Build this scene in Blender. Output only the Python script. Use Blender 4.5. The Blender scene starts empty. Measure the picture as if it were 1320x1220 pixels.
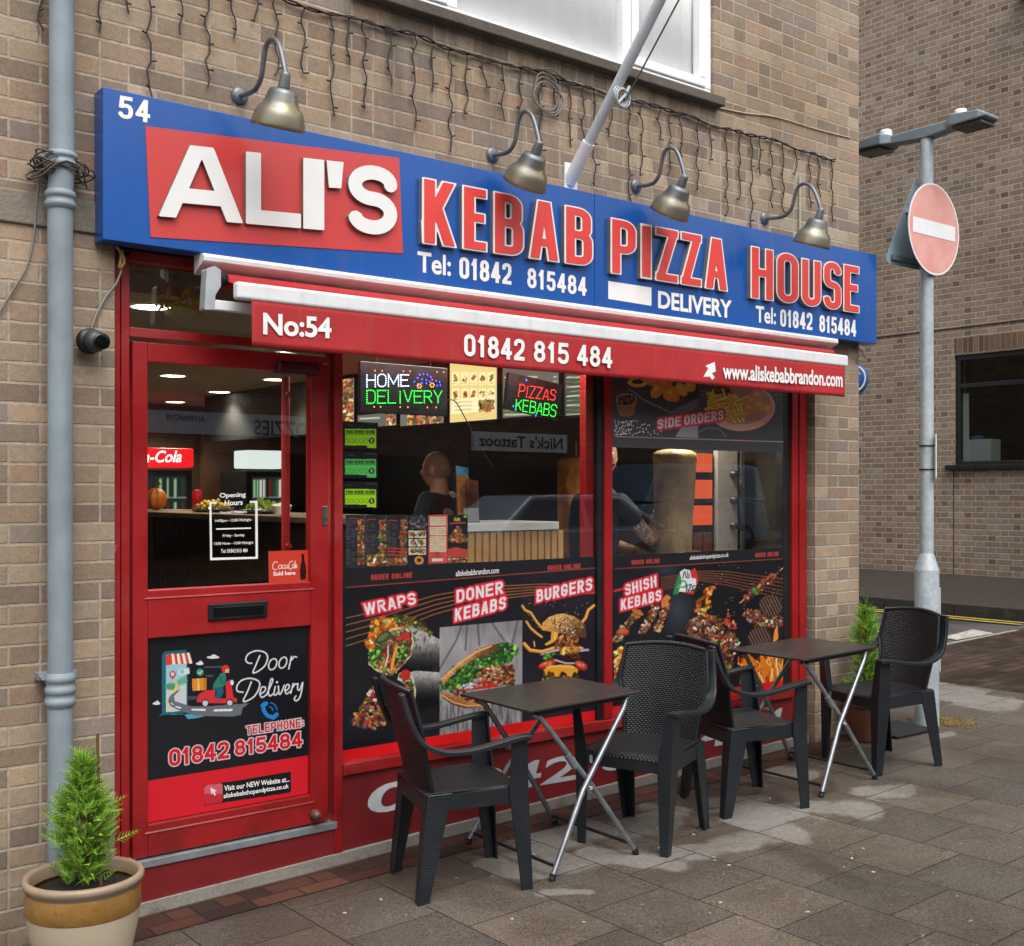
import bpy, math, random
import numpy as np
from mathutils import Vector, Matrix

S = bpy.context.scene
COL = S.collection
R = math.radians
random.seed(7)

# ------------------------------------------------------------------ camera
F_PX, HOR = 1500.0, 634.0                      # focal length and horizon, in the 1320 x 1220 survey of the photograph
YAW = math.atan(F_PX / 1870.0)
CAM_D, CAM_H = 4.5138, 1.62
CY, SY = math.cos(YAW), math.sin(YAW)
cd = bpy.data.cameras.new('camera')
cam = bpy.data.objects.new('camera', cd)
COL.objects.link(cam)
cam.location = (0, -CAM_D, CAM_H)
cam.rotation_euler = (R(90), 0, -YAW)
cd.sensor_width = 36.0
cd.lens = F_PX / 1320.0 * 36.0
cd.shift_y = (HOR - 610.0) / 1320.0
cd.clip_start, cd.clip_end = 0.05, 600.0
S.camera = cam

# ------------------------------------------------------------------ world, sun, exposure
SUN_EL, SUN_AZ = 60.0, 196.0                   # azimuth clockwise from +y: high sun behind thin cloud, over the street
w = bpy.data.worlds.new('World')
S.world = w
w.use_nodes = True
wn = w.node_tree
bg = wn.nodes['Background']
sky = wn.nodes.new('ShaderNodeTexSky')
sky.sky_type = 'NISHITA'
sky.sun_disc = False
sky.sun_elevation = R(SUN_EL)
sky.sun_rotation = R(SUN_AZ)
sky.air_density, sky.dust_density, sky.ozone_density = 1.0, 4.0, 1.0
hs = wn.nodes.new('ShaderNodeHueSaturation')   # cloud cover greys the blue
hs.inputs['Saturation'].default_value = 0.2
wn.links.new(sky.outputs[0], hs.inputs['Color'])
wn.links.new(hs.outputs[0], bg.inputs[0])
bg.inputs[1].default_value = 0.15
sl = bpy.data.lights.new('sun', 'SUN')
sl.energy, sl.angle, sl.color = 0.6, R(60), (1.0, 0.95, 0.88)
so = bpy.data.objects.new('sun', sl)
COL.objects.link(so)
_a, _e = R(SUN_AZ), R(SUN_EL)
so.rotation_euler = Vector((math.sin(_a) * math.cos(_e), math.cos(_a) * math.cos(_e), math.sin(_e))).to_track_quat('Z', 'Y').to_euler()
so.location = (0, -20, 20)
vs = S.view_settings
vs.view_transform, vs.look, vs.gamma, vs.use_curve_mapping = 'Standard', 'None', 1.0, False
vs.exposure = 1.0
S.cycles.use_denoising = True
S.cycles.max_bounces = 10
S.cycles.transparent_max_bounces = 24
S.cycles.sample_clamp_indirect = 4.0

# ------------------------------------------------------------------ survey: photograph pixel <-> point on a real plane
def ray(px, py):
    u, v = (px - 660.0) / F_PX, (HOR - py) / F_PX
    return SY + u * CY, CY - u * SY, v

def atY(px, py, y=0.0):
    a, b, c = ray(px, py)
    t = (CAM_D + y) / b
    return (a * t, y, CAM_H + c * t)

def atX(px, py, x):
    a, b, c = ray(px, py)
    t = x / a
    return (x, -CAM_D + b * t, CAM_H + c * t)

G0, GB = -0.07, 0.027                          # the pavement climbs gently towards the side street

def gz(x, y=0.0):
    return G0 + GB * (x - 2.0)

def atG(px, py, h=0.0):
    a, b, c = ray(px, py)
    t = (CAM_H - G0 + 2 * GB - h) / (GB * a - c)
    return (a * t, -CAM_D + b * t, CAM_H + c * t)

def proj(X, Y, Z):
    d = Y + CAM_D
    zc = X * SY + d * CY
    return 660.0 + F_PX * (X * CY - d * SY) / zc, HOR - F_PX * (Z - CAM_H) / zc

# ------------------------------------------------------------------ colours and node helpers
def lin(c):
    return tuple((v / 12.92 if v <= 0.04045 else ((v + 0.055) / 1.055) ** 2.4) for v in c)

def hx(s, a=True):
    c = lin(tuple(int(s[i:i + 2], 16) / 255.0 for i in (0, 2, 4)))
    return c + (1.0,) if a else c

class NV:                                       # a socket with arithmetic
    def __init__(self, nt, s): self.nt, self.s = nt, s
    def _m(self, op, o=None, o2=None):
        n = self.nt.nodes.new('ShaderNodeMath'); n.operation = op
        for i, v in enumerate((self, o, o2)):
            if v is None: continue
            if isinstance(v, NV): self.nt.links.new(v.s, n.inputs[i])
            else: n.inputs[i].default_value = v
        return NV(self.nt, n.outputs[0])
    def __add__(s, o): return s._m('ADD', o)
    def __sub__(s, o): return s._m('SUBTRACT', o)
    def __mul__(s, o): return s._m('MULTIPLY', o)
    def __truediv__(s, o): return s._m('DIVIDE', o)
    def floor(s): return s._m('FLOOR')
    def fract(s): return s._m('FRACT')
    def mod(s, o): return s._m('FLOORED_MODULO', o)
    def gt(s, o): return s._m('GREATER_THAN', o)
    def lt(s, o): return s._m('LESS_THAN', o)
    def min(s, o): return s._m('MINIMUM', o)
    def max(s, o): return s._m('MAXIMUM', o)
    def abs(s): return s._m('ABSOLUTE')
    def rng(s, a, b, c=0.0, d=1.0):
        n = s.nt.nodes.new('ShaderNodeMapRange')
        n.interpolation_type = 'SMOOTHSTEP'
        s.nt.links.new(s.s, n.inputs[0])
        for i, v in enumerate((a, b, c, d)): n.inputs[1 + i].default_value = v
        return NV(s.nt, n.outputs[0])

class Mat:
    def __init__(self, name, rough=0.6, metal=0.0, col=(0.5, 0.5, 0.5, 1), spec=None, coat=0.0):
        self.m = bpy.data.materials.new(name)
        self.m.use_nodes = True
        self.nt = self.m.node_tree
        self.b = self.nt.nodes['Principled BSDF']
        self.b.inputs['Roughness'].default_value = rough
        self.b.inputs['Metallic'].default_value = metal
        self.b.inputs['Base Color'].default_value = col
        if spec is not None: self.b.inputs['Specular IOR Level'].default_value = spec
        if coat: self.b.inputs['Coat Weight'].default_value = coat; self.b.inputs['Coat Roughness'].default_value = 0.15
    def new(self, t): return self.nt.nodes.new(t)
    def link(self, a, b): self.nt.links.new(a.s if isinstance(a, NV) else a, b)
    def pos(self):
        g = self.new('ShaderNodeNewGeometry'); s = self.new('ShaderNodeSeparateXYZ')
        self.link(g.outputs['Position'], s.inputs[0])
        return [NV(self.nt, s.outputs[i]) for i in range(3)]
    def obj(self):
        g = self.new('ShaderNodeTexCoord'); s = self.new('ShaderNodeSeparateXYZ')
        self.link(g.outputs['Object'], s.inputs[0])
        return [NV(self.nt, s.outputs[i]) for i in range(3)]
    def comb(self, x, y, z):
        c = self.new('ShaderNodeCombineXYZ')
        for i, v in enumerate((x, y, z)):
            if isinstance(v, NV): self.link(v, c.inputs[i])
            else: c.inputs[i].default_value = v
        return c.outputs[0]
    def noise(self, scale, detail=4, rough=0.55, world=True, vec=None, dist=0.0):
        n = self.new('ShaderNodeTexNoise')
        n.inputs['Scale'].default_value = scale; n.inputs['Detail'].default_value = detail
        n.inputs['Roughness'].default_value = rough; n.inputs['Distortion'].default_value = dist
        if vec is not None: self.link(vec, n.inputs['Vector'])
        elif world: self.link(self.new('ShaderNodeNewGeometry').outputs['Position'], n.inputs['Vector'])
        else: self.link(self.new('ShaderNodeTexCoord').outputs['Object'], n.inputs['Vector'])
        return NV(self.nt, n.outputs[0])
    def white(self, x, y, z=0.0):
        n = self.new('ShaderNodeTexWhiteNoise'); n.noise_dimensions = '3D'
        self.link(self.comb(x, y, z), n.inputs['Vector'])
        return NV(self.nt, n.outputs['Value'])
    def ramp(self, f, stops, interp='LINEAR'):
        n = self.new('ShaderNodeValToRGB'); cr = n.color_ramp; cr.interpolation = interp
        while len(cr.elements) < len(stops): cr.elements.new(0.5)
        for e, (p, c) in zip(cr.elements, stops):
            e.position = p; e.color = hx(c) if isinstance(c, str) else c
        self.link(f, n.inputs[0])
        return n.outputs[0]
    def mix(self, f, a, b, mode='MIX'):
        n = self.new('ShaderNodeMix'); n.data_type = 'RGBA'; n.blend_type = mode
        for k, v in ((0, f), (6, a), (7, b)):
            if isinstance(v, NV): self.link(v, n.inputs[k])
            elif isinstance(v, str): n.inputs[k].default_value = hx(v)
            elif hasattr(v, 'is_linked'): self.link(v, n.inputs[k])
            else: n.inputs[k].default_value = v
        return n.outputs[2]
    def color(self, c):
        if isinstance(c, str): self.b.inputs['Base Color'].default_value = hx(c)
        else: self.link(c, self.b.inputs['Base Color'])
        return self
    def rough(self, f): self.link(f, self.b.inputs['Roughness']); return self
    def bump(self, h, dist=0.01, strength=1.0):
        n = self.new('ShaderNodeBump'); n.inputs['Distance'].default_value = dist; n.inputs['Strength'].default_value = strength
        self.link(h, n.inputs['Height']); self.link(n.outputs[0], self.b.inputs['Normal']); return self

def plain(name, c, rough=0.6, metal=0.0, var=0.12, scale=9.0, coat=0.0, world=False, bump=0.0, spec=None, streak=0.0):
    """a colour with a little uneven wear, so that no surface is one flat value"""
    m = Mat(name, rough, metal, coat=coat, spec=spec)
    n = m.noise(scale, 5, 0.6, world=world)
    base = hx(c)
    lo = tuple(v * (1 - var) for v in base[:3]) + (1,)
    hi = tuple(min(1, v * (1 + var)) for v in base[:3]) + (1,)
    col = m.ramp(n, [(0.3, lo), (0.7, hi)])
    if streak:                                  # runs of dirty water
        x, y, z = m.pos()
        sn = m.noise(1.0, 6, 0.65, vec=m.comb((x + y) * 16.0, 0.0, z * 1.3))
        col = m.mix(sn.rng(.5, .72) * streak, col, (0.14, 0.12, 0.10, 1))
    m.color(col)
    m.rough(n.rng(0.2, 0.8, max(0.03, rough - 0.08), min(1, rough + 0.1)))
    if bump: m.bump(m.noise(scale * 12, 3, world=world), bump)
    return m.m

def glow(name, c, strength):
    m = Mat(name, 0.5)
    m.b.inputs['Base Color'].default_value = (0.02, 0.02, 0.02, 1)
    m.b.inputs['Emission Color'].default_value = hx(c)
    m.b.inputs['Emission Strength'].default_value = strength
    return m.m

def glass_mat(name, tint='f4f8f6', ior=1.5, gain=4.0):
    m = Mat(name)
    nt = m.nt
    nt.nodes.remove(m.b)
    out = nt.nodes['Material Output']
    tr, gl = m.new('ShaderNodeBsdfTransparent'), m.new('ShaderNodeBsdfGlossy')
    tr.inputs[0].default_value = hx(tint)
    gl.inputs['Roughness'].default_value = 0.0
    fr = m.new('ShaderNodeFresnel'); fr.inputs[0].default_value = ior
    bf = NV(nt, m.new('ShaderNodeNewGeometry').outputs['Backfacing'])
    f = NV(nt, fr.outputs[0]) * (bf * -1.0 + 1.0) * gain
    mx = m.new('ShaderNodeMixShader')
    m.link(f, mx.inputs[0]); m.link(tr.outputs[0], mx.inputs[1]); m.link(gl.outputs[0], mx.inputs[2])
    m.link(mx.outputs[0], out.inputs[0])
    return m.m

def brick_mat(name, palette, mortar, L=0.225, H=0.075, joint=0.0055, split=0.22, flemish=False, dirt=0.25, axes='wall', rough=0.92, off=(0, 0), bump=0.006, stain=None):
    m = Mat(name, rough, spec=0.25)
    x, y, z = m.pos()
    if axes == 'wall': u, v = x + y, z
    elif axes == 'ground': u, v = y, x            # columns run along y
    else: u, v = x, y
    u, v = u - off[0], v - off[1]
    wob = m.noise(3.0, 2)
    row = (v / H).floor(); fv = (v / H).fract() * H
    if flemish:
        P = L * 1.5
        xx = u / P + row.mod(2.0) * 0.5
        cell = xx.floor(); f = xx.fract()
        hd = f.gt(2 / 3)
        loc = (f - hd * (2 / 3)) * P
        ln = hd * (-P / 3) + (2 * P / 3)
        key = cell * 2.0 + hd
    else:
        xx = u / L + row.mod(2.0) * 0.5
        cell = xx.floor(); f = xx.fract()
        sp = m.white(cell, row, 3.3).lt(split)
        hd = f.gt(0.5) * sp
        loc = (f - hd * 0.5) * L
        ln = (sp * (-0.5) + 1.0) * L
        key = cell * 2.0 + hd
    d = loc.min(ln - loc).min(fv.min(fv * -1.0 + H))
    d = d + (m.noise(60.0, 3) - 0.5) * (joint * (1.6 if axes == 'wall' else .9))
    solid = d.rng(joint * 0.7, joint * 1.5)
    r1, r2 = m.white(key, row, 0.7), m.white(key, row, 5.1)
    if flemish: r1 = r1 * 0.66 + hd * m.white(key, row, 8.8).gt(0.45) * 0.34
    k = len(palette)
    c = m.ramp(r1, [(i / k, p) for i, p in enumerate(palette)], 'CONSTANT')
    fine = m.noise(38.0, 5, 0.7)
    c = m.mix(0.55, c, m.ramp(fine, [(0.25, (0.5, 0.49, 0.48, 1)), (0.75, (1.08, 1.08, 1.08, 1))]), 'MULTIPLY')
    c = m.mix(1.0, c, m.ramp(r2, [(0.0, (0.86, 0.86, 0.86, 1)), (1.0, (1.12, 1.1, 1.08, 1))]), 'MULTIPLY')
    m.r2 = r2
    if stain and axes == 'ground': c = stain(m, c, fine)
    grit = m.noise(150.0, 3, .8)
    if axes == 'wall': c = m.mix(.5, c, m.ramp(grit, [(.36, (.55, .53, .5, 1)), (.5, (1, 1, 1, 1)), (.66, (1.22, 1.2, 1.16, 1))]), 'MULTIPLY')
    mo = m.mix(m.noise(25.0, 3).rng(0.3, 0.7), hx(mortar), tuple(q * 0.72 for q in hx(mortar)[:3]) + (1,))
    c = m.mix(solid, mo, c)
    big = m.noise(1.1, 6, 0.6, dist=0.4)
    if axes == 'wall': c = m.mix(m.noise(0.55, 4).rng(.4, .62) * .55, c, m.mix(1.0, c, (0.86, 0.92, 1.0, 1), 'MULTIPLY'))
    if axes == 'wall': c = m.mix(m.noise(5.0, 6, .7).rng(.55, .72) * .35, c, (.16, .13, .11, 1))
    c = m.mix(dirt, c, m.ramp(big, [(0.35, (0.3, 0.28, 0.26, 1)), (0.6, (1, 1, 1, 1))]), 'MULTIPLY')
    if stain and axes == 'wall': c = stain(m, c, fine)
    m.color(c)
    m.bump(solid * 0.5 + fine * 0.6, bump)
    return m

# ------------------------------------------------------------------ mesh builder
class MB:
    def __init__(self): self.v, self.f, self.mi, self.sm = [], [], [], []
    def add(self, vs, fs, m=0, smooth=False):
        o = len(self.v)
        self.v += [tuple(p) for p in vs]
        for f in fs:
            self.f.append(tuple(i + o for i in f)); self.mi.append(m); self.sm.append(smooth)
        return self
    def box(self, x0, x1, y0, y1, z0, z1, m=0, mat=None):
        p = [Vector((x, y, z)) for x in (x0, x1) for y in (y0, y1) for z in (z0, z1)]
        if mat is not None: p = [mat @ q for q in p]
        return self.add(p, [(0, 1, 3, 2), (4, 6, 7, 5), (0, 4, 5, 1), (2, 3, 7, 6), (0, 2, 6, 4), (1, 5, 7, 3)], m)
    def quad(self, a, b, c, d, m=0): return self.add([a, b, c, d], [(0, 1, 2, 3)], m)
    def tube(self, pts, r, n=10, m=0, caps=True, smooth=True, flat=None):
        """round tube along points; r a number or a list; flat=(w, t) makes a rectangular section"""
        pts = [Vector(p) for p in pts]
        rs = r if isinstance(r, (list, tuple)) else [r] * len(pts)
        t0 = (pts[1] - pts[0]).normalized()
        up = Vector((0, 0, 1)) if abs(t0.z) < 0.95 else Vector((0, 1, 0))
        a = t0.cross(up).normalized(); vs = []
        for i, p in enumerate(pts):
            if i == 0: t = t0
            elif i == len(pts) - 1: t = (pts[i] - pts[i - 1]).normalized()
            else: t = ((pts[i] - pts[i - 1]).normalized() + (pts[i + 1] - pts[i]).normalized()).normalized()
            a = (a - t * a.dot(t)).normalized(); b = t.cross(a)
            for k in range(n):
                q = 2 * math.pi * k / n
                vs.append(p + (a * math.cos(q) + b * math.sin(q)) * rs[i])
        fs = [(i * n + k, i * n + (k + 1) % n, (i + 1) * n + (k + 1) % n, (i + 1) * n + k) for i in range(len(pts) - 1) for k in range(n)]
        self.add(vs, fs, m, smooth)
        if caps:
            self.add(vs[:n], [tuple(reversed(range(n)))], m); self.add(vs[-n:], [tuple(range(n))], m)
        return self
    def lathe(self, prof, n=32, c=(0, 0, 0), m=0, axis='z', smooth=True, mat=None):
        vs = []
        for r, h in prof:
            for k in range(n):
                q = 2 * math.pi * k / n
                p = Vector((r * math.cos(q), r * math.sin(q), h))
                if axis == 'y': p = Vector((p.x, -p.z, p.y))
                elif axis == 'x': p = Vector((p.z, p.x, p.y))
                if mat is not None: p = mat @ p
                vs.append(p + Vector(c))
        fs = [(i * n + k, i * n + (k + 1) % n, (i + 1) * n + (k + 1) % n, (i + 1) * n + k) for i in range(len(prof) - 1) for k in range(n)]
        return self.add(vs, fs, m, smooth)
    def prism(self, poly, y0, y1, m=0, side=None):
        """polygon in x,z extruded along y (y0 is the front, towards the street)"""
        n = len(poly)
        ar = sum(poly[i][0] * poly[(i + 1) % n][1] - poly[(i + 1) % n][0] * poly[i][1] for i in range(n))
        if ar < 0: poly = poly[::-1]
        vs = [(x, y0, z) for x, z in poly] + [(x, y1, z) for x, z in poly]
        self.add(vs, [tuple(range(n)), tuple(reversed(range(n, 2 * n)))], m)
        s = m if side is None else side
        return self.add(vs, [(i, n + i, n + (i + 1) % n, (i + 1) % n) for i in range(n)], s)
    def grid(self, P, m=0, smooth=True):
        """P[i][j] points"""
        a, b = len(P), len(P[0])
        return self.add([p for r in P for p in r], [(i * b + j, (i + 1) * b + j, (i + 1) * b + j + 1, i * b + j + 1) for i in range(a - 1) for j in range(b - 1)], m, smooth)
    def build(self, name, mats, parent=None, bevel=0.0, segs=2, solid=0.0, sub=0):
        me = bpy.data.meshes.new(name)
        o = Vector(WLOC.get(parent.name, (0, 0, 0))) if parent else Vector((0, 0, 0))
        me.from_pydata([Vector(p) - o for p in self.v], [], self.f)
        for mt in (mats if isinstance(mats, (list, tuple)) else [mats]): me.materials.append(mt)
        me.polygons.foreach_set('material_index', self.mi)
        me.polygons.foreach_set('use_smooth', self.sm)
        me.update()
        ob = bpy.data.objects.new(name, me)
        COL.objects.link(ob)
        if parent: ob.parent = parent
        WLOC[ob.name] = tuple(o)
        if solid:
            q = ob.modifiers.new('thickness', 'SOLIDIFY'); q.thickness = solid; q.offset = 0
        if sub:
            q = ob.modifiers.new('smooth', 'SUBSURF'); q.levels = q.render_levels = sub
        if bevel:
            q = ob.modifiers.new('bevel', 'BEVEL'); q.width = bevel; q.segments = segs; q.limit_method = 'ANGLE'; q.angle_limit = R(40)
        return ob

WLOC = {}

def tag(o, label, cat, group=None, kind=None):
    o['label'], o['category'] = label, cat
    if group: o['group'] = group
    if kind: o['kind'] = kind
    return o

def thing(name, label, cat, loc=(0, 0, 0), group=None):
    o = bpy.data.objects.new(name, None)
    o.empty_display_size = 0.2
    COL.objects.link(o)
    o.location = loc
    WLOC[o.name] = tuple(loc)
    return tag(o, label, cat, group)

def struct(o):
    o['kind'] = 'structure'
    return o

def copy_thing(root, label, loc=None, rz=None):
    def cp(o, par):
        c = o.copy()
        COL.objects.link(c)
        if par: c.parent = par
        for ch in [q for q in S.objects if q.parent == o and q != c]:
            cp(ch, c)
        return c
    r = cp(root, None)
    r['label'] = label
    if loc is not None: r.location = loc
    if rz is not None: r.rotation_euler = (0, 0, rz)
    return r

# ------------------------------------------------------------------ lettering: stroke letters -> distance field -> outlines
GL = {  # strokes in a unit box; (points, corner radius 0..1)
 'A': [([(0, -.1), (.44, 1.1)], 0), ([(1, -.1), (.56, 1.1)], 0), ([(.17, .26), (.83, .26)], 0)],
 'B': [([(0, 0), (0, 1)], 0), ([(0, 1), (.93, 1), (.93, .53), (0, .53)], .9), ([(0, .53), (1, .53), (1, 0), (0, 0)], .9)],
 'C': [([(1, .7), (1, 1), (0, 1), (0, 0), (1, 0), (1, .3)], 1)],
 'D': [([(0, 0), (0, 1)], 0), ([(0, 1), (1, 1), (1, 0), (0, 0)], .95)],
 'E': [([(0, 0), (0, 1)], 0), ([(0, 1), (1, 1)], 0), ([(0, .53), (.85, .53)], 0), ([(0, 0), (1, 0)], 0)],
 'F': [([(0, 0), (0, 1)], 0), ([(0, 1), (1, 1)], 0), ([(0, .52), (.85, .52)], 0)],
 'G': [([(1, .72), (1, 1), (0, 1), (0, 0), (1, 0), (1, .45)], 1), ([(.6, .45), (1, .45)], 0)],
 'H': [([(0, 0), (0, 1)], 0), ([(1, 0), (1, 1)], 0), ([(0, .52), (1, .52)], 0)],
 'I': [([(.5, 0), (.5, 1)], 0)],
 'K': [([(0, 0), (0, 1)], 0), ([(0.05, .36), (1, 1.12)], 0), ([(.32, .62), (1.02, -.12)], 0)],
 'L': [([(0, 1), (0, 0), (1, 0)], 0)],
 'M': [([(0, 0), (0, 1)], 0), ([(1, 0), (1, 1)], 0), ([(0, 1.1), (.5, .2)], 0), ([(1, 1.1), (.5, .2)], 0)],
 'N': [([(0, 0), (0, 1)], 0), ([(1, 0), (1, 1)], 0), ([(-.02, 1.08), (1.02, -.08)], 0)],
 'O': [([(.5, 1), (1, 1), (1, 0), (0, 0), (0, 1), (.5, 1)], 1)],
 'P': [([(0, 0), (0, 1)], 0), ([(0, 1), (1, 1), (1, .45), (0, .45)], 1)],
 'R': [([(0, 0), (0, 1)], 0), ([(0, 1), (.95, 1), (.95, .5), (0, .5)], .9), ([(.45, .5), (1.03, -.12)], 0)],
 'S': [([(1, .80), (1, 1), (0, 1), (0, .52), (1, .52), (1, 0), (0, 0), (0, .20)], 1)],
 'T': [([(.5, 0), (.5, 1)], 0), ([(0, 1), (1, 1)], 0)],
 'U': [([(0, 1.05), (0, 0), (1, 0), (1, 1.05)], 1)],
 'V': [([(0, 1.1), (.5, -.1)], 0), ([(1, 1.1), (.5, -.1)], 0)],
 'W': [([(0, 1.1), (.25, -.1)], 0), ([(.5, 1.0), (.25, -.1)], 0), ([(.5, 1.0), (.75, -.1)], 0), ([(1, 1.1), (.75, -.1)], 0)],
 'Y': [([(.5, 0), (.5, .45)], 0), ([(0, 1.1), (.5, .42)], 0), ([(1, 1.1), (.5, .42)], 0)],
 'Z': [([(0, 1), (1, 1)], 0), ([(0, 0), (1, 0)], 0), ([(.98, 1), (.02, 0)], 0)],
 '0': [([(.5, 1), (1, 1), (1, 0), (0, 0), (0, 1), (.5, 1)], 1)],
 '1': [([(.62, 0), (.62, 1)], 0), ([(.15, .78), (.66, 1.02)], 0)],
 '2': [([(0, .72), (0, 1), (1, 1), (1, .52), (0, .08), (0, 0)], .8), ([(0, 0), (1, 0)], 0)],
 '4': [([(.74, 0), (.74, 1)], 0), ([(0, .26), (1, .26)], 0), ([(.72, 1.05), (0, .3)], 0)],
 '5': [([(.92, 1), (.12, 1), (.06, .56)], 0), ([(.06, .58), (1, .62), (1, 0), (0, 0), (0, .2)], .95)],
 '8': [([(.5, 1), (.94, 1), (.94, .53), (.06, .53), (.06, 1), (.5, 1)], 1), ([(.5, .53), (1, .53), (1, 0), (0, 0), (0, .53), (.5, .53)], 1)],
 "'": [([(.5, 1), (.5, .7)], 0)],
 ':': [([(.5, .16), (.5, .17)], 0), ([(.5, .62), (.5, .63)], 0)],
 '-': [([(.1, .45), (.9, .45)], 0)],
 '.': [([(.5, .02), (.5, .03)], 0)],
}

def round_path(pts, r, steps=6):
    if r <= 0 or len(pts) < 3: return pts
    closed = pts[0] == pts[-1]
    out = [pts[0]]
    for i in range(1, len(pts) - 1):
        p, a, b = [np.array(q, float) for q in (pts[i], pts[i - 1], pts[i + 1])]
        la, lb = np.linalg.norm(a - p), np.linalg.norm(b - p)
        # interior segments share their length between two corners
        ka = la if i == 1 else la / 2
        kb = lb if i == len(pts) - 2 else lb / 2
        da, db = min(ka, r), min(kb, r)
        s, e = p + (a - p) / max(la, 1e-9) * da, p + (b - p) / max(lb, 1e-9) * db
        for k in range(steps + 1):
            t = k / steps
            # a rounder-than-quadratic corner
            c1, c2 = s + (p - s) * 0.56, e + (p - e) * 0.56
            out.append(tuple((1 - t) ** 3 * s + 3 * (1 - t) ** 2 * t * c1 + 3 * (1 - t) * t * t * c2 + t ** 3 * e))
    out.append(pts[-1])
    return out

def glyph_sdf(ch, W, H, t, X, Y):
    """signed distance (metres) of one letter of W x H with stroke t at points X, Y (0..W, 0..H)"""
    d = np.full(X.shape, 1e9)
    iw, ih = max(W - t, 1e-6), H - t
    for pts, rr in GL[ch]:
        if ch in "I'": P = [(W / 2, t / 2 + p[1] * ih) for p in pts]
        else: P = [(t / 2 + p[0] * iw, t / 2 + p[1] * ih) for p in pts]
        n0 = len(P)
        P = round_path(P, rr * 0.5 * min(iw, ih) if rr else 0) if rr else P
        for i in range(len(P) - 1):
            (ax, ay), (bx, by) = P[i], P[i + 1]
            L = math.hypot(bx - ax, by - ay)
            if L < 1e-9: continue
            ux, uy = (bx - ax) / L, (by - ay) / L
            e0 = t / 2 if (not rr or n0 == 2) else (t / 2 if i == 0 and P[0] != P[-1] else t * .02)
            e1 = t / 2 if (not rr or n0 == 2) else (t / 2 if i == len(P) - 2 and P[0] != P[-1] else t * .02)
            if rr and n0 > 2:
                if i == 0: e0 = 0
                if i == len(P) - 2: e1 = 0
            q = (X - ax) * ux + (Y - ay) * uy
            s = np.abs(-(X - ax) * uy + (Y - ay) * ux) - t / 2
            q = np.maximum(-q - e0, q - L - e1)
            o = np.hypot(np.maximum(q, 0), np.maximum(s, 0)) + np.minimum(np.maximum(q, s), 0)
            d = np.minimum(d, o)
            if rr and 0 < i: d = np.minimum(d, np.hypot(X - ax, Y - ay) - t / 2)
    return np.maximum(d, np.maximum(-Y, Y - H))

def text_sdf(txt, W, H, t, X, Y, gap=0.12, wid=None):
    """a word set into W x H"""
    ws = []
    for c in txt:
        k = (wid or {}).get(c)
        if k is None: k = {'I': .42, "'": .42, ' ': .5, ':': .45, '.': .42, 'M': 1.3, 'W': 1.45, '1': .72, '-': .6}.get(c, 1.0)
        ws.append(k)
    tot = sum(ws) + gap * (len(ws) - 1)
    u = W / tot
    d = np.full(X.shape, 1e9); x = 0.0
    for c, k in zip(txt, ws):
        if c != ' ':
            w_ = k * u
            d = np.minimum(d, glyph_sdf(c, w_, H, min(t, w_), X - x, Y))
        x += (k + gap) * u
    return d

def contours(D, x0, y0, h, level=0.0):
    """closed outlines of D < level on a square grid (marching squares)"""
    D = D - level
    D = np.where(np.abs(D) < 1e-9, 1e-9, D)
    ny, nx = D.shape
    segs = {}
    ins = D < 0
    cells = np.argwhere(~((ins[:-1, :-1] == ins[1:, :-1]) & (ins[:-1, :-1] == ins[:-1, 1:]) & (ins[:-1, :-1] == ins[1:, 1:])))
    for j, i in cells:
        a, b, c, d = ins[j, i], ins[j, i + 1], ins[j + 1, i + 1], ins[j + 1, i]
        e = {'b': ('h', j, i), 'r': ('v', j, i + 1), 't': ('h', j + 1, i), 'l': ('v', j, i)}
        k = a + 2 * b + 4 * c + 8 * d
        tab = {1: ['lb'], 2: ['br'], 3: ['lr'], 4: ['rt'], 5: ['lb', 'rt'], 6: ['bt'], 7: ['lt'], 8: ['tl'], 9: ['tb'], 10: ['br', 'tl'], 11: ['tr'], 12: ['rl'], 13: ['rb'], 14: ['bl']}
        for s in tab[k]:
            p, q = e[s[0]], e[s[1]]
            segs.setdefault(p, []).append(q); segs.setdefault(q, []).append(p)
    def pt(e):
        k, j, i = e
        if k == 'h': f = D[j, i] / (D[j, i] - D[j, i + 1]); return (x0 + (i + f) * h, y0 + j * h)
        f = D[j, i] / (D[j, i] - D[j + 1, i]); return (x0 + i * h, y0 + (j + f) * h)
    loops, seen = [], set()
    for s in list(segs):
        if s in seen: continue
        loop, cur, prev = [], s, None
        while cur is not None and cur not in seen:
            seen.add(cur); loop.append(cur)
            nx_ = [q for q in segs[cur] if q not in seen]
            cur = nx_[0] if nx_ else None
        if len(loop) > 3: loops.append([pt(e) for e in loop])
    # drop points that lie on straight runs
    out = []
    for l in loops:
        q = []
        n = len(l)
        for i in range(n):
            a, b, c = np.array(l[i - 1]), np.array(l[i]), np.array(l[(i + 1) % n])
            cr = abs((b - a)[0] * (c - b)[1] - (b - a)[1] * (c - b)[0])
            if cr > 1e-3 * h * h: q.append(l[i])
        if len(q) > 2: out.append(q)
    return out

def curve_mesh(loops, depth):
    """fill outlines (holes by overlap) and give them depth; returns verts, faces in (x, y=z-up, depth)"""
    cu = bpy.data.curves.new('outline', 'CURVE')
    cu.dimensions, cu.fill_mode, cu.extrude = '2D', ('BOTH' if depth else 'FRONT'), depth / 2
    for l in loops:
        s = cu.splines.new('POLY'); s.points.add(len(l) - 1); s.use_cyclic_u = True
        s.points.foreach_set('co', [v for p in l for v in (p[0], p[1], 0, 1)])
    return curve_to_lists(cu)

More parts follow.
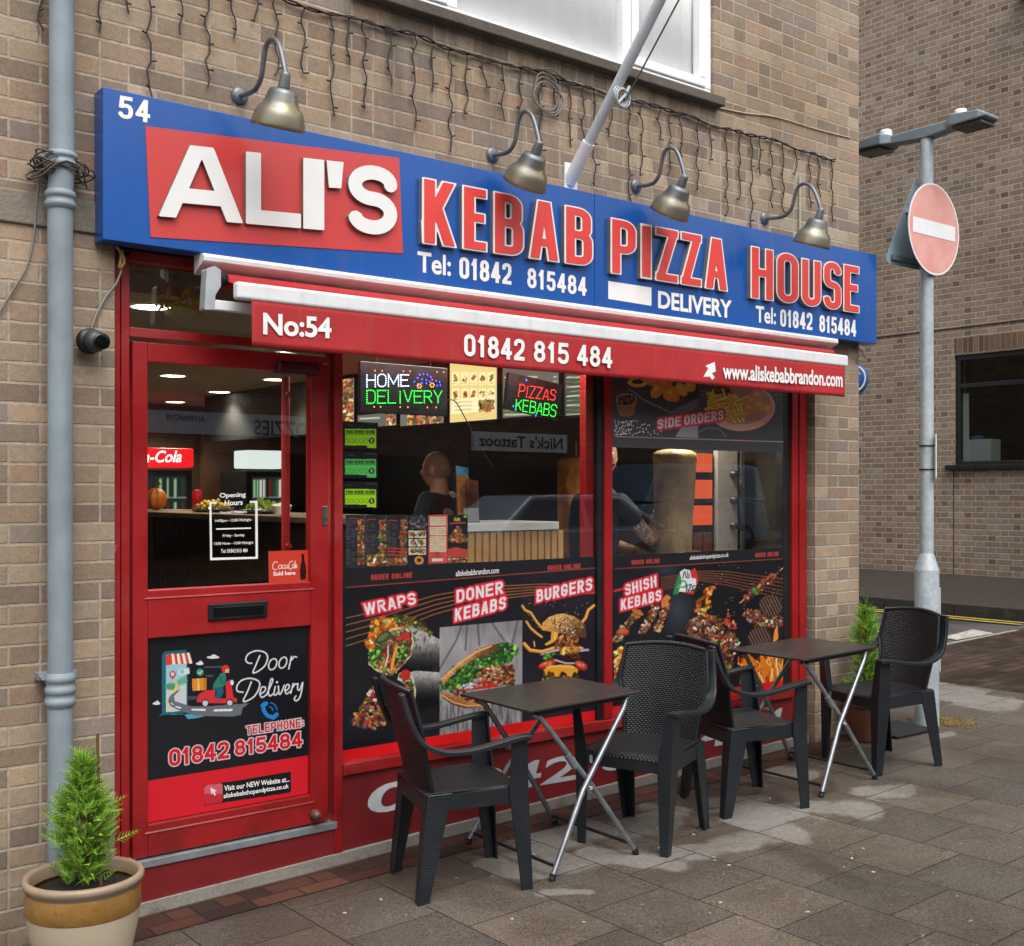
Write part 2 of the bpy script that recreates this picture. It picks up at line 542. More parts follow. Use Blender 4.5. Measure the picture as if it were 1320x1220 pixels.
def curve_to_lists(cu):
    ob = bpy.data.objects.new('outline', cu)
    COL.objects.link(ob)
    dg = bpy.context.evaluated_depsgraph_get()
    dg.update()
    me = bpy.data.meshes.new_from_object(ob.evaluated_get(dg), depsgraph=dg)
    vs = [tuple(v.co) for v in me.vertices]
    fs = [tuple(p.vertices) for p in me.polygons]
    bpy.data.objects.remove(ob); bpy.data.curves.remove(cu); bpy.data.meshes.remove(me)
    return vs, fs

def warp(vs, quad, W, H):
    """quad: BL BR TR TL as (x, z); vs in 0..W, 0..H"""
    o = []
    for x, y, z in vs:
        u, v = x / W, y / H
        q = [quad[0][k] * (1 - u) * (1 - v) + quad[1][k] * u * (1 - v) + quad[2][k] * u * v + quad[3][k] * (1 - u) * v for k in (0, 1)]
        o.append((q[0], q[1], z))
    return o

def qsize(q):
    return (math.dist(q[0], q[1]) + math.dist(q[3], q[2])) / 2, (math.dist(q[0], q[3]) + math.dist(q[1], q[2])) / 2

def put_letters(mb, vs, fs, y, depth, m=0, side=None):
    """letters standing proud of plane y towards the street"""
    n = [(x, y - depth / 2 - z if depth else y, v) for x, v, z in vs]
    mb_f = []
    for f in fs:
        zs = {round(vs[i][2], 6) for i in f}
        mb_f.append((f, m if len(zs) == 1 or side is None else side))
    o = len(mb.v)
    mb.v += n
    for f, k in mb_f:
        mb.f.append(tuple(i + o for i in f)); mb.mi.append(k); mb.sm.append(False)

def block_text(mb, txt, quad, y, t=0.2, depth=0.0, grow=0.0, m=0, side=None, gap=0.12, res=60, wid=None, squash=1.0):
    """stroke-letter word in the quad (x, z); t = stroke as a share of the height; squash > 1 thins the level strokes"""
    W, H = qsize(quad)
    t = t / squash; H = H * squash
    h = H / res
    pad = max(grow, 0) + 3 * h
    X, Y = np.meshgrid(np.arange(-pad, W + pad, h), np.arange(-pad, H + pad, h))
    D = text_sdf(txt, W, H, t * H, X, Y, gap, wid)
    loops = contours(D, -pad, -pad, h, grow)
    vs, fs = curve_mesh(loops, depth)
    put_letters(mb, warp(vs, quad, W, H), fs, y, depth, m, side)

def font_text(mb, txt, quad, y, bold=0.012, shear=0.0, m=0, depth=0.0, space=1.0, inset=None):
    """a word in Blender's own letterface, fitted into the quad"""
    cu = bpy.data.curves.new('outline', 'FONT')
    cu.body, cu.offset, cu.shear, cu.space_character, cu.resolution_u, cu.extrude = txt, bold, shear, space, 4, depth / 2
    vs, fs = curve_to_lists(cu)
    a = np.array(vs)
    x0, y0, x1, y1 = a[:, 0].min(), a[:, 1].min(), a[:, 0].max(), a[:, 1].max()
    if inset: y0, y1 = inset
    vs = [(v[0] - x0, v[1] - y0, v[2]) for v in vs]
    put_letters(mb, warp(vs, quad, x1 - x0, y1 - y0), fs, y, depth, m)

def fq(pts, y):
    """photo-survey corners BL BR TR TL -> (x, z) on plane y"""
    return [(q[0], q[2]) for q in (atY(px, py, y) for px, py in pts)]

def rect(pts, y):
    """mean upright rectangle x0, x1, z0, z1 from surveyed corners"""
    q = fq(pts, y)
    return (q[0][0] + q[3][0]) / 2, (q[1][0] + q[2][0]) / 2, (q[0][1] + q[1][1]) / 2, (q[2][1] + q[3][1]) / 2

# ------------------------------------------------------------------ printed artwork: colours on a fine flat grid
class Art:
    def __init__(self, x0, x1, z0, z1, y, step, bgc):
        self.nx, self.nz = max(2, int((x1 - x0) / step)), max(2, int((z1 - z0) / step))
        self.x, self.z, self.y = np.linspace(x0, x1, self.nx), np.linspace(z0, z1, self.nz), y
        self.X, self.Z = np.meshgrid(self.x, self.z)
        self.U, self.V = proj(self.X, np.full_like(self.X, y), self.Z)      # survey coordinates of every grid point
        self.C = np.zeros(self.X.shape + (3,)); self.C[:] = self.c(bgc)
        self.rs = np.random.RandomState(5)
    def c(self, s): return np.array([int(s[i:i + 2], 16) / 255.0 for i in (0, 2, 4)]) if isinstance(s, str) else np.array(s, float)
    def blend(self, mask, col, a=1.0):
        m = np.clip(mask, 0, 1)[..., None] * a
        self.C = self.C * (1 - m) + self.c(col) * m
    def nz_(self, sc, seed=0, ay=1.0):
        """smooth value noise in survey pixels"""
        r = np.random.RandomState(seed); T = r.rand(64, 64)
        u, v = self.U / sc, self.V / (sc * ay)
        i, j = np.floor(u).astype(int), np.floor(v).astype(int)
        fu, fv = u - i, v - j
        fu, fv = fu * fu * (3 - 2 * fu), fv * fv * (3 - 2 * fv)
        g = lambda a, b: T[a % 64, b % 64]
        return (g(i, j) * (1 - fu) + g(i + 1, j) * fu) * (1 - fv) + (g(i, j + 1) * (1 - fu) + g(i + 1, j + 1) * fu) * fv
    def pm(self, pts):
        n = len(pts); c = np.zeros(self.U.shape, bool)
        for i in range(n):
            (x1, y1), (x2, y2) = pts[i], pts[(i + 1) % n]
            if y1 == y2: continue
            k = (self.V > min(y1, y2)) & (self.V <= max(y1, y2)) & (self.U < (self.V - y1) * (x2 - x1) / (y2 - y1) + x1)
            c ^= k
        return c.astype(float)
    def poly(self, pts, col, a=1.0): self.blend(self.pm(pts), col, a)
    def em(self, cx, cy, rx, ry, ang=0.0, soft=0.0):
        ca, sa = math.cos(R(ang)), math.sin(R(ang))
        dx, dy = self.U - cx, self.V - cy
        d = np.hypot((dx * ca + dy * sa) / rx, (-dx * sa + dy * ca) / ry)
        return np.clip((1 - d) / max(soft, 1e-3) + 0.5 * (soft == 0), 0, 1)
    def ell(self, cx, cy, rx, ry, col, ang=0.0, a=1.0, soft=0.0): self.blend(self.em(cx, cy, rx, ry, ang, soft), col, a)
    def sm(self, pts, w):
        d = np.full(self.U.shape, 1e9)
        for (ax, ay), (bx, by) in zip(pts[:-1], pts[1:]):
            L2 = (bx - ax) ** 2 + (by - ay) ** 2 + 1e-9
            t = np.clip(((self.U - ax) * (bx - ax) + (self.V - ay) * (by - ay)) / L2, 0, 1)
            d = np.minimum(d, np.hypot(self.U - ax - t * (bx - ax), self.V - ay - t * (by - ay)))
        return np.clip(w / 2 - d + 0.5, 0, 1)
    def line(self, pts, w, col, a=1.0): self.blend(self.sm(pts, w), col, a)
    def scatter(self, pts, n, size, cols, seed=1, a=1.0, stretch=2.2):
        """many small morsels inside a polygon"""
        r = np.random.RandomState(seed)
        n, size = int(n * 2.4), size * .72
        if len(cols) > 4 and n > 40: self.blend(self.pm(pts) * (self.nz_(3.5, seed) * .55 + self.nz_(7, seed + 3) * .45 > .36), sum(self.c(q) for q in cols) / len(cols) * .45, a * .9)
        p = np.array(pts); lo, hi = p.min(0), p.max(0)
        inside = self.pm(pts)
        u0 = self.U[0]
        full = (self.U, self.V, self.C)
        for _ in range(n):
            cx, cy = lo + r.rand(2) * (hi - lo)
            s = size * (0.5 + r.rand())
            col = self.c(cols[r.randint(len(cols))]) * (0.7 + 0.55 * r.rand())
            sx, an = s * (1 + (stretch - 1) * r.rand()), r.rand() * 180
            i0, i1 = np.searchsorted(u0, (cx - s * 2.6, cx + s * 2.6))
            if i1 <= i0: continue
            v = full[1][:, i0]
            js = np.nonzero(np.abs(v - cy) < s * 3)[0]
            if not len(js): continue
            sl = (slice(js[0], js[-1] + 1), slice(i0, i1))
            jc, ic = js[np.argmin(np.abs(v[js] - cy))], min(max(np.searchsorted(u0, cx), 0), self.nx - 1)
            if not inside[jc, ic]: continue
            self.U, self.V, self.C = full[0][sl], full[1][sl], full[2][sl].copy()
            wob = 1 + .28 * np.sin(3 * np.arctan2(self.V - cy, self.U - cx) + r.rand() * 6)
            self.blend(self.em(cx + .3, cy + s * .45, sx * 1.05, s, an, 0.5) * .75, col * .3, a)
            self.blend(np.clip(self.em(cx, cy, sx, s, an, 0.3) * wob, 0, 1), np.clip(col, 0, 1), a)
            self.blend(self.em(cx - s * .25, cy - s * .35, s * .5, s * .32, an, 0.8), np.clip(col * 1.4 + .08, 0, 1), a * .75)
            full[2][sl] = self.C
            self.U, self.V, self.C = full
    def texture(self, mask, sc, amt, seed=0):
        n = (self.nz_(sc, seed) * .6 + self.nz_(sc / 2.3, seed + 1) * .4 - .5) * 2 * amt
        m = np.clip(mask, 0, 1)[..., None]
        self.C = np.clip(self.C * (1 + n[..., None] * m), 0, 1)
    def form(self, mask, a, b, lo=.45, hi=1.3):
        """roundness in a printed picture: dark at survey point a, light at b"""
        dx, dy = b[0] - a[0], b[1] - a[1]
        t = np.clip(((self.U - a[0]) * dx + (self.V - a[1]) * dy) / (dx * dx + dy * dy), 0, 1)
        m = np.clip(mask, 0, 1)[..., None]
        self.C = np.clip(self.C * (1 - m) + self.C * (lo + (hi - lo) * t)[..., None] * m, 0, 1)
    def words(self, txt, BL, BR, TL, col, t=0.2, edge=None, ew=0.0, gap=0.12, wid=None, speck=0.0):
        """stroke letters on a slanted base line given in survey pixels"""
        bx, by = np.array(BR, float) - BL, np.array(TL, float) - BL
        W, H = np.hypot(*bx), np.hypot(*by)
        det = bx[0] * by[1] - bx[1] * by[0]
        dx, dy = self.U - BL[0], self.V - BL[1]
        u, v = (dx * by[1] - dy * by[0]) / det, (bx[0] * dy - bx[1] * dx) / det
        k = (u > -.15) & (u < 1.15) & (v > -.5) & (v < 1.5)
        if not k.any(): return
        D = np.full(u.shape, 1e9)
        D[k] = text_sdf(txt, W, H, t * H, u[k] * W, v[k] * H, gap, wid)
        if edge is not None: self.blend(np.clip(ew - D + .5, 0, 1), edge)
        m = np.clip(.5 - D, 0, 1)
        if speck: m = m * (self.nz_(1.6, 9) > speck)
        self.blend(m, col)
    def scribble(self, pts, w, col):
        """hand-drawn stroke through the points, smoothed"""
        P = [np.array(p, float) for p in pts]
        P = [P[0]] + P + [P[-1]]
        o = []
        for i in range(1, len(P) - 2):
            for k in range(6):
                t = k / 6
                o.append(tuple(.5 * ((2 * P[i]) + (P[i + 1] - P[i - 1]) * t + (2 * P[i - 1] - 5 * P[i] + 4 * P[i + 1] - P[i + 2]) * t * t + (3 * P[i] - P[i - 1] - 3 * P[i + 1] + P[i + 2]) * t ** 3)))
        o.append(tuple(P[-1]))
        self.line(o, w, col)
    def build(self, name, mat, parent=None, thick=0.0008):
        mb = MB()
        nx, nz, y = self.nx, self.nz, self.y
        o = Vector(WLOC.get(parent.name, (0, 0, 0))) if parent else Vector((0, 0, 0))
        n = nx * nz
        co = np.empty((n + 8, 3)); co[:n, 0] = self.X.ravel(); co[:n, 1] = y; co[:n, 2] = self.Z.ravel()
        i = np.arange(n).reshape(nz, nx)
        fs = np.stack([i[:-1, :-1], i[:-1, 1:], i[1:, 1:], i[1:, :-1]], -1).reshape(-1, 4)
        x0, x1, z0, z1 = self.x[0], self.x[-1], self.z[0], self.z[-1]
        for k, p in enumerate([(x0, y, z0), (x1, y, z0), (x1, y, z1), (x0, y, z1)]):
            co[n + k] = p; co[n + 4 + k] = (p[0], y + thick, p[2])
        ex = [[n + 7, n + 6, n + 5, n + 4]] + [[n + k, n + 4 + k, n + 4 + (k + 1) % 4, n + (k + 1) % 4] for k in range(4)]
        co -= np.array(o)
        me = bpy.data.meshes.new(name)
        fa = np.concatenate([fs, np.array(ex)])
        me.vertices.add(len(co)); me.vertices.foreach_set('co', co.ravel())
        me.loops.add(fa.size); me.loops.foreach_set('vertex_index', fa.ravel().astype(np.int32))
        me.polygons.add(len(fa)); me.polygons.foreach_set('loop_start', np.arange(0, fa.size, 4, dtype=np.int32))
        me.update(calc_edges=True)
        at = me.color_attributes.new('print', 'FLOAT_COLOR', 'POINT')
        c = np.ones((len(co), 4)); L = np.clip(self.C.reshape(-1, 3), 0, 1)
        c[:n, :3] = np.where(L <= .04045, L / 12.92, ((L + .055) / 1.055) ** 2.4); c[n:, :3] = .3
        at.data.foreach_set('color', c.ravel())
        me.materials.append(mat)
        ob = bpy.data.objects.new(name, me)
        COL.objects.link(ob)
        if parent: ob.parent = parent
        WLOC[ob.name] = tuple(o)
        return ob

def print_mat(name, rough=0.35, emit=0.0, dim=0.8, coat=0.0):
    m = Mat(name, rough, coat=coat)
    a = m.new('ShaderNodeVertexColor'); a.layer_name = 'print'
    c = m.mix(1.0, a.outputs[0], (dim, dim, dim, 1), 'MULTIPLY')
    if emit:
        m.b.inputs['Base Color'].default_value = (.01, .01, .01, 1)
        m.link(a.outputs[0], m.b.inputs['Emission Color']); m.b.inputs['Emission Strength'].default_value = emit
    else: m.color(c)
    return m.m
# ================================================================== materials
BUFF = ['a6917c', 'ac9880', '9f8b76', 'b39f88', '988472', 'aa947e', 'b6a48e', 'a28c76', '9c8d80', 'b09a81', 'a88e79', '917f71', 'ae9c86', '9a8876', 'b69d83']
M = {}
def brick_soot(m, c, fine):
    """dark runs under the upstairs sill, and grime near the pavement"""
    x, y, z = m.pos()
    sn = m.noise(1.0, 6, 0.7, vec=m.comb((x + y) * 7.0, 0.0, z * .8))
    under = z.rng(2.9, 3.83) * z.lt(3.84) * x.rng(2.5, 2.8) * x.rng(5.35, 5.1)
    low = z.rng(.75, -.05) * .8
    c = m.mix((under * .6 + .12) * sn.rng(.4, .66), c, (.10, .085, .07, 1))
    return m.mix(low * m.noise(4.0, 5, .65).rng(.38, .62) * .55, c, (.08, .075, .06, 1))
M['brick'] = brick_mat('buff_brick', BUFF, 'b9aa96', joint=0.0045, split=0.3, dirt=0.3, bump=0.004, stain=brick_soot).m
M['brick_far'] = brick_mat('brown_brick', ['948170', '988472', '9d8a77', '907d6c', '9a8673', 'a29080', '806d5e', '786558', '857262'], 'b8a999', flemish=True, joint=0.0062, dirt=0.25).m
M['brick_opp'] = brick_mat('street_brick', ['6a4a3c', '74523f', '5c4237', '7c5b48'], '8b8072', dirt=0.3).m
M['soldier'] = brick_mat('soldier_brick', ['7a6452', '826b58', '6a574a', '74604f'], '9c8c78', L=0.075, H=0.24, joint=0.005, split=0.0, off=(0, 0.09)).m
M['edge_brick'] = brick_mat('red_edging_brick', ['4a3029', '57382e', '443029', '5f3e33', '3e2e2a'], '2e2823', L=0.215, H=0.105, joint=0.004, split=0.15, axes='flat', rough=0.6, dirt=0.5, bump=0.004).m
M['paver'] = brick_mat('block_paver', ['42352e', '4b3d35', '3a302b', '54453b', '473a35'], '2b2622', L=0.22, H=0.11, joint=0.005, split=0.0, axes='flat', rough=0.42, dirt=0.45, bump=0.004).m

def slab_stain(m, c, fine):
    a = m.new('ShaderNodeAttribute'); a.attribute_name = 'wear'
    s = m.new('ShaderNodeSeparateColor'); m.link(a.outputs['Color'], s.inputs[0])
    pale, dark = NV(m.nt, s.outputs[0]), NV(m.nt, s.outputs[1])
    ed = (pale + (m.noise(5.0, 6, 0.65) - 0.5) * 1.0 + (m.r2 - .5) * .45).rng(0.40, 0.68)
    grey = m.ramp(fine, [(0.3, '6f6b66'), (0.7, '8f8b84')])
    spk = m.noise(120.0, 4, 0.8)
    c = m.mix(0.75, c, m.ramp(spk, [(0.38, (0.3, 0.27, 0.24, 1)), (0.5, (0.85, 0.81, 0.76, 1)), (0.62, (1.9, 1.7, 1.45, 1))]), 'MULTIPLY')
    c = m.mix(ed * 0.8, c, grey)
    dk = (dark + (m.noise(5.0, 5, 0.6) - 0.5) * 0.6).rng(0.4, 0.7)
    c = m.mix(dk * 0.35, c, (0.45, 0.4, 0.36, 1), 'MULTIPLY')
    wet = (m.noise(1.3, 5, .6)).rng(.45, .62)
    c = m.mix(wet * 0.35, c, (0.55, 0.5, 0.46, 1), 'MULTIPLY')
    gum = m.noise(23.0, 2, 0.4).rng(0.765, 0.78)
    c = m.mix(gum * 0.5, c, 'b5b0a6')
    m.rough(ed.rng(0, 1, 0.55, 0.85) - wet * 0.2)
    return c
M['slab'] = brick_mat('paving_slab', ['625d58', '666059', '5f5a56', '68625b', '5d5955', '645e58'], '2f2b28', L=0.40, H=0.428, joint=0.0026, split=0.0, axes='ground', off=(-0.92, 2.668), rough=0.6, dirt=0.3, bump=0.0035, stain=slab_stain).m

def asphalt():
    m = Mat('asphalt', 0.55)
    n = m.noise(120.0, 4, 0.7); b = m.noise(0.9, 5)
    c = m.mix(0.6, m.ramp(n, [(0.3, '2a2a2a'), (0.7, '55534f')]), m.ramp(b, [(0.35, '33312e'), (0.65, '5a5651')]), 'MIX')
    m.color(c); m.rough(b.rng(0.4, 0.6, 0.35, 0.7)); m.bump(n, 0.004)
    return m.m
M['asphalt'] = asphalt()

def red_paint(name, worn):
    m = Mat(name, 0.38, coat=0.15)
    a = m.noise(2.3, 5, 0.6); b = m.noise(30.0, 5, 0.7)
    c = m.ramp(a, [(0.3, hx('861216')), (0.5, hx('97161a')), (0.72, hx('a33a3b') if worn else hx('a3171b'))])
    chip = m.noise(14.0, 6, 0.75).rng(0.675, 0.69)
    c = m.mix(chip * 0.5, c, 'b58f88')
    z = m.pos()[2]
    c = m.mix(z.rng(.8, .0) * m.noise(6.0, 6, .7).rng(.4, .65) * .5, c, '2a1a17')
    c = m.mix(m.noise(1.0, 6, .7, vec=m.comb(m.pos()[0] * 22.0, 0.0, z * 1.6)).rng(.55, .75) * .25, c, '3c1515')
    c = m.mix(0.25, c, m.ramp(b, [(0.3, (.6, .55, .55, 1)), (.7, (1.15, 1.1, 1.1, 1))]), 'MULTIPLY')
    m.color(c); m.rough(a.rng(0.3, 0.7, 0.28, 0.5)); m.bump(m.noise(45.0, 4), 0.0008)
    return m.m
M['red'] = red_paint('red_gloss_paint', False)
M['red_worn'] = red_paint('faded_red_paint', True)
M['red_riser'] = plain('dull_red_panel', '731b1f', 0.45, var=0.2, scale=2.2, world=True)

def concrete(name, a, b, rough=0.9):
    m = Mat(name, rough)
    n, g = m.noise(3.0, 6, 0.65), m.noise(70.0, 4, 0.7)
    c = m.mix(0.5, m.ramp(n, [(0.32, a), (0.68, b)]), m.ramp(g, [(0.3, a), (0.7, b)]))
    c = m.mix(m.noise(9.0, 5).rng(0.56, 0.7) * 0.5, c, '4c453c')
    m.color(c); m.bump(g + n * 0.5, 0.004)
    return m.m
M['concrete'] = concrete('weathered_concrete', '6e655a', '938a7c')
M['sill_stone'] = concrete('dark_stone_sill', '48423b', '6a6258')
M['plinth'] = concrete('grey_render_plinth', '77726a', '98938a')
M['kerb'] = concrete('kerb_stone', '232020', '383331')
M['tarpath'] = concrete('brown_tar_path', '261f1a', '3a3029')

def galv(name='galvanised_steel', a='98a2a8', b='c2cacf'):
    m = Mat(name, 0.42, 0.15)
    v = m.new('ShaderNodeTexVoronoi'); v.inputs['Scale'].default_value = 45
    m.link(m.new('ShaderNodeTexCoord').outputs['Object'], v.inputs['Vector'])
    n = m.noise(4.0, 5, world=False)
    s = m.new('ShaderNodeSeparateColor'); m.link(v.outputs['Color'], s.inputs[0])
    m.color(m.mix(0.4, m.ramp(n, [(0.3, a), (0.7, b)]), m.ramp(NV(m.nt, s.outputs[0]), [(0, a), (1, b)])))
    m.rough(n.rng(0.3, 0.7, 0.35, 0.55))
    return m.m
M['galv'] = galv()
M['tube'] = plain('silver_tube', '8f949a', 0.35, 0.75, 0.2, 14)
M['pipe'] = plain('grey_downpipe', '808c94', 0.55, var=0.2, scale=4, streak=.25)
M['white'] = plain('white_plastic', 'e8eaec', 0.4, var=0.05)
M['upvc'] = plain('white_window_frame', 'eceef0', 0.3, var=0.04, coat=0.2)
M['black'] = plain('black_plastic', '17181a', 0.45, var=0.25)
M['rubber'] = plain('black_rubber', '101011', 0.7)
M['dark'] = plain('dark_interior', '1a1816', 0.8)
M['cream'] = plain('cream_ceiling', '8f8a78', 0.8, var=0.06)
M['steel'] = plain('brushed_steel', '9a9a98', 0.3, 0.9, 0.12, 20)
M['glass'] = glass_mat('window_glass', 'fafbfa', gain=4.0)
M['glass_up'] = glass_mat('upstairs_glass', 'ffffff', gain=1.3)
M['glass_far'] = glass_mat('far_window_glass', 'd4d8d6', gain=2.0)
M['acrylic'] = glass_mat('clear_acrylic', 'f2f6f8')
M['print'] = print_mat('printed_vinyl', 0.32, dim=0.8, coat=0.25)
M['screen'] = print_mat('lit_menu_screen', 0.3, emit=0.85)
M['white_print'] = plain('white_lettering', 'ebebe8', 0.45, var=0.04)
M['curtain'] = plain('white_net_curtain', 'fafaf8', 0.9, var=0.03)

# ================================================================== ground
def slope_grid(name, xs, ys, mat, dz=0.0, wear=None):
    P = [[(x, y, gz(x) + dz) for y in ys] for x in xs]
    o = struct(MB().grid(P, smooth=False).build(name, mat))
    if wear:
        at = o.data.color_attributes.new('wear', 'FLOAT_COLOR', 'POINT')
        c = np.zeros((len(o.data.vertices), 4)); c[:, 3] = 1
        X = np.array([p[0] for r in P for p in r]); Y = np.array([p[1] for r in P for p in r])
        U, V = proj(X, Y, G0 + GB * (X - 2))
        c[:, 0], c[:, 1] = wear(U, V, X, Y)
        at.data.foreach_set('color', c.ravel())
    return o

def seg(U, V, pts, r):
    d = np.full(U.shape, 1e9)
    for (ax, ay), (bx, by) in zip(pts[:-1], pts[1:]):
        t = np.clip(((U - ax) * (bx - ax) + (V - ay) * (by - ay)) / ((bx - ax) ** 2 + (by - ay) ** 2 + 1e-9), 0, 1)
        d = np.minimum(d, np.hypot(U - ax - t * (bx - ax), (V - ay - t * (by - ay)) * 2.0))
    return np.clip(1.1 - d / r * 0.85, 0, 1)

def wear(U, V, X, Y):
    p = np.zeros(U.shape)
    for pts, r in [([(700, 1085), (770, 1070), (850, 1060)], 46), ([(640, 1115), (700, 1120), (760, 1110)], 40), ([(890, 1098), (960, 1088), (1000, 1080)], 46),
                   ([(960, 1055), (1040, 1040), (1120, 1045)], 34), ([(920, 1035), (980, 1030)], 26), ([(1110, 1020), (1160, 1018)], 26), ([(760, 1100), (870, 1115)], 30),
                   ([(1000, 995), (1040, 1000)], 20), ([(1210, 890), (1290, 905)], 34), ([(1205, 950), (1225, 946)], 14), ([(700, 1150), (760, 1150)], 14), ([(830, 1040), (880, 1045)], 24)]:
        p = np.maximum(p, seg(U, V, pts, r))
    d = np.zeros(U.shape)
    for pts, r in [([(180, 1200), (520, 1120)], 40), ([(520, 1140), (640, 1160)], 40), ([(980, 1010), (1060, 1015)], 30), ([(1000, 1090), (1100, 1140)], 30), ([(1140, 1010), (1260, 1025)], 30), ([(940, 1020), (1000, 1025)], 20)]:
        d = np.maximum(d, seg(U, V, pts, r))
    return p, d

XB = 8.46                                       # slabs give way to block paving here
xs = [-6, -4, -2, 0, 1.0] + list(np.arange(1.2, XB - 0.01, 0.025)) + [XB]
ys = [-5.6, -4.5, -3.5, -2.9] + list(np.arange(-2.6, 0.9, 0.025)) + [1.0, 1.6]
slope_grid('pavement', xs, ys, M['slab'], 0.0, wear)
slope_grid('pavement_beyond', [6.4, 7.5, XB], [1.6, 5, 12, 20], M['slab'])
XK = 12.25                                      # far kerb of the side street
slope_grid('block_paving', [XB, 9.5, 11, XK], [-5.6, -2, 0, 1.61], M['paver'], -0.003)
slope_grid('side_road', [XB, 10, XK], [1.61, 6, 12, 40], M['asphalt'], -0.006)
slope_grid('main_road', [-40, -10, 10, 40], [-13.0, -9, -5.6], M['asphalt'], -0.11)
struct(MB().grid([[(x, y, gz(x) - 0.35) for y in (-300, 0, 300)] for x in (-300, 0, 300)]).build('ground', M['asphalt']))
mb = MB()
for x0 in range(-40, 40, 1):                    # main road kerb, one stone after another
    mb.add([(x, y, z + gz(x)) for x in (x0 + .004, x0 + .996) for y in (-5.72, -5.6) for z in (-.25, .006)], [(0, 1, 3, 2), (4, 6, 7, 5), (0, 4, 5, 1), (2, 3, 7, 6), (0, 2, 6, 4), (1, 5, 7, 3)])
struct(mb.build('road_kerb', M['kerb']))
mb = MB()
for k in range(-6, 34):
    y0 = k * .9
    mb.box(XK, XK + .14, y0 + .004, y0 + .896, gz(XK) - .2, gz(XK) + (.135 if y0 > 0 else .06))
struct(mb.build('side_kerb', M['kerb'], bevel=.012))
struct(MB().grid([[(XK + .14, y, gz(XK) + .13), ] + [(14.35, y, .525)] for y in (-6, 0, 4, 12, 34)], smooth=False).build('far_path', M['tarpath']))
struct(MB().grid([[(x, y, gz(x) + .02) for y in (-16.2, -13.0)] for x in (-40, 0, 40)]).build('opposite_pavement', M['slab']))
# red brick edging along the shop front
struct(MB().grid([[(x, y, gz(x) + .004) for y in (-.20, .02)] for x in (1.35, 3, 4.5, 6.0, 6.6)]).build('brick_edging', M['edge_brick']))
# road paint
yl, wl = plain('yellow_road_paint', 'a8923a', 0.7, var=0.35, scale=14, world=True), plain('worn_white_road_paint', 'a9a69d', 0.7, var=0.35, scale=16, world=True)
mb = MB()
for dx in (.16, .34):
    mb.grid([[(XK - dx + e, y, gz(XK) + .003) for e in (0, .085)] for y in (1.75, 3, 6, 12, 30)])
struct(mb.build('yellow_lines', yl))
mb = MB()
def gp(px, py): return atG(px, py, .003)[:2] + (atG(px, py, .003)[2],)
for P in ([(1213, 822), (1254, 811.5), (1281, 816.5), (1234, 825)], [(1205, 804.5), (1224, 804), (1211, 809), (1203, 810)], [(1200, 826), (1214, 825), (1215, 828), (1200, 830)], [(1126, 813), (1134, 812), (1132, 822), (1124, 824)]):
    mb.quad(*[gp(*p) for p in P])
struct(mb.build('give_way_marking', wl))
a, b = gp(1190, 836.5), gp(1259, 823)
struct(MB().box(8.5, 11.6, 1.585, 1.635, gz(10) - .2, gz(10) + .001, mat=Matrix.Translation((10, 0, gz(10))) @ Matrix.Rotation(-math.atan(GB), 4, 'Y') @ Matrix.Translation((-10, 0, -gz(10)))).build('flush_kerb', M['plinth']))

# ================================================================== the shop building
XL, XR = 1.632, 6.062                           # shop opening
XE = 6.526                                      # street corner of the building
B = thing('shop_building', 'buff brick corner building with a red kebab shop front on its ground floor', 'building', (4.0, 0, gz(4)))
mb = MB()
mb.box(-6, XL, 0, .3, -1, 2.614)
mb.box(-6, 2.705, 0, .3, 2.738, 7.5)
mb.box(XR, XE, 0, .3, -1, 2.61)
mb.box(XR, XE, 0, .3, 2.61, 2.738)
mb.box(2.705, XE, 0, .3, 2.738, 3.835)
mb.box(5.115, XE, 0, .3, 3.835, 7.5)
mb.box(2.705, 5.115, 0, .3, 5.25, 7.5)
mb.box(XE - .3, XE, .3, 9, -1, 7.5)
mb.box(-6, XE, 8.7, 9, -1, 7.5)
mb.build('wall', M['brick'], B)
MB().box(-6, XL, -.012, .3, 2.614, 2.738).build('concrete_band', M['concrete'], B, bevel=.006)
MB().box(XL, XR, .02, .3, 2.60, 2.738).build('shop_lintel', M['dark'], B)
rf = MB().box(-6.1, XE + .1, -.1, 9.1, 7.5, 7.7).build('roof', M['concrete'], B)

# upper window: three lights behind a stone sill
uw = MB()
X0, X1, Z0, Z1 = 2.705, 5.115, 3.892, 5.25
yf = .02
mA, mB_ = atY(582, 18, .03)[0], atY(807, 85, .03)[0]
for x0, x1, z0, z1 in ((X0, X1, Z0, Z0 + .05), (X0, X1, Z1 - .05, Z1), (X0, X0 + .05, Z0 + .05, Z1 - .05), (X1 - .05, X1, Z0 + .05, Z1 - .05), (mB_ - .03, mB_ + .03, Z0 + .05, Z1 - .05), (mA - .03, mA + .03, Z0 + .05, Z1 - .05)):
    uw.box(x0, x1, yf, yf + .07, z0, z1)
uwin = uw.build('upper_window', M['upvc'], B, bevel=.006)
for x0, x1 in ((mB_ + .034, X1 - .054), (X0 + .054, mA - .034)):       # opening sashes
    s = MB()
    for a0, a1, c0, c1 in ((x0, x1, Z0 + .054, Z0 + .105), (x0, x1, Z1 - .105, Z1 - .054), (x0, x0 + .05, Z0 + .105, Z1 - .105), (x1 - .05, x1, Z0 + .105, Z1 - .105)):
        s.box(a0, a1, yf - .008, yf + .05, c0, c1)
    s.build('window_sash', M['upvc'], uwin, bevel=.006)
for x0, x1 in ((X0 + .06, mA - .035), (mA + .032, mB_ - .032), (mB_ + .04, X1 - .06)):
    MB().box(x0, x1, yf + .03, yf + .036, Z0 + .052, Z1 - .052).build('window_pane', M['glass_up'], uwin)
cv = MB()
P = []
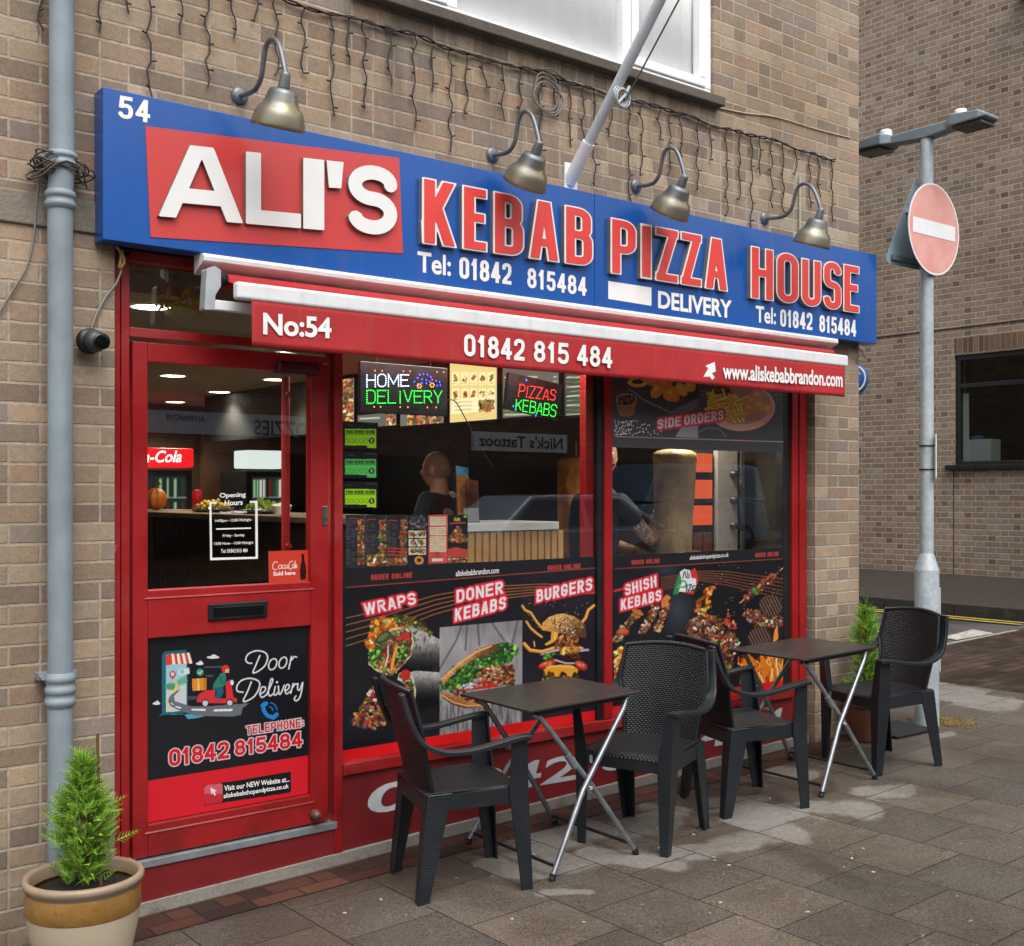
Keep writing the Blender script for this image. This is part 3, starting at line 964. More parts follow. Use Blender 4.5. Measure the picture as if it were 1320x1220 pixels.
for i in range(120):
    x = X0 + .02 + (X1 - X0 - .04) * i / 119
    y = .078 + .002 * math.sin(i * 1.1) + .001 * math.sin(i * 2.7)
    P.append([(x, y, Z0), (x, y, Z1)])
cv.grid(P).build('net_curtain', M['curtain'], uwin, solid=.002)
MB().box(X0 - .02, X1 + .03, -.065, .02, 3.835, 3.888).build('window_sill', M['sill_stone'], uwin, bevel=.006)
MB().box(X0 - .2, X1 + .2, .31, .33, 3.8, 5.4).build('window_reveal', M['curtain'], uwin)

# room behind the shop front
YF, YG, YL, YD = .05, .085, .062, .092
RX0, RX1, RY1, RZ0, RZ1 = 1.5, 6.2, 6.4, .12, 2.46
wallm = plain('dark_tiled_wall', '2c2824', 0.5, var=0.3, scale=3)
woodw = plain('brown_panelled_wall', '3f2c1e', 0.55, var=0.3, scale=3)
MB().box(RX0, RX1, .12, RY1, RZ0 - .1, RZ0).build('shop_floor', plain('dark_floor_tile', '35322e', 0.4, var=0.2), B)
MB().box(RX0 - .1, RX1 + .03, .3, RY1, RZ1, RZ1 + .05).build('shop_ceiling', M['cream'], B)
MB().box(RX0 - .1, RX0, .3, RY1, RZ0, RZ1).build('side_wall', M['cream'], B)
MB().box(RX1, RX1 + .026, .3, RY1, RZ0, RZ1).build('tiled_wall', wallm, B)
MB().box(RX0, RX1, RY1, RY1 + .1, RZ0, RZ1).build('rear_wall', woodw, B)
MB().box(2.9, RX1, 2.3, 2.42, 2.10, RZ1).build('menu_bulkhead', M['dark'], B)

# ---- shop front joinery
fr = MB()
zt = 2.56
fr.box(1.636, 1.673, YF, .14, gz(1.6), zt).box(1.678, 1.712, YF + .004, .14, gz(1.6), zt)
fr.box(2.643, 2.685, YF, .14, gz(2.6) + .02, zt)
fr.box(1.712, 2.643, YF + .004, .14, 2.238, 2.276)
fr.box(1.712, 6.05, YF + .004, .14, 2.54, zt + .02)
fr.build('door_frame', M['red_worn'], B, bevel=.003)
MB().box(1.676, 2.64, .1, .13, 2.276, 2.54).build('transom_glass', M['glass'], B)
fr = MB()
MB().box(4.199, 4.260, YG + .008, .14, .40, zt).build('window_mullion', M['red'], B, bevel=.004)
fr.box(4.302, 4.358, YF, .14, .395, zt)
fr.build('window_mullion', M['red'], B, bevel=.004)
MB().box(5.916, 5.975, YF + .01, .14, gz(6), zt).build('window_post', M['red'], B, bevel=.004)
MB().box(5.978, 6.044, YF, .14, gz(6), zt).build('window_post', M['red'], B, bevel=.004)
MB().box(4.262, 4.302, YF + .016, .14, .39, zt).build('black_gasket', M['black'], B)
MB().box(5.852, 5.916, YF + .03, .14, .39, zt).build('black_gasket', M['black'], B)
rs = MB()
def gbox(x0, x1, y0, y1, z1, d=0.0):
    v = [(x, y, z) for x in (x0, x1) for y in (y0, y1) for z in (gz(x) + d, z1)]
    return v, [(0, 1, 3, 2), (4, 6, 7, 5), (0, 4, 5, 1), (2, 3, 7, 6), (0, 2, 6, 4), (1, 5, 7, 3)]
rs.add(*gbox(2.687, 5.914, YF + .012, .16, .335, .05))
riser = rs.build('stall_riser', M['red_riser'], B)
MB().box(2.687, 5.914, YF - .006, .16, .339, .392).build('window_rail', M['red_worn'], riser, bevel=.004)
ds = MB().add(*gbox(1.714, 2.641, YF + .004, .16, .105, .045)).build('door_riser', M['red_riser'], B)
MB().box(1.714, 2.655, YF - .004, .18, .108, .140).build('threshold', plain('aluminium_threshold', '9aa0a6', 0.4, 0.6, 0.2), ds, bevel=.003)
MB().add(*gbox(1.636, 6.05, YF - .012, .16, 0.0, -.2)).v
pv, pf = gbox(1.636, 6.05, YF - .012, .16, 0, -.2)
pv = [(x, y, gz(x) + .048) if i % 2 else (x, y, z) for i, (x, y, z) in enumerate(pv)]
MB().add(pv, pf).build('plinth', M['plinth'], B)
# painted telephone number on the riser, only partly seen between the chairs
nm = MB()
yr = YF + .012
pnt = plain('faded_white_paint', 'b9bcc0', 0.6, var=0.12)
for tx_, q in (('01842', [(474, 1051), (744, 1005), (744, 972), (474, 1013)]), ('815484', [(776, 997), (1010, 942), (1010, 912), (776, 964)])):
    nm = MB()
    font_text(nm, tx_, fq(q, yr), yr - .002, bold=.02, shear=.12)
    nm.build('painted_number', pnt, riser)

# window panes
for x0, x1 in ((2.686, 4.261), (4.36, 5.851)):
    g = MB().box(x0, x1, YG, YG + .006, .393, zt - .02).build('shop_window', M['glass'], B)

# ---- the door
dr = MB()
DX0, DX1, DZ0, DZ1 = 1.727, 2.617, .148, 2.222
gx0, gx1, gz0, gz1, pz0, pz1 = 1.79, 2.531, 1.222, 2.144, .277, 1.027
for x0, x1, z0, z1 in ((DX0, gx0, DZ0, DZ1), (gx1, DX1, DZ0, DZ1), (gx0, gx1, gz1, DZ1), (gx0, gx1, pz1, gz0), (gx0, gx1, DZ0, pz0)):
    dr.box(x0, x1, YL, YL + .05, z0, z1)
door = dr.build('shop_door', M['red'], B, bevel=.004)
MB().box(gx0, gx1, YD, YD + .006, gz0, gz1).build('door_glass', M['glass'], door)
MB().box(gx0, gx1, YD - .006, YD + .012, pz0, pz1).build('door_panel', M['black'], door)
for z in (pz0, gz0):                            # sloping beads under glass and panel
    MB().add([(gx0 - .015, YL - .004, z - .035), (gx1 + .015, YL - .004, z - .035), (gx1, YD - .008, z), (gx0, YD - .008, z), (gx0 - .015, YL + .02, z - .05), (gx1 + .015, YL + .02, z - .05)],
             [(0, 1, 2, 3), (4, 5, 1, 0)]).build('bead', M['red_worn'], door)
x0, x1, z0, z1 = rect([(268, 799.7), (344, 796.5), (343.7, 774.5), (267.5, 777.5)], YL)
lb = MB().box(x0, x1, YL - .012, YL + .002, z0, z1).build('letterbox', M['black'], door, bevel=.006)
MB().box(x0 + .022, x1 - .022, YL - .017, YL - .0125, z0 + .018, z1 - .016).build('flap', plain('glossy_black', '0c0d10', 0.2), lb, bevel=.003)
x0 = atY(421, 677, YL)[0]
MB().box(2.585, 2.612, YL - .006, YL + .002, 1.47, 1.555).build('lock_plate', M['steel'], door, bevel=.002)
MB().lathe([(.001, 0), (.022, .0), (.024, .012), (.018, .03), (.012, .042), (.001, .043)], 20, (2.545, YL - .001, .19), axis='y').build('door_stop', plain('dull_brass_knob', '6e4f46', 0.5, 0.4), door)
MB().box(2.36, 2.565, YL - .03, YL + .045, 2.135, 2.188).build('door_closer', plain('dark_red_cover', '4a1416', 0.45), door, bevel=.018, segs=4)
hb = MB().tube([(2.452, YD + .06, 2.13), (2.452, YD + .06, 1.3)], .019, 16)
hb.tube([(2.452, YD + .02, 2.05), (2.452, YD + .06, 2.05)], .012, 10).tube([(2.452, YD + .02, 1.38), (2.452, YD + .06, 1.38)], .012, 10)
hb.build('pull_handle', M['red'], door)
MB().box(2.58, 2.612, YL - .004, YL + .001, 2.185, 2.195).build('door_contact', M['steel'], door)

# ================================================================== building across the alley
FX = 14.3
FB = thing('far_building', 'plain brown brick building across the side street with one dark window', 'building', (FX, 4, .52))
wz0, wz1, wy1, wy0 = 1.972, 3.43, 3.896, 2.1
mb = MB()
mb.box(FX, FX + .3, -4, wy0, 0, 9.5).box(FX, FX + .3, wy1, 20, 0, 9.5).box(FX, FX + .3, wy0, wy1, 0, wz0).box(FX, FX + .3, wy0, wy1, wz1 + .225, 9.5)
mb.box(FX + .3, FX + 9, 19.7, 20, 0, 9.5).box(FX + .3, FX + 9, -4, -3.7, 0, 9.5)
mb.build('wall', M['brick_far'], FB)
MB().box(FX + .001, FX + .3, wy0, wy1, wz1, wz1 + .225).build('soldier_course', M['soldier'], FB)
MB().box(FX - .012, FX + .01, -4, 20, wz1 + .36, wz1 + .372).build('string_course', M['kerb'], FB)
MB().box(FX - .006, FX + .01, wy1 + .004, wy1 + .01, .5, wz0 - .06).build('movement_joint', M['rubber'], FB)
MB().box(FX - .35, FX + 9.2, -4.2, 2.98, 7.87, 8.0).build('eaves', M['concrete'], FB)
MB().box(FX, FX + 9, -4, 20, 9.5, 9.7).build('roof', M['concrete'], FB)
fw = MB()
bl = plain('black_window_frame', '15171c', 0.4)
for y0, y1, z0, z1 in ((wy0, wy1, wz1 - .07, wz1), (wy0, wy1, wz0, wz0 + .05), (wy1 - .07, wy1, wz0 + .05, wz1 - .07), (wy0, wy0 + .07, wz0 + .05, wz1 - .07), (wy0 + .07, wy1 - .07, 2.99, 3.05), ):
    fw.box(FX + .03, FX + .1, y0, y1, z0, z1)
fwin = fw.build('window', bl, FB, bevel=.006)
MB().box(FX + .06, FX + .066, wy0 + .07, wy1 - .07, wz0 + .05, wz1 - .07).build('pane', M['glass_far'], fwin)
MB().box(FX - .07, FX + .03, wy0 - .1, wy1 + .1, wz0 - .06, wz0).build('sill', bl, fwin, bevel=.006)
rm = MB()
rm.box(FX + .3, FX + 3, wy0 - 1, wy0 - .9, 1, 4).box(FX + .3, FX + 3, wy1 + .9, wy1 + 1, 1, 4).box(FX + 3, FX + 3.1, wy0 - 1, wy1 + 1, 1, 4).box(FX + .3, FX + 3, wy0 - .9, wy1 + .9, 3.9, 4).box(FX + .3, FX + 3, wy0 - .9, wy1 + .9, 1.7, 1.75)
rm.build('dim_room', plain('dim_brown_room', '2b211b', 0.9), fwin)
MB().box(FX + .1, FX + .13, wy1 - .14, wy1 - .07, wz0 + .05, wz1 - .5).build('blind_edge', M['curtain'], fwin)
t = thing('white_box', 'white box standing on the window ledge of the brown brick building', 'box', (FX + .28, 3.62, wz0 + .05))
MB().box(FX + .14, FX + .4, 3.46, 3.79, wz0 + .05, wz0 + .34).build('carton', M['white'], t, bevel=.008)
MB().box(FX + .12, FX + .3, wy0, wy1, wz0 + .0, wz0 + .049).build('inner_ledge', M['dark'], fwin)
t = thing('glove_pack', 'crumpled blue cloth lying on top of the white box in the far window', 'cloth', (FX + .25, 3.68, wz0 + .34))
mb = MB()
rr = random.Random(3)
for k in range(7):
    c = (FX + .22 + rr.random() * .08, 3.6 + rr.random() * .16, wz0 + .355 + rr.random() * .03)
    mb.lathe([(.001, -.02), (.03, -.012), (.04, 0), (.026, .014), (.001, .02)], 10, c)
mb.build('cloth', plain('blue_cloth', '3f7fb5', 0.7), t)
p = atX(1103, 489, FX)
t = thing('wall_plaque', 'round blue plaque with a white ring on the brown brick wall', 'plaque', (FX - .02, p[1], p[2]))
MB().lathe([(.001, .03), (.205, .03), (.21, .022), (.21, 0)], 40, (FX, p[1], p[2]), axis='x', mat=Matrix.Rotation(math.pi, 4, 'Z')).build('disc', plain('blue_enamel', '2f5fa8', 0.3), t)
MB().lathe([(.166, .031), (.166, .034), (.192, .034), (.192, .031)], 40, (FX, p[1], p[2]), axis='x', mat=Matrix.Rotation(math.pi, 4, 'Z')).build('ring', M['white'], t)
MB().box(FX - .036, FX - .031, p[1] - .1, p[1] + .1, p[2] + .06, p[2] + .075).build('bar', M['white'], t)
# ================================================================== fascia sign
YS = -.10
SG = thing('shop_sign', 'long blue fascia sign with raised white and red lettering above the shop window', 'sign', (4, -.05, 2.58))
M['blue'] = plain('blue_sign_enamel', '0a4f9e', 0.33, var=0.07, scale=1.5, coat=0.3, world=True, streak=.16)
M['coral'] = plain('coral_red_panel', 'c63f3c', 0.36, var=0.06, scale=1.5, coat=0.2, world=True, streak=.10)
M['letter_side'] = plain('letter_edge', '726b62', 0.5, 0.0, 0.2)
M['letter_white'] = plain('letter_white', 'e2e2e0', 0.4, var=0.03)
M['letter_red'] = plain('letter_red', 'd8413a', 0.35, var=0.08)
xm = atY(766.5, 300, YS)[0]
for x0, x1 in ((1.552, xm - .0012), (xm + .0012, 6.578)):
    MB().box(x0, x1, YS, -.003, 2.578, 3.157).build('sign_panel', M['blue'], SG, bevel=.003)
MB().prism(fq([(194, 306), (519, 327), (514, 204), (187, 163)], YS), YS - .003, YS - .0002).build('red_panel', M['coral'], SG)

def raised(name, letters, tl, bl, t, depth, squash, rim, y=YS):
    """letters: (char, x0, x1) in survey pixels; tl / bl: top and bottom lines ((x,y),(x,y))"""
    f = lambda L, x: L[0][1] + (L[1][1] - L[0][1]) * (x - L[0][0]) / (L[1][0] - L[0][0])
    mb, fc = MB(), MB()
    for c, x0, x1 in letters:
        top, bot = tl, bl
        q = fq([(x0, f(bot, x0)), (x1, f(bot, x1)), (x1, f(top, x1)), (x0, f(top, x0))], y - depth)
        if c == "'":
            q = [(q[3][0] + .012, q[3][1] - .115), (q[2][0] - .012, q[2][1] - .115), q[2], q[3]]
            mb.prism(q, y - depth, y, 0, 1); continue
        if c == 'I':
            mb.prism(q, y - depth, y, 0, 1)
            if rim:
                w_ = rim
                fc.prism([(q[0][0] + w_, q[0][1] + w_), (q[1][0] - w_, q[1][1] + w_), (q[2][0] - w_, q[2][1] - w_), (q[3][0] + w_, q[3][1] - w_)], y - depth - .003, y - depth - .0004)
            continue
        block_text(mb, c, q, y, t, depth, 0.0, 0, 1, res=80, squash=squash)
        if rim: block_text(fc, c, q, y - depth - .0004, t, .0026, -rim, 0, 0, res=80, squash=squash)
    o = mb.build(name, [M['letter_white'], M['letter_side']], SG)
    if rim: fc.build('letter_face', M['letter_red'], o)

raised('lettering', [('A', 206, 312), ('L', 317, 388), ('I', 391, 418), ("'", 421, 443), ('S', 449, 512)], ((206, 183), (512, 217)), ((206, 279), (512, 305)), .228, .022, 1.12, 0)
K1, K2 = ((544, 228), (765, 271)), ((544, 314), (765, 345))
raised('lettering', [('K', 544, 589), ('E', 595.5, 628.5), ('B', 635.5, 676), ('A', 681, 721.5), ('B', 727.5, 765)], K1, K2, .27, .026, 1.6, .0115)
raised('lettering', [('P', 787, 821), ('I', 825.5, 840.5), ('Z', 844.5, 875), ('Z', 877, 905), ('A', 908, 938.5)], ((787, 280), (938, 309.5)), ((787, 352.5), (938, 376.5)), .27, .026, 1.6, .0115)
raised('lettering', [('H', 967.5, 997.5), ('O', 1000.5, 1030), ('U', 1032.5, 1059), ('S', 1061, 1085), ('E', 1087, 1108)], ((967, 316.5), (1108, 344)), ((967, 384.5), (1108, 404.5)), .27, .026, 1.6, .0115)
for txt, q, b, d in (('54', [(152, 152), (193, 159), (194, 130.5), (153, 123)], .022, .0), ('Tel:', [(538, 351), (581, 356.5), (581, 330), (538, 324)], .022, 0), ('01842', [(592, 359), (659, 367.5), (659, 340.5), (592, 331)], .024, 0),
                     ('815484', [(679.5, 371), (756, 382), (756, 358), (679.5, 345)], .024, 0), ('DELIVERY', [(848, 397.5), (943, 411), (943, 388), (848, 375)], .03, 0),
                     ('Tel:', [(974, 415.5), (1000, 419), (1000, 397.5), (974, 394)], .024, 0), ('01842', [(1005.5, 421), (1047, 426), (1047, 404), (1005.5, 398.5)], .026, 0), ('815484', [(1056, 428), (1103.5, 434.5), (1103.5, 413), (1056, 406)], .026, 0)):
    mb = MB()
    if txt.isdigit(): block_text(mb, txt, fq(q, YS), YS - .0015, .2, gap=.2, squash=1.15)
    else: font_text(mb, txt, fq(q, YS), YS - .0015, bold=b)
    mb.build('vinyl_lettering', M['white_print'], SG)
mb = MB()
mb.prism(fq([(784, 385.5), (839.5, 394.5), (839.5, 371), (784, 362.5)], YS), YS - .0016, YS - .0004)
mb.build('white_patch', M['white_print'], SG)

# ================================================================== awning
AW = thing('awning', 'rolled-in red awning with white front bar and printed valance below the blue sign', 'awning', (4, -.15, 2.4))
M['canvas'] = plain('red_awning_canvas', 'ab2226', 0.75, var=0.14, scale=3.5, streak=.22)
M['bar'] = plain('weathered_white_metal', 'dcdedf', 0.4, var=0.06, streak=.14)
hood = [(-.03, 2.50), (-.112, 2.538), (-.122, 2.545), (-.124, 2.56), (-.118, 2.573), (-.102, 2.5765), (-.03, 2.5765)]
mb = MB()
mb.add([(x, y, z) for x in (1.945, 6.132) for y, z in hood], [(i, i + 1, i + 8, i + 7) for i in range(6)] + [(6, 0, 7, 13)] + [tuple(range(6, -1, -1)), tuple(range(7, 14))])
mb.build('hood', M['bar'], AW)
MB().tube([(1.97, -.09, 2.475), (6.1, -.09, 2.475)], .032, 16).build('roller', M['canvas'], AW)
MB().grid([[(x, -.085 - .165 * t, 2.494 - .056 * t - .006 * math.sin(t * math.pi) + .002 * math.sin(x * 9 + t * 5)) for t in (0, .25, .5, .75, 1)] for x in np.linspace(2.03, 6.0, 60)]).build('fabric', M['canvas'], AW, solid=.002)
MB().box(2.015, 6.018, -.28, -.235, 2.378, 2.447).build('front_bar', M['bar'], AW, bevel=.012, segs=3)
rv = random.Random(2)
ph = [rv.random() * 6 for _ in range(5)]
P = []
for x in np.linspace(2.079, 5.988, 220):
    col = []
    for t in np.linspace(0, 1, 9):
        wv = .005 * t * (math.sin(x * 5.1 + ph[0]) + .6 * math.sin(x * 11.7 + ph[1] + t) + .35 * math.sin(x * 23 + ph[2] + 2 * t))
        col.append((x, -.272 + wv, 2.384 - .189 * t + .002 * t * math.sin(x * 3 + ph[3])))
    P.append(col)
val = MB().grid(P).build('valance', M['canvas'], AW, solid=.0018)
yv = -.278
for txt, q, b in (('No:54', [(339, 431.5), (427, 437), (427, 410), (339, 403)], .03), ('01842', [(598, 459), (676, 465.5), (676, 438), (598, 430.5)], .03), ('815', [(688, 466.5), (733, 470), (733, 443), (688, 439)], .03), ('484', [(744, 471), (789, 475), (789, 448.5), (744, 444)], .03),
                  ('www.aliskebabbrandon.com', [(931.5, 488.5), (1086, 499.5), (1086, 480), (931.5, 468)], .03)):
    mb = MB()
    if txt.isdigit(): block_text(mb, txt, fq(q, yv), yv - .0015, .2, gap=.2, squash=1.1)
    else: font_text(mb, txt, fq(q, yv), yv - .0015, bold=b)
    mb.build('lettering', M['white_print'], val)
mb = MB()
mb.prism(fq([(905.5, 488), (912, 489.5), (913.5, 484.5), (918, 490), (921, 487), (917.5, 481.5), (922.5, 479), (921, 467), (909, 472), (913, 475)], yv), yv - .0016, yv)
mb.build('arrow_mark', M['white_print'], val)
ab = fq([(261, 400), (274, 400), (275, 381), (282, 370), (282, 349), (274, 344), (264, 347), (262, 380)], -.16)
arm = MB().prism(ab, -.18, -.13).build('arm_bracket', plain('grey_casting', 'b4b9be', 0.4, .3), AW, bevel=.008)
p = atY(274, 396, -.16)
MB().box(p[0] - .01, 3.6, -.175, -.14, p[2] - .012, p[2] + .028).build('folding_arm', M['white'], AW, bevel=.004)
MB().lathe([(.001, 0), (.03, 0), (.03, .05), (.001, .05)], 20, (1.985, -.13, 2.475), axis='x').build('end_cap', M['rubber'], AW)

# ================================================================== gooseneck lamps
def lamp_metal():
    m = Mat('aged_lamp_metal', 0.36, 0.7)
    n = m.noise(9.0, 5, 0.6, world=False)
    z = m.obj()[2]
    f = (n + z * 2.2).rng(-.15, .65)
    m.color(m.ramp(f, [(0.12, '9c8c60'), (0.42, '8a867c'), (0.8, '6b6f72')]))
    m.rough(n.rng(0.3, 0.7, 0.25, 0.5))
    return m.m
M['lampm'] = lamp_metal()
M['arm'] = plain('grey_painted_arm', '6f7478', 0.4, 0.5, 0.2)
apx = [(308, 124), (322, 120), (331, 113), (337, 98), (340, 76), (343, 60), (349, 51), (356, 53), (361, 63), (365, 80), (368, 97)]
xl = atY(308, 124, 0)[0]
A0 = [atX(px, py, xl) for px, py in apx]
A0 = [(p[1], p[2] - A0[0][2]) for p in A0]
A0[0] = (0.0, 0.0)
lamps = [(2.156, 3.276, 19, 'brass bell lamp on a gooseneck arm over the white name lettering, nearest the drainpipe'), (3.494, 3.271, 33, 'brass bell lamp on a gooseneck arm just left of the sloping flagpole foot'),
         (4.480, 3.281, 33, 'brass bell lamp on a gooseneck arm above the end of the word PIZZA'), (5.566, 3.264, 20, 'brass bell lamp on a gooseneck arm near the street corner end of the sign')]
for x, z, tilt, lab in lamps:
    L = thing('gooseneck_lamp', lab, 'lamp', (x, 0, z), 'gooseneck lamps above the sign')
    MB().lathe([(.001, .018), (.02, .018), (.036, .012), (.036, 0.0)], 20, (x, 0, z), axis='y').build('wall_plate', M['arm'], L)
    k = 1.0 if x in (2.156, 5.566) else .88
    pts = [(x, y * k, z + h) for y, h in A0]
    # smooth the arch
    sm = []
    for i in range(len(pts) - 1):
        a = pts[max(i - 1, 0)]; b = pts[i]; c = pts[i + 1]; d = pts[min(i + 2, len(pts) - 1)]
        for s in range(4):
            t = s / 4
            sm.append(tuple(.5 * (2 * b[q] + (c[q] - a[q]) * t + (2 * a[q] - 5 * b[q] + 4 * c[q] - d[q]) * t * t + (3 * b[q] - a[q] - 3 * c[q] + d[q]) * t ** 3) for q in range(3)))
    sm.append(pts[-1])
    MB().tube(sm, .0105, 12).build('arm', M['arm'], L)
    e = Vector(sm[-1])
    rot = Matrix.Translation(e) @ Matrix.Rotation(R(tilt), 4, 'X') @ Matrix.Translation(-e)
    so_ = MB().lathe([(.001, .012), (.016, .012), (.02, 0), (.024, -.045), (.026, -.055), (.001, -.055)], 18, mat=rot @ Matrix.Translation(e)).build('socket', M['arm'], L)
    sh = MB().lathe([(.022, -.05), (.05, -.055), (.058, -.07), (.066, -.1), (.074, -.118), (.088, -.13), (.099, -.155), (.106, -.19), (.108, -.205), (.103, -.205), (.1, -.185), (.09, -.15), (.06, -.11), (.045, -.065), (.001, -.06)], 36)
    sh.v = [tuple(v) for v in sh.v]
    ob = sh.build('lamp_shade', M['lampm'], L)
    ob.matrix_local = Matrix.Translation(e - Vector((x, 0, z))) @ Matrix.Rotation(R(tilt), 4, 'X')
    ob.data.transform(Matrix.Translation(Vector((x, 0, z))))
    bu = MB().lathe([(.001, -.06), (.02, -.065), (.03, -.1), (.034, -.13), (.025, -.155), (.001, -.163)], 16)
    bo = bu.build('bulb', M['curtain'], L)
    bo.matrix_local = Matrix.Translation(e - Vector((x, 0, z))) @ Matrix.Rotation(R(tilt), 4, 'X'); bo.data.transform(Matrix.Translation(Vector((x, 0, z))))

# ================================================================== flagpole
xp = atY(733, 236, 0)[0]
fp = [atX(px, py, xp) for px, py in ((733, 236), (850, 2), (874, -46))]
FPo = thing('flagpole', 'pale grey pole leaning out above the sign, with a rope tied to it', 'flagpole', fp[0])
d = (Vector(fp[2]) - Vector(fp[0]))
e = Vector(fp[0]) + d * 2.2
MB().tube([fp[0], e], .027, 18).build('pole', plain('pale_grey_paint', 'c3cad0', 0.4, var=.08), FPo)
MB().box(xp - .035, xp + .05, -.014, 0, fp[0][2] - .1, fp[0][2] + .1).build('wall_plate', M['white'], FPo, bevel=.004)
MB().tube([Vector(fp[0]) + d * .0, Vector(fp[0]) + d * .2], .034, 18).build('holder', M['white'], FPo)
c0 = Vector(atX(800, 128, xp)); tt = Vector(fp[0]) + d * 2.0
cl = MB()
cl.tube([c0 + Vector((-.03, -.01, -.03)), c0 + Vector((.02, -.01, .02)), c0 + Vector((.05, -.01, .07))], .008, 8)
for k in range(3):
    cl.tube([c0 + Vector((.045 * math.cos(q), -.02 + .012 * k, .045 * math.sin(q) + .01 * k)) for q in np.linspace(0, 6.2, 14)], .0045, 6)
cl.build('cleat', M['galv'], FPo)
MB().tube([c0 + Vector((.02, -.02, 0)), Vector(fp[0]) + d * 1.2 + Vector((.07, -.05, -.02)), tt], .0045, 6).build('rope', plain('grey_rope', '57544f', .9), FPo)
cc = atY(706, 118, -.03)
t = thing('cable_coil', 'loose loop of grey cable hanging on the brick beside the flagpole', 'cable', cc)
mb = MB()
for k in range(3):
    mb.tube([(cc[0] + (.075 + .012 * k) * math.cos(q), -.02 - .008 * k, cc[2] - .02 * k + (.10 - .012 * k) * math.sin(q) + .008 * math.sin(3 * q + k)) for q in np.linspace(0, 6.25, 28)], .0045, 6)
mb.tube([(cc[0] - .06, -.02, cc[2] + .1), (cc[0] + .03, -.022, cc[2] + .125), (cc[0] + .14, -.02, cc[2] + .09)], .004, 6)
mb.build('loop', plain('grey_cable', '6f6b64', .6), t)

# ================================================================== icicle lights
M['wire'] = plain('dark_wire', '2a211c', .6)
IL = thing('icicle_lights', 'unlit string of icicle lights hanging on dark wire along the brick above the sign', 'string lights', (4, -.02, 3.6))
ca, cb = atY(420, 14, -.02), atY(1077, 206, -.02)
zc = lambda x: ca[2] + (cb[2] - ca[2]) * (x - ca[0]) / (cb[0] - ca[0]) + .008 * math.sin(x * 7) + .005 * math.sin(x * 17)
mb = MB()
for k in range(2):
    mb.tube([(x, -.018 - .006 * math.sin(x * 23 + k * 2), zc(x) + .006 * math.sin(x * 31 + k * 3)) for x in np.linspace(.9, cb[0], 150)], .0045, 6)
mb.build('main_wire', M['wire'], IL)
ri = random.Random(11)
x = 1.02
lens = [.16, .3, .24, .4, .2, .34, .27, .46, .22, .38, .3]
i = 0
while x < cb[0] - .02:
    ln = lens[i % len(lens)] * (.8 + .5 * ri.random()) * (1.15 if x > 4 else 1)
    if 2.06 < x < 2.3 or 3.4 < x < 3.6: ln *= .8
    i += 1
    n = max(5, int(ln / .035))
    z0 = zc(x)
    p, q = [], ri.random() * 6
    for k in range(n + 1):
        s = ln * k / n
        p.append((x + .010 * math.sin(q + s * 38) + (ri.random() - .5) * .012 + .02 * (ri.random() - .5) * (k == n), -.012 - .006 * ri.random(), z0 - s))
    mb = MB().tube(p, .0036, 5)
    for k in range(2, n + 1, 3):                     # a bulb holder every few centimetres
        a = Vector(p[k]); dr_ = ri.choice((-1, 1))
        mb.tube([a, a + Vector((dr_ * (.014 + .012 * ri.random()), -.006, .004 + .012 * (ri.random() - .6)))], .0042, 5)
    mb.build('light_strand', M['wire'], IL)
    x += .075 + .07 * ri.random()

# ================================================================== downpipe and cables on the left
PX, PY, PR = 1.400, -.078, .0455
DP = thing('drainpipe', 'grey plastic drainpipe running down the brick left of the shop door', 'drainpipe', (PX, PY, gz(PX)))
pz = lambda py: atY(78, py, PY)[2]
MB().tube([(PX + .006, PY, 7.4), (PX + .006, PY, pz(225)), (PX, PY, pz(245)), (PX, PY, gz(PX) - .05)], PR, 28).build('pipe', M['pipe'], DP)
def ring(name, py0, py1, r, dx=0.0, ridges=1):
    z0, z1 = pz(py1), pz(py0)
    prof = [(PR, z0), (r, z0 + .004)]
    for k in range(ridges):
        a = z0 + (z1 - z0) * (k + .5) / ridges
        w_ = (z1 - z0) / ridges * .3
        prof += [(r, a - w_), (r + .004, a - w_ + .003), (r + .004, a + w_ - .003), (r, a + w_)]
    prof += [(r, z1 - .004), (PR, z1)]
    return MB().lathe(prof, 28, (PX + dx, PY, 0)).build(name, M['pipe'], DP)
ring('pipe_socket', 196, 218, PR + .007, .005, 2)
ring('pipe_socket', 246, 271, PR + .006, 0, 2)
ring('pipe_socket', 867, 912, PR + .005, 0, 3)
z = pz(872)
MB().box(PX - .07, PX + .07, PY + .02, 0.0, z - .014, z + .014).tube([(PX - .062, PY - .005, z), (PX - .062, 0, z)], .009, 10).build('pipe_bracket', M['pipe'], DP, bevel=.002)
z = pz(205)
MB().box(PX - .075, PX + .08, PY + .02, 0.0, z - .012, z + .012).build('pipe_bracket', M['pipe'], DP, bevel=.002)
rc = random.Random(4)
cz = atY(78, 215, -.08)[2]
t = thing('cable_bundle', 'tangle of dark cables wrapped round the drainpipe at the concrete band', 'cable', (PX, PY, cz))
mb = MB()
for k in range(16):
    a, r0, zz = rc.random() * 6.28, .055 + .07 * rc.random(), cz + (rc.random() - .5) * .07
    ar = 2.5 + 3 * rc.random()
    mb.tube([(PX + r0 * (1.0 + .15 * math.sin(3 * q)) * math.cos(a + q), PY * .9 + min(.07, r0 * .62 * math.sin(a + q)), zz + .025 * math.sin(2 * q + k) - .03 * (r0 - .05) / .07 * abs(math.cos(a + q))) for q in np.linspace(0, ar, 16)], .0035, 6)
mb.build('loops', plain('grime_grey_cable', '4b453d', .7), t)
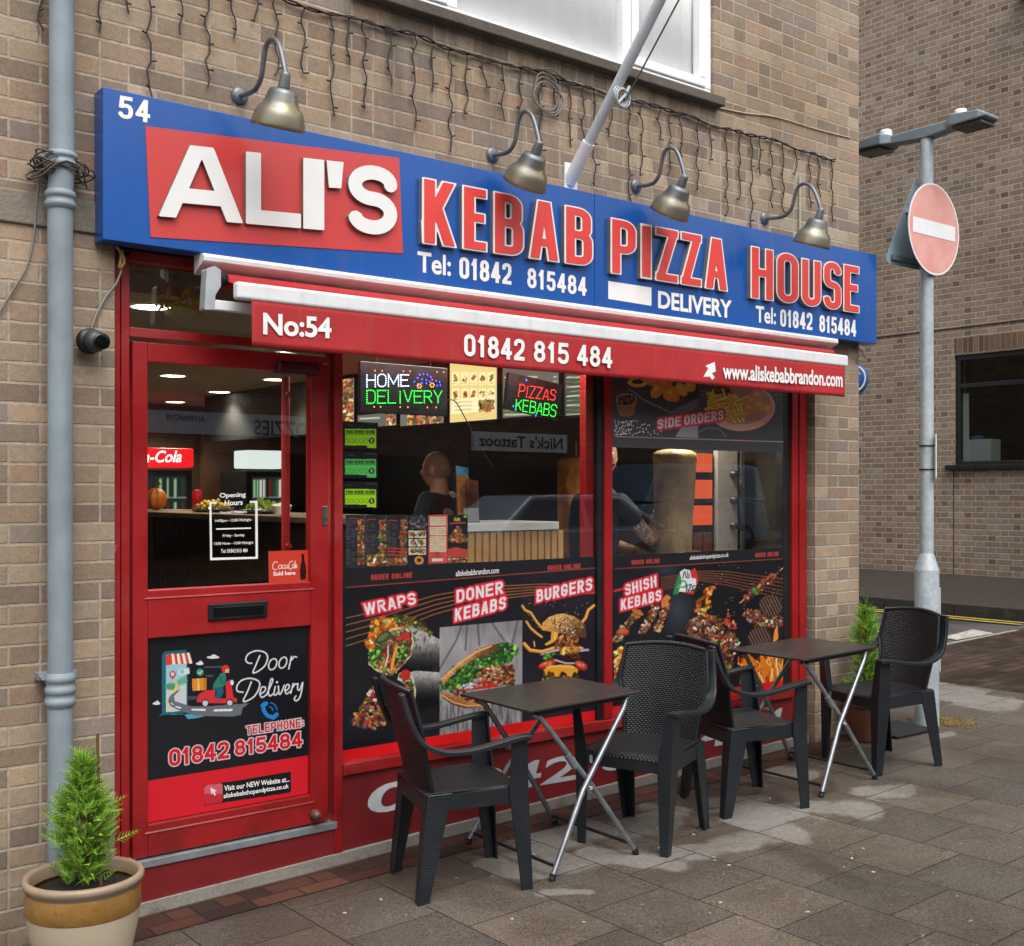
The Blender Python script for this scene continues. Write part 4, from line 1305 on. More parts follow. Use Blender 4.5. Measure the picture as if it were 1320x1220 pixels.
def cable(name, label, px, y, r, col):
    p = [Vector(atY(a, b, y)) for a, b in px]
    o = []
    for i in range(len(p) - 1):
        a, b, c, d = p[max(i - 1, 0)], p[i], p[i + 1], p[min(i + 2, len(p) - 1)]
        for s in range(6):
            u = s / 6
            o.append(.5 * (2 * b + (c - a) * u + (2 * a - 5 * b + 4 * c - d) * u * u + (3 * b - a - 3 * c + d) * u ** 3))
    o.append(p[-1])
    return tag(MB().tube(o, r, 7).build(name, plain(name + '_sheath', col, .6)), label, 'cable')
cable('hanging_cable', 'thin grey cable hanging down the brick left of the drainpipe', [(50, 232), (47, 262), (44, 300), (36, 340), (18, 372), (-12, 420)], -.012, .0042, '77736c')
cable('camera_cable', 'grey cable dropping from the sign corner to the small round camera', [(158, 322), (157, 345), (150, 365), (137, 382), (126, 402), (119, 420), (117, 430)], -.012, .0042, '8a8880')
cable('junction_cable', 'bundle of yellow and grey wires bunched under the left end of the sign', [(150, 318), (156, 328), (154, 345), (160, 338), (156, 324)], -.02, .006, 'a08a4a')
cable('brick_cable', 'pale cable sagging across the brick right of the upstairs window', [(912, 136), (960, 146), (1000, 151), (1050, 166), (1096, 178)], -.006, .004, 'b5a88d')
cable('corner_wires', 'loose wire ends under the corner of the blue sign', [(1104, 447), (1112, 456), (1106, 463), (1117, 466), (1112, 455)], -.02, .005, '8b8478')
p0, p1 = atY(1031, 228, -.012), atY(1031, 310, -.012)
tag(MB().tube([p0, p1], .007, 12).build('cable_conduit', plain('pale_conduit', 'a9a59a', .5)), 'short pale vertical conduit on the brick behind the lamp by the corner', 'conduit')
c = atY(122, 440, -.06)
t = thing('security_camera', 'small dark round security camera on the brick left of the door', 'camera', c)
MB().lathe([(.001, .05), (.05, .05), (.05, .042), (.04, .03), (.02, .02), (.02, 0)], 24, (c[0] - .015, -.03 + .03, c[2]), axis='y').build('mount', M['black'], t)
mb = MB()
prof = [(.044 * math.sin(a), -.044 * math.cos(a)) for a in np.linspace(.02, 3.12, 16)]
mb.lathe(prof, 24, c).build('dome', plain('dark_grey_shell', '3a3d40', .4), t)
MB().lathe([(.03, 0), (.032, .012), (.024, .014), (.001, .012)], 20, (c[0] + .012, c[1] - .034, c[2] - .004), axis='y').build('lens', plain('black_lens', '08090b', .1), t)
# ================================================================== printed window graphics
YP = YG - .0035
def sc(x0, y0, k): return lambda *p: [(x0 + p[i] / k, y0 + p[i + 1] / k) for i in range(0, len(p), 2)]
FOOD = ['7b3f26', '8f5330', 'a6382c', 'bf5a34', 'c98a4a', 'b9a27a', '66803a', '4f6f30', '5b3238', 'd0bf9c', '6b3a26', '83492c']
GREEN = ['2f5d22', '3f7a2a', '5b9a38', '86b84e', '274a1c']
FLAME = ['f7c23a', 'f08a1e', 'e0601a', 'fbe08a', 'd84a14']
MEAT = ['6b3a24', '8a4b2c', 'a8643c', 'c48a58', '4a2618', 'd6b08a']
VEG = ['b03a2e', 'c4662e', 'c99a3e', '5f7c38', '7a3c4c', 'd2c2a8', '7a3f26', '8a4a2e', '6b3526']

def chili(a, P, label_pts):
    for txt, BL, BR, TL in label_pts:
        a.words(txt, BL, BR, TL, 'dc2338', .2, 'dc2338', 2.6, gap=.2)
        a.words(txt, BL, BR, TL, 'f0ebec', .2, gap=.2, speck=.13)

# ---- poster under the first window
A = Art(2.690, 4.257, .396, 1.271, YP, .0030, '17181d')
A.texture(np.ones(A.U.shape), 40, .25, 3)
A.blend((A.U > 674).astype(float) * .6, '2a222e')
hdr = A.pm([(430, 732), (790, 712), (790, 730.5), (430, 758.5)])
A.blend(hdr, '1e1f24')
A.line([(446, 757.6), (772, 732.0)], 1.0, 'c2553c')
for k in range(5):
    A.line([(446, 797 + 9 * k), (500, 785 + 7.7 * k), (560, 768 + 6 * k), (620, 757 + 4.5 * k), (700, 753 + 3.2 * k), (770, 757 + 2 * k)], 1.1, 'c8743c', .9)
A.line([(735, 765), (773, 764)], 3.2, 'd8283a')
A.line([(770.5, 732), (770.5, 930)], 1.0, '8c2328')
for q in ((('ORDER', (478.5, 748.2), (501, 746.7), (478.5, 741.2)), ('ONLINE', (505, 746.4), (531.5, 744.6), (505, 739.8))), (('ORDER', (706, 735.8), (724, 734.6), (706, 729.5)), ('ONLINE', (727, 734.4), (748.5, 732.8), (727, 728.2)))):
    for w_ in q: A.words(*w_, 'e0473f', .19, gap=.3)
c = sc(440, 750, 5.81)
fl = c(190, 470, 210, 380, 240, 300, 300, 262, 380, 268, 420, 300, 400, 350, 330, 360, 270, 410, 240, 500)
A.poly(fl, 'e98a22'); A.scatter(fl, 60, 4, FLAME, 3)
top = c(400, 330, 420, 300, 390, 240, 470, 250, 540, 270, 620, 300, 690, 400, 640, 420, 560, 370, 480, 350)
A.scatter(top, 90, 2.6, GREEN + VEG, 4)
wp = c(500, 335, 560, 350, 640, 385, 735, 432, 735, 665, 600, 668, 470, 665, 400, 700, 520, 560, 550, 430)
A.poly(wp, '8d8985')
A.blend(A.pm(wp) * np.clip((A.V - 832) / 30, 0, 1), '1d1d20', .95)
A.form(A.pm(wp), (552, 866), (556, 826), .35, 1.25); A.blend(A.pm(wp) * np.clip((A.nz_(2.2, 2, 3.0) * .5 + A.nz_(5, 5) * .5 - .52) * 6, 0, 1), '34322f', .7)
A.texture(A.pm(wp), 3, .2, 8)
op = c(240, 500, 300, 400, 380, 350, 470, 335, 530, 380, 545, 450, 520, 560, 440, 650, 370, 705, 300, 690, 250, 660, 205, 620, 205, 560)
A.poly(op, 'd9caa4'); op2 = c(245, 520, 310, 410, 390, 365, 465, 350, 515, 390, 525, 450, 505, 545, 430, 640, 365, 690, 300, 670, 255, 640, 222, 610, 222, 560)
A.poly(op2, '4a2a20'); A.scatter(op2, 190, 3.0, FOOD, 5)
A.scatter(c(205, 520, 280, 470, 290, 540, 250, 620, 210, 600), 40, 2.6, GREEN, 6)
A.scatter(c(430, 480, 500, 450, 500, 540, 440, 610, 410, 560), 26, 2.6, GREEN + ['a9c070'], 7)
A.ell(440 + 315 / 5.81, 750 + 420 / 5.81, 12, 6.5, '3d4a26', -35); A.ell(440 + 312 / 5.81, 750 + 415 / 5.81, 8, 3.5, '66743c', -35)
A.ell(440 + 480 / 5.81, 750 + 410 / 5.81, 6, 4.5, 'c9302a', 10)
A.line(c(350, 480, 350, 560, 330, 630), 1.6, 'efe7dc'); A.line(c(410, 500, 390, 580, 375, 660), 4, 'e9a03a')
w2 = c(470, 690, 560, 668, 735, 680, 735, 920, 560, 985, 540, 940, 555, 840)
A.poly(w2, '97938f'); A.blend(A.pm(w2) * np.clip((A.V - 872) / 30, 0, 1), '17171a', .96); A.form(A.pm(w2), (552, 906), (556, 868), .3, 1.2); A.texture(A.pm(w2), 3, .2, 12)
o2 = c(430, 690, 490, 660, 540, 720, 560, 820, 545, 940, 500, 860, 470, 760, 420, 735)
A.poly(o2, 'd6c8a6'); A.scatter(c(440, 700, 485, 672, 525, 730, 545, 820, 530, 900, 500, 840, 470, 750), 60, 2.4, FOOD + GREEN, 8)
A.ell(440 + 482 / 5.81, 750 + 700 / 5.81, 6.5, 7, 'c02a26')
sp = c(70, 1040, 130, 960, 200, 840, 260, 770, 300, 880, 340, 1010, 330, 1080, 220, 1100, 140, 1080)
A.scatter(sp, 150, 2.6, VEG + ['3a2426', 'd8c9a0', '8a4a60'], 9, .9)
A.scatter(c(190, 850, 260, 770, 270, 820, 210, 860), 14, 2.6, ['c9302a', 'e0e0d8'], 10)
# pitta picture
pic = [(567, 809.5), (673.5, 799.5), (673.5, 938), (567, 952)]
pm = A.pm(pic)
A.blend(pm, '8f8c90'); A.blend(pm * np.clip((A.V - 800) / 60, 0, 1) * .5, 'a9a5a4'); A.blend(pm * np.clip((A.nz_(2.5, 40, 9.0) - .55) * 2, 0, 1), '6f6c70', .5); A.texture(pm, 26, .18, 14)
for L in ([(595, 806), (588, 826), (567, 862)], [(602, 806), (600, 838)], [(616, 805), (618, 832)], [(634, 803), (650, 826)], [(668, 800), (660, 830)]):
    A.blend(A.sm(L, 2.6) * pm, '54525a', .75)
low = pm * (A.V > 903)
A.blend(low * np.clip((A.nz_(1.5, 21, 7.0) - .45) * 4, 0, 1), '5c585a', .75)
for x in (591, 635, 655): A.blend(A.sm([(x, 905), (x - 1, 948)], 1.3) * pm, '3a383c')
d = sc(560, 780, 6.0)
bb = d(45, 670, 60, 720, 140, 775, 250, 803, 380, 792, 440, 765, 520, 740, 480, 690, 250, 690, 150, 700)
A.poly(bb, 'b97a44'); A.form(A.pm(bb), (598, 914), (604, 896), .5, 1.25); A.texture(A.pm(bb), 2.5, .3, 15); A.line(d(60, 700, 150, 755, 260, 782, 400, 770), 2.0, 'd8a268')
A.scatter(d(110, 640, 180, 590, 240, 680, 400, 690, 620, 640, 560, 720, 380, 740, 180, 720), 90, 2.4, ['3a2224', '6b3a24', '8a5a3c', '53303c'], 16)
A.scatter(d(45, 600, 150, 470, 240, 470, 300, 420, 420, 390, 500, 290, 560, 290, 660, 335, 650, 370, 600, 430, 500, 470, 350, 530, 270, 600, 90, 655, 50, 650), 210, 2.7, GREEN + ['3f8a2a'], 17)
A.scatter(d(370, 490, 480, 470, 590, 460, 625, 520, 610, 610, 450, 630, 340, 610, 350, 530), 120, 2.8, MEAT + ['c9603a', 'd8b48a'], 18)
tb = d(50, 575, 100, 525, 180, 450, 250, 395, 330, 340, 420, 310, 490, 300, 495, 345, 400, 395, 310, 420, 230, 470, 180, 500, 120, 560, 70, 620)
A.poly(tb, 'cf9257'); A.form(A.pm(tb), (612, 856), (598, 842), .5, 1.22); A.texture(A.pm(tb), 2.5, .3, 19); A.line(d(110, 530, 200, 450, 320, 365, 440, 318), 2.2, 'e3b47c')
A.line(d(300, 612, 380, 600, 480, 625, 330, 645, 200, 660), 3.2, 'c9281f'); A.scatter(d(200, 640, 260, 600, 330, 600, 300, 650), 22, 2.0, ['efe9e4', 'b9b4bb', '3a2f38'], 20)
# burger
bx = sc(560, 780, 6.0)
bun = bx(828, 195, 838, 140, 880, 98, 950, 70, 1010, 68, 1080, 90, 1140, 130, 1172, 190, 1176, 258, 1060, 236, 960, 216, 890, 205)
for L, w_ in ((bx(680, 8, 700, 40, 745, 60, 790, 130, 828, 175), 3), (bx(712, 130, 745, 180, 790, 220, 830, 248), 3), (bx(1130, 150, 1170, 100, 1190, 40, 1235, 5), 4), (bx(695, 300, 740, 350, 830, 362, 920, 335, 1000, 310), 4.5), (bx(770, 285, 775, 320), 2), (bx(1060, 240, 1040, 280), 3), (bx(1000, 330, 1090, 325, 1140, 340), 5)):
    A.line(L, w_, 'd9922e'); A.line([(p[0] + .3, p[1] - .6) for p in L], w_ * .35, 'f4c56a')
A.scatter(bx(930, 250, 1100, 240, 1110, 330, 950, 330), 60, 2.8, ['6b3220', '8a4528', 'a8603a', 'c98a50'], 22)
A.scatter(bx(850, 378, 1120, 372, 1125, 436, 850, 444), 50, 2.3, ['5a3020', '6b3a26', '4a2418', '7d4a2e', '3a1c14'], 60)
A.poly(bun, 'b98449'); A.form(A.pm(bun), (738, 824), (722, 798), .5, 1.2); A.texture(A.pm(bun), 2.5, .25, 23)
A.blend(A.em(720, 801, 22, 10, 0, 1.0) * A.pm(bun), 'e6c08a', .6)
A.scatter(bx(900, 110, 1000, 80, 1090, 110, 1160, 180, 1160, 240, 1000, 220, 930, 190), 90, .9, ['efe0b8', '4a3018', '6b4a26'], 24)
A.poly(bx(905, 205, 960, 215, 950, 260, 920, 290, 870, 315, 850, 305, 900, 270), 'e8a53a'); A.line(bx(935, 215, 930, 270), 1.6, 'f6cf78')
A.line(bx(830, 385, 960, 350, 1100, 350, 1190, 350), 3.5, '8f7d9a'); A.line(bx(840, 380, 960, 345), 1.3, 'd9cfe0'); A.line(bx(1090, 365, 1185, 345), 1.5, 'd9cfe0')
A.scatter(bx(830, 390, 940, 360, 930, 400, 840, 420), 26, 2.0, GREEN, 25)
A.scatter(bx(960, 340, 1100, 320, 1130, 350, 1060, 375, 970, 370), 30, 2.3, ['e8a53a', 'c97a2a', 'f2c46a'], 26)
A.line(bx(930, 400, 1010, 425, 1090, 430), 5.5, '2a1c22'); A.line(bx(930, 425, 1010, 450, 1090, 452), 1.8, 'cfc4d6')
for tx, ty, ra, rb, an in ((870, 462, 12, 4.6, -18), (1134, 470, 9, 5.6, 28)):
    x, y = bx(tx, ty)[0]
    A.ell(x, y, ra, rb, '8f1f1c', an); A.ell(x, y - 1, ra * .93, rb * .8, 'bd3a2c', an); A.ell(x - 1, y - 1.2, ra * .7, rb * .5, 'd2664a', an); A.ell(x - ra * .2, y - 1.4, 1.6, 1.0, 'e0b070', an); A.ell(x + ra * .35, y - .8, 1.4, .9, 'e0b070', an)
pt = bx(846, 505, 870, 488, 1090, 486, 1116, 510, 1120, 575, 1090, 600, 870, 600, 842, 575)
A.poly(pt, '54301f'); A.scatter(pt, 70, 2.2, ['6b3d26', '7d4a2e', '4a2818', '8f5a38', '3a2016'], 27)
A.poly(bx(846, 500, 880, 470, 960, 462, 1060, 464, 1112, 498, 1105, 530, 1078, 515, 1060, 560, 1040, 585, 1020, 530, 985, 512, 960, 548, 940, 575, 922, 520, 880, 512, 866, 550), 'e3a031'); A.line(bx(870, 486, 960, 474, 1080, 484), 1.5, 'f4c768')
A.scatter(bx(840, 560, 1120, 560, 1160, 640, 830, 640), 60, 2.8, GREEN + ['7a3f26', 'b98449'], 28)
for s in range(40):
    x, y = A.rs.rand() * 80 + 680, A.rs.rand() * 40 + 770
    A.ell(x, y, .7, .7, 'd9a878', a=.6)
chili(A, None, [('WRAPS', (470, 794), (537, 779), (468, 778.5)), ('DONER', (588.3, 777.6), (649, 765.5), (588.3, 761)), ('KEBABS', (586, 802), (652, 785), (586.6, 785.2)), ('BURGERS', (691.5, 777), (763.6, 761), (691.5, 760.8))])
A.blend((A.Z < .447).astype(float), 'e0161c')
PO1 = thing('window_poster', 'black vinyl poster of wraps, doner and burger filling the lower part of the first window', 'poster', (3.4, YP, .396))
A.build('poster_sheet', M['print'], PO1)
mb = MB()
font_text(mb, 'aliskebabbrandon.com', fq([(587.5, 743.2), (643, 738.9), (643, 731.5), (587.5, 735.8)], YP), YP - .001, bold=.004)
mb.build('lettering', M['white_print'], PO1)

# ---- poster under the second window
A = Art(4.362, 5.850, .396, 1.271, YP, .0032, '17181d')
A.texture(np.ones(A.U.shape), 40, .25, 3)
e = sc(770, 690, 4.517)
A.ell(*e(470, 440)[0], 26, 40, '5a616e', soft=1.0, a=.6); A.ell(*e(400, 200)[0], 24, 14, '6f7682', soft=1.0, a=.35)
A.blend(A.pm([(780, 712), (1040, 690), (1040, 704 + 15), (780, 734)]), '1e1f24')
A.line(e(105, 197, 1130, 135), 1.0, 'b04a3a'); A.line(e(1132, 135, 1132, 830), 1.0, '8f4a34')
for k in range(6):
    A.line(e(370, 250 + 14 * k, 600, 210 + 11 * k, 760, 212 + 16 * k, 920, 235 + 19 * k, 1130, 262 + 24 * k), .9, 'b5603a', .9)
A.line(e(100, 325, 160, 312), 3.0, 'd8283a')
for q in (('ORDER', (814.3, 728.2), (830, 727.2), (814.3, 722.6)), ('ONLINE', (833, 727), (850.8, 725.7), (833, 721.4)), ('ORDER', (974, 718.6), (987, 717.8), (974, 713.2)), ('ONLINE', (989.5, 717.6), (1004, 716.6), (989.5, 712.2))):
    A.words(*q, 'e0473f', .19, gap=.3)
for s, f, n in ((e(115, 620, 150, 540, 250, 440), 11, 40), (e(255, 575, 300, 500, 345, 405), 10, 36), (e(345, 560, 385, 470, 410, 365), 9, 34)):
    for (x0, y0), (x1, y1) in zip(s[:-1], s[1:]):
        A.scatter([(x0 - f / 2, y0), (x1 - f / 2, y1), (x1 + f / 2, y1), (x0 + f / 2, y0)], n, 2.2, VEG + MEAT + ['d8c8c0', 'e8e0dc'], int(x0), .95)
A.ell(*e(150, 565)[0], 8, 4.6, '9a3a1e'); A.ell(*e(148, 560)[0], 7, 3.4, 'cf5a2c'); A.ell(*e(144, 556)[0], 3, 1.4, 'e89a6a', a=.8, soft=.8); A.ell(*e(395, 385)[0], 4, 9, 'd87a3a', 25); A.ell(*e(235, 450)[0], 8, 3, 'cf6a35', 25)
fl = e(100, 870, 100, 690, 130, 650, 155, 660, 150, 790, 130, 870)
A.poly(fl, 'e58a1e'); A.scatter(fl, 40, 3, FLAME, 31)
A.scatter(e(510, 545, 555, 485, 640, 458, 730, 490, 735, 570, 690, 600, 560, 600), 130, 2.6, VEG + MEAT, 32)
fz = e(590, 470, 570, 385, 625, 345, 632, 300, 692, 300, 655, 350, 640, 372, 672, 420, 635, 440, 640, 470)
A.poly(fz, 'e8913a'); A.scatter(fz, 34, 2.6, FLAME + ['c9602a'], 33); A.poly(e(600, 430, 610, 380, 632, 365, 625, 420), '2a1c18')
A.scatter(e(690, 600, 730, 550, 800, 570, 830, 640, 790, 720, 730, 720), 100, 2.5, VEG + ['9a2436', '3f6a3a', 'b9c8c0'], 34)
A.scatter(e(740, 500, 760, 420, 780, 500, 815, 510, 810, 545, 760, 540), 30, 2.0, ['c0392b', 'e0805a', '7a2a3a'], 35)
sk = e(845, 388, 930, 320, 1000, 255, 1060, 205)
A.line(e(830, 395, 1092, 183), 1.4, 'd8b98a')
for k, (x, y) in enumerate(e(868, 365, 895, 340, 920, 325, 950, 305, 970, 275, 1000, 262, 1020, 240)):
    A.ell(x + .6, y + .8, 4.0, 5.2, '2a1612', -35); A.ell(x, y, 3.8, 4.8 + (k % 3) * .5, ['b5382a', '6b3a26', '587a38', 'c98a2e', '7d4630', 'b9402c', '8a5234'][k], -35 + 15 * (k % 2)); A.ell(x - 1, y - 1.2, 1.6, 1.8, ['d8705a', '9a6244', '86a860', 'e6b860', 'a8704c', 'd8705a', 'b98058'][k], -35, .8, .8)
A.scatter(e(850, 385, 930, 318, 1000, 252, 1060, 200, 1072, 214, 1010, 270, 940, 336, 862, 400), 24, 2.2, MEAT + VEG, 61)
A.scatter(e(840, 470, 880, 430, 1090, 480, 1080, 530, 960, 540), 90, 2.3, VEG + ['c8b0c8'], 36)
for cx, cy, rx, ry, n in ((1010, 412, 16, 15, 7), (945, 600, 16, 15, 6)):
    x, y = e(cx, cy)[0]
    A.ell(x, y, rx, ry, '2a1c18'); m = A.em(x, y, rx * .93, ry * .93)
    for k in range(-n, n + 1):
        A.blend(A.sm([(x + k * 4.2 - 8, y - 16), (x + k * 4.2 + 8, y + 16)], 1.5) * m, '8a6a58', .9)
A.scatter(e(560, 640, 700, 600, 800, 720, 760, 800, 600, 760), 90, 2.5, VEG + MEAT, 37)
fb = e(830, 870, 835, 720, 880, 690, 920, 740, 960, 680, 1010, 720, 1040, 600, 1060, 690, 1110, 690, 1130, 740, 1130, 870)
A.poly(fb, 'e07a18')
A.blend(A.pm(fb) * np.clip((A.nz_(2.2, 62, 4.0) - .48) * 5, 0, 1), '5a1c0a', .8)
for k in range(60):
    x, y = e(835 + A.rs.rand() * 290, 860)[0]; h_ = 12 + A.rs.rand() * 24
    A.scribble([(x, y), (x + A.rs.rand() * 8 - 4, y - h_ * .5), (x + A.rs.rand() * 10 - 5, y - h_ * .8), (x + A.rs.rand() * 12 - 6, y - h_)], .8 + A.rs.rand() * 1.8, FLAME[k % 5])
A.poly(e(1020, 640, 1030, 560, 1048, 520, 1055, 600), 'e8913a')
for k in range(70):
    x, y = e(560 + A.rs.rand() * 560, 170 + A.rs.rand() * 330)[0]
    A.ell(x, y, .6, .6, 'e0a878', a=.7)
# pizza crest
A.poly(e(440, 345, 470, 235, 500, 200, 520, 215, 470, 345), '2f8a4a'); A.poly(e(500, 335, 545, 205, 572, 195, 588, 260, 560, 345), 'd62f3a')
A.poly(e(480, 215, 505, 198, 540, 205, 548, 250, 575, 255, 575, 300, 545, 330, 470, 330, 470, 300, 490, 260), 'e4ecea')
A.scribble(e(470, 330, 490, 270, 515, 275, 512, 300, 488, 304), 1.8, '2f8a4a'); A.scribble(e(522, 290, 520, 326), 1.6, '2a3a40'); A.scribble(e(532, 292, 548, 290, 530, 324, 550, 322), 1.5, '2a3a40'); A.scribble(e(570, 296, 556, 300, 558, 324, 572, 316, 574, 328), 1.5, '2a3a40')
A.scribble(e(498, 250, 508, 212, 518, 250), 1.3, '39434a'); A.scribble(e(526, 210, 526, 250), 1.2, '39434a'); A.scribble(e(535, 228, 535, 250), 1.2, '39434a')
chili(A, None, [('SHISH', (805.9, 768.6), (846.8, 756.2), (805, 754)), ('KEBABS', (800.3, 787.6), (852.4, 774.2), (800.3, 773.2))])
A.blend((A.Z < .449).astype(float), 'e0161c')
PO2 = thing('window_poster', 'black vinyl poster of shish kebabs and flames filling the lower part of the second window', 'poster', (5.1, YP, .396))
A.build('poster_sheet', M['print'], PO2)
mb = MB()
font_text(mb, 'aliskebabshopandpizza.co.uk', fq([(889, 723.6), (939, 719.6), (939, 712.6), (889, 716.5)], YP), YP - .001, bold=.004)
mb.build('lettering', M['white_print'], PO2)

# ---- side orders across the top of the second window
A = Art(4.362, 5.862, 1.862, 2.30, YP, .0032, '3d3d42')
g = sc(780, 470, 5.28)
A.texture(np.ones(A.U.shape), 30, .2, 41)
bd = g(65, 60, 640, 60, 632, 232, 520, 330, 440, 320, 250, 230, 160, 160)
A.poly(bd, '35343a'); A.line(g(160, 165, 260, 240, 440, 325, 525, 330), 2.0, '77767c'); A.texture(A.pm(bd), 9, .3, 42)
A.poly(g(440, 320, 632, 230, 632, 290, 540, 345), '5d5c60')
rm_ = A.em(*g(222, 122)[0], 13, 6.5) - A.em(*g(222, 118)[0], 7.5, 3)
A.blend(np.clip(rm_, 0, 1), 'd8964a')
for cx, cy, rx, ry, an, col in ((330, 120, 10, 6, 10, 'c9702c'), (355, 178, 7, 11, 35, 'd9812f'), (450, 200, 11, 10, 10, 'd87a28'), (480, 225, 5, 6, 0, 'cf6e22'), (520, 170, 6, 10, -35, 'd9923a'), (580, 150, 7, 7, 0, 'cf8a3c'), (410, 130, 9, 6, 0, 'c9702c')):
    x, y = g(cx, cy)[0]
    A.ell(x, y, rx, ry, col, an); A.ell(x - 1.5, y - 2, rx * .5, ry * .45, 'efb870', an, .7, .8)
A.poly(g(75, 240, 215, 240, 195, 340, 150, 358, 105, 350, 85, 320), '8a5e3c'); A.ell(*g(143, 240)[0], 13.4, 8.2, 'a77c56'); A.ell(*g(143, 242)[0], 11.6, 6.8, '2a201c')
A.scatter(g(85, 215, 200, 215, 205, 265, 85, 270), 50, 1.0, ['4a3a32', '6b564a', '8a7464', '2a201c'], 43)
for k in range(95):
    x, y = g(65 + abs(A.rs.randn()) * 130, 380 + A.rs.rand() * 100)[0]
    A.ell(x, y, .9, .8, 'e4e2e0')
A.poly(g(520, 420, 632, 400, 632, 500, 480, 492), '9a9a9e', .75)
rt = (A.U > 780 + 633 / 5.28).astype(float)
A.blend(rt, '3d3e42'); A.blend(rt * (A.nz_(3.2, 44) * (np.sin(A.V * 1.1) * .3 + .7) > .42) * (A.V < 530), '5d5f60', .8)
A.blend(rt * np.clip((A.U - 1000) / 16, 0, 1), '3a3a3e')
pl = A.em(*g(925, 290)[0], 44, 31)
A.blend(pl, 'b8877a'); A.blend(pl * A.em(*g(925, 275)[0], 39, 25), '8f6658', .8)
A.scatter(g(730, 155, 840, 150, 850, 200, 740, 210), 40, 2.4, ['3a1c16', '5a2a20', '6b3a2a'], 45)
for k in range(75):
    x, y = g(720 + A.rs.rand() * 230, 205 + A.rs.rand() * 165)[0]
    an = A.rs.choice([-40, -25, 30, 55, 70]) + A.rs.rand() * 20; l_ = 6 + A.rs.rand() * 5
    q_ = [(x - l_ * math.cos(R(an)), y - l_ * math.sin(R(an)) * .7), (x + l_ * math.cos(R(an)), y + l_ * math.sin(R(an)) * .7)]
    A.line(q_, 3.0, '9a6a2a'); A.line([(a_, b_ - .5) for a_, b_ in q_], 2.0, ['e8b85a', 'd9a040', 'f0cc7a'][k % 3])
for cx, cy in ((1000, 250), (1050, 280), (1040, 210), (1110, 305), (985, 300)):
    x, y = g(cx, cy)[0]
    A.ell(x, y, 8, 7, 'b07a4a', 20); A.ell(x - 1.5, y - 2, 4.5, 3.4, 'd0a06c', 20, .8, .8)
A.line(g(640, 460, 700, 430, 780, 440, 820, 490), 1.6, '77787c', .8)
A.line([(793, 563), (1018.5, 570.2)], 1.1, 'b08a88'); A.line([(1018.5, 510), (1018.5, 570.2)], .9, '8a7270')
A.blend((A.V > 563.8 + (A.U - 793) * .032).astype(float) * 1.0, '3b3c40')
chili(A, None, [('SIDE', (847.8, 553.6), (878, 549.2), (847.8, 541)), ('ORDERS', (882, 548.6), (932.8, 541.2), (882, 536))])
PO3 = thing('window_poster', 'grey side orders poster of onion rings and chips across the top of the second window', 'poster', (5.1, YP, 1.862))
A.C = np.clip(A.C * 1.3 + .02, 0, 1)
A.build('poster_sheet', M['print'], PO3)

# ---- door poster
YQ = YD - .0075
A = Art(gx0 + .003, gx1 - .003, pz0 + .003, pz1 - .003, YQ, .0019, '16171e')
h = sc(180, 800, 4.517)
A.texture(np.ones(A.U.shape), 50, .12, 51)
A.blend((A.Z < .449).astype(float), 'dd1a2b')
A.poly(h(115, 565, 125, 545, 260, 545, 280, 575, 330, 570, 390, 555, 330, 545, 120, 550), '4aa9b8')
A.poly(h(130, 548, 130, 200, 145, 182, 268, 172, 280, 190, 280, 535, 150, 552), '1d6a7a'); sc_ = h(153, 535, 153, 200, 272, 190, 272, 525)
A.poly(sc_, '9fd0dc'); A.poly(h(153, 535, 153, 380, 200, 400, 272, 370, 272, 525), 'cfd6d8')
A.ell(*h(182, 385)[0], 7.5, 5, '5fae86'); A.ell(*h(195, 385)[0], 9, 6, 'e8b84a', a=.5); A.ell(*h(182, 385)[0], 6, 3.8, '4a9a8a')
A.line(h(155, 470, 200, 420, 215, 375, 272, 350), 2.0, 'f0d27a'); A.line(h(160, 520, 190, 490), 2.2, 'f0d27a'); A.poly(h(215, 350, 272, 320, 272, 365, 225, 378), '6fb58c')
A.poly(h(225, 285, 288, 275, 292, 312, 228, 320), 'd8e6ea'); A.poly(h(236, 288, 258, 285, 258, 308, 236, 311), '9fc0c8')
A.ell(*h(192, 315)[0], 4.2, 4.8, 'd8402f'); A.ell(*h(192, 313)[0], 2.2, 2.4, 'cfe4ea'); A.poly(h(182, 325, 202, 325, 192, 348), 'd8402f')
aw = h(152, 205, 175, 196, 285, 188, 312, 250, 155, 262)
for k in range(8):
    A.poly(h(170 + k * 15, 197 - k * 1.1, 185 + k * 15, 196 - k * 1.1, 192 + k * 16.5, 257 - k, 175 + k * 16.5, 258 - k), 'e4432f' if k % 2 == 0 else 'f5ebe4')
A.poly(h(152, 205, 172, 197, 176, 260, 155, 262), 'e4432f')
A.poly(h(165, 470, 175, 440, 215, 410, 240, 400, 200, 440, 205, 470, 300, 500, 400, 500, 500, 492, 640, 482, 600, 510, 590, 550, 540, 560, 330, 556, 220, 520, 180, 500), '6b7078')
for q in (h(212, 498, 245, 508, 235, 514, 205, 503), h(305, 515, 385, 515, 382, 527, 300, 524), h(435, 518, 545, 515, 535, 528, 428, 530), h(185, 478, 200, 490, 192, 492, 180, 482)): A.poly(q, 'eef0f0')
for cx, cy, w_ in ((428, 215, 8), (350, 252, 5), (98, 484, 5)):
    x, y = h(cx, cy)[0]; A.ell(x, y, w_, 1.8, 'e6e8ea'); A.ell(x + 1, y - 1.8, w_ * .45, 1.8, 'e6e8ea')
A.ell(*h(352, 302)[0], 4.6, 4.6, '3f9a86'); A.line(h(342, 302, 350, 310, 364, 294), 1.0, 'f0f4f2')
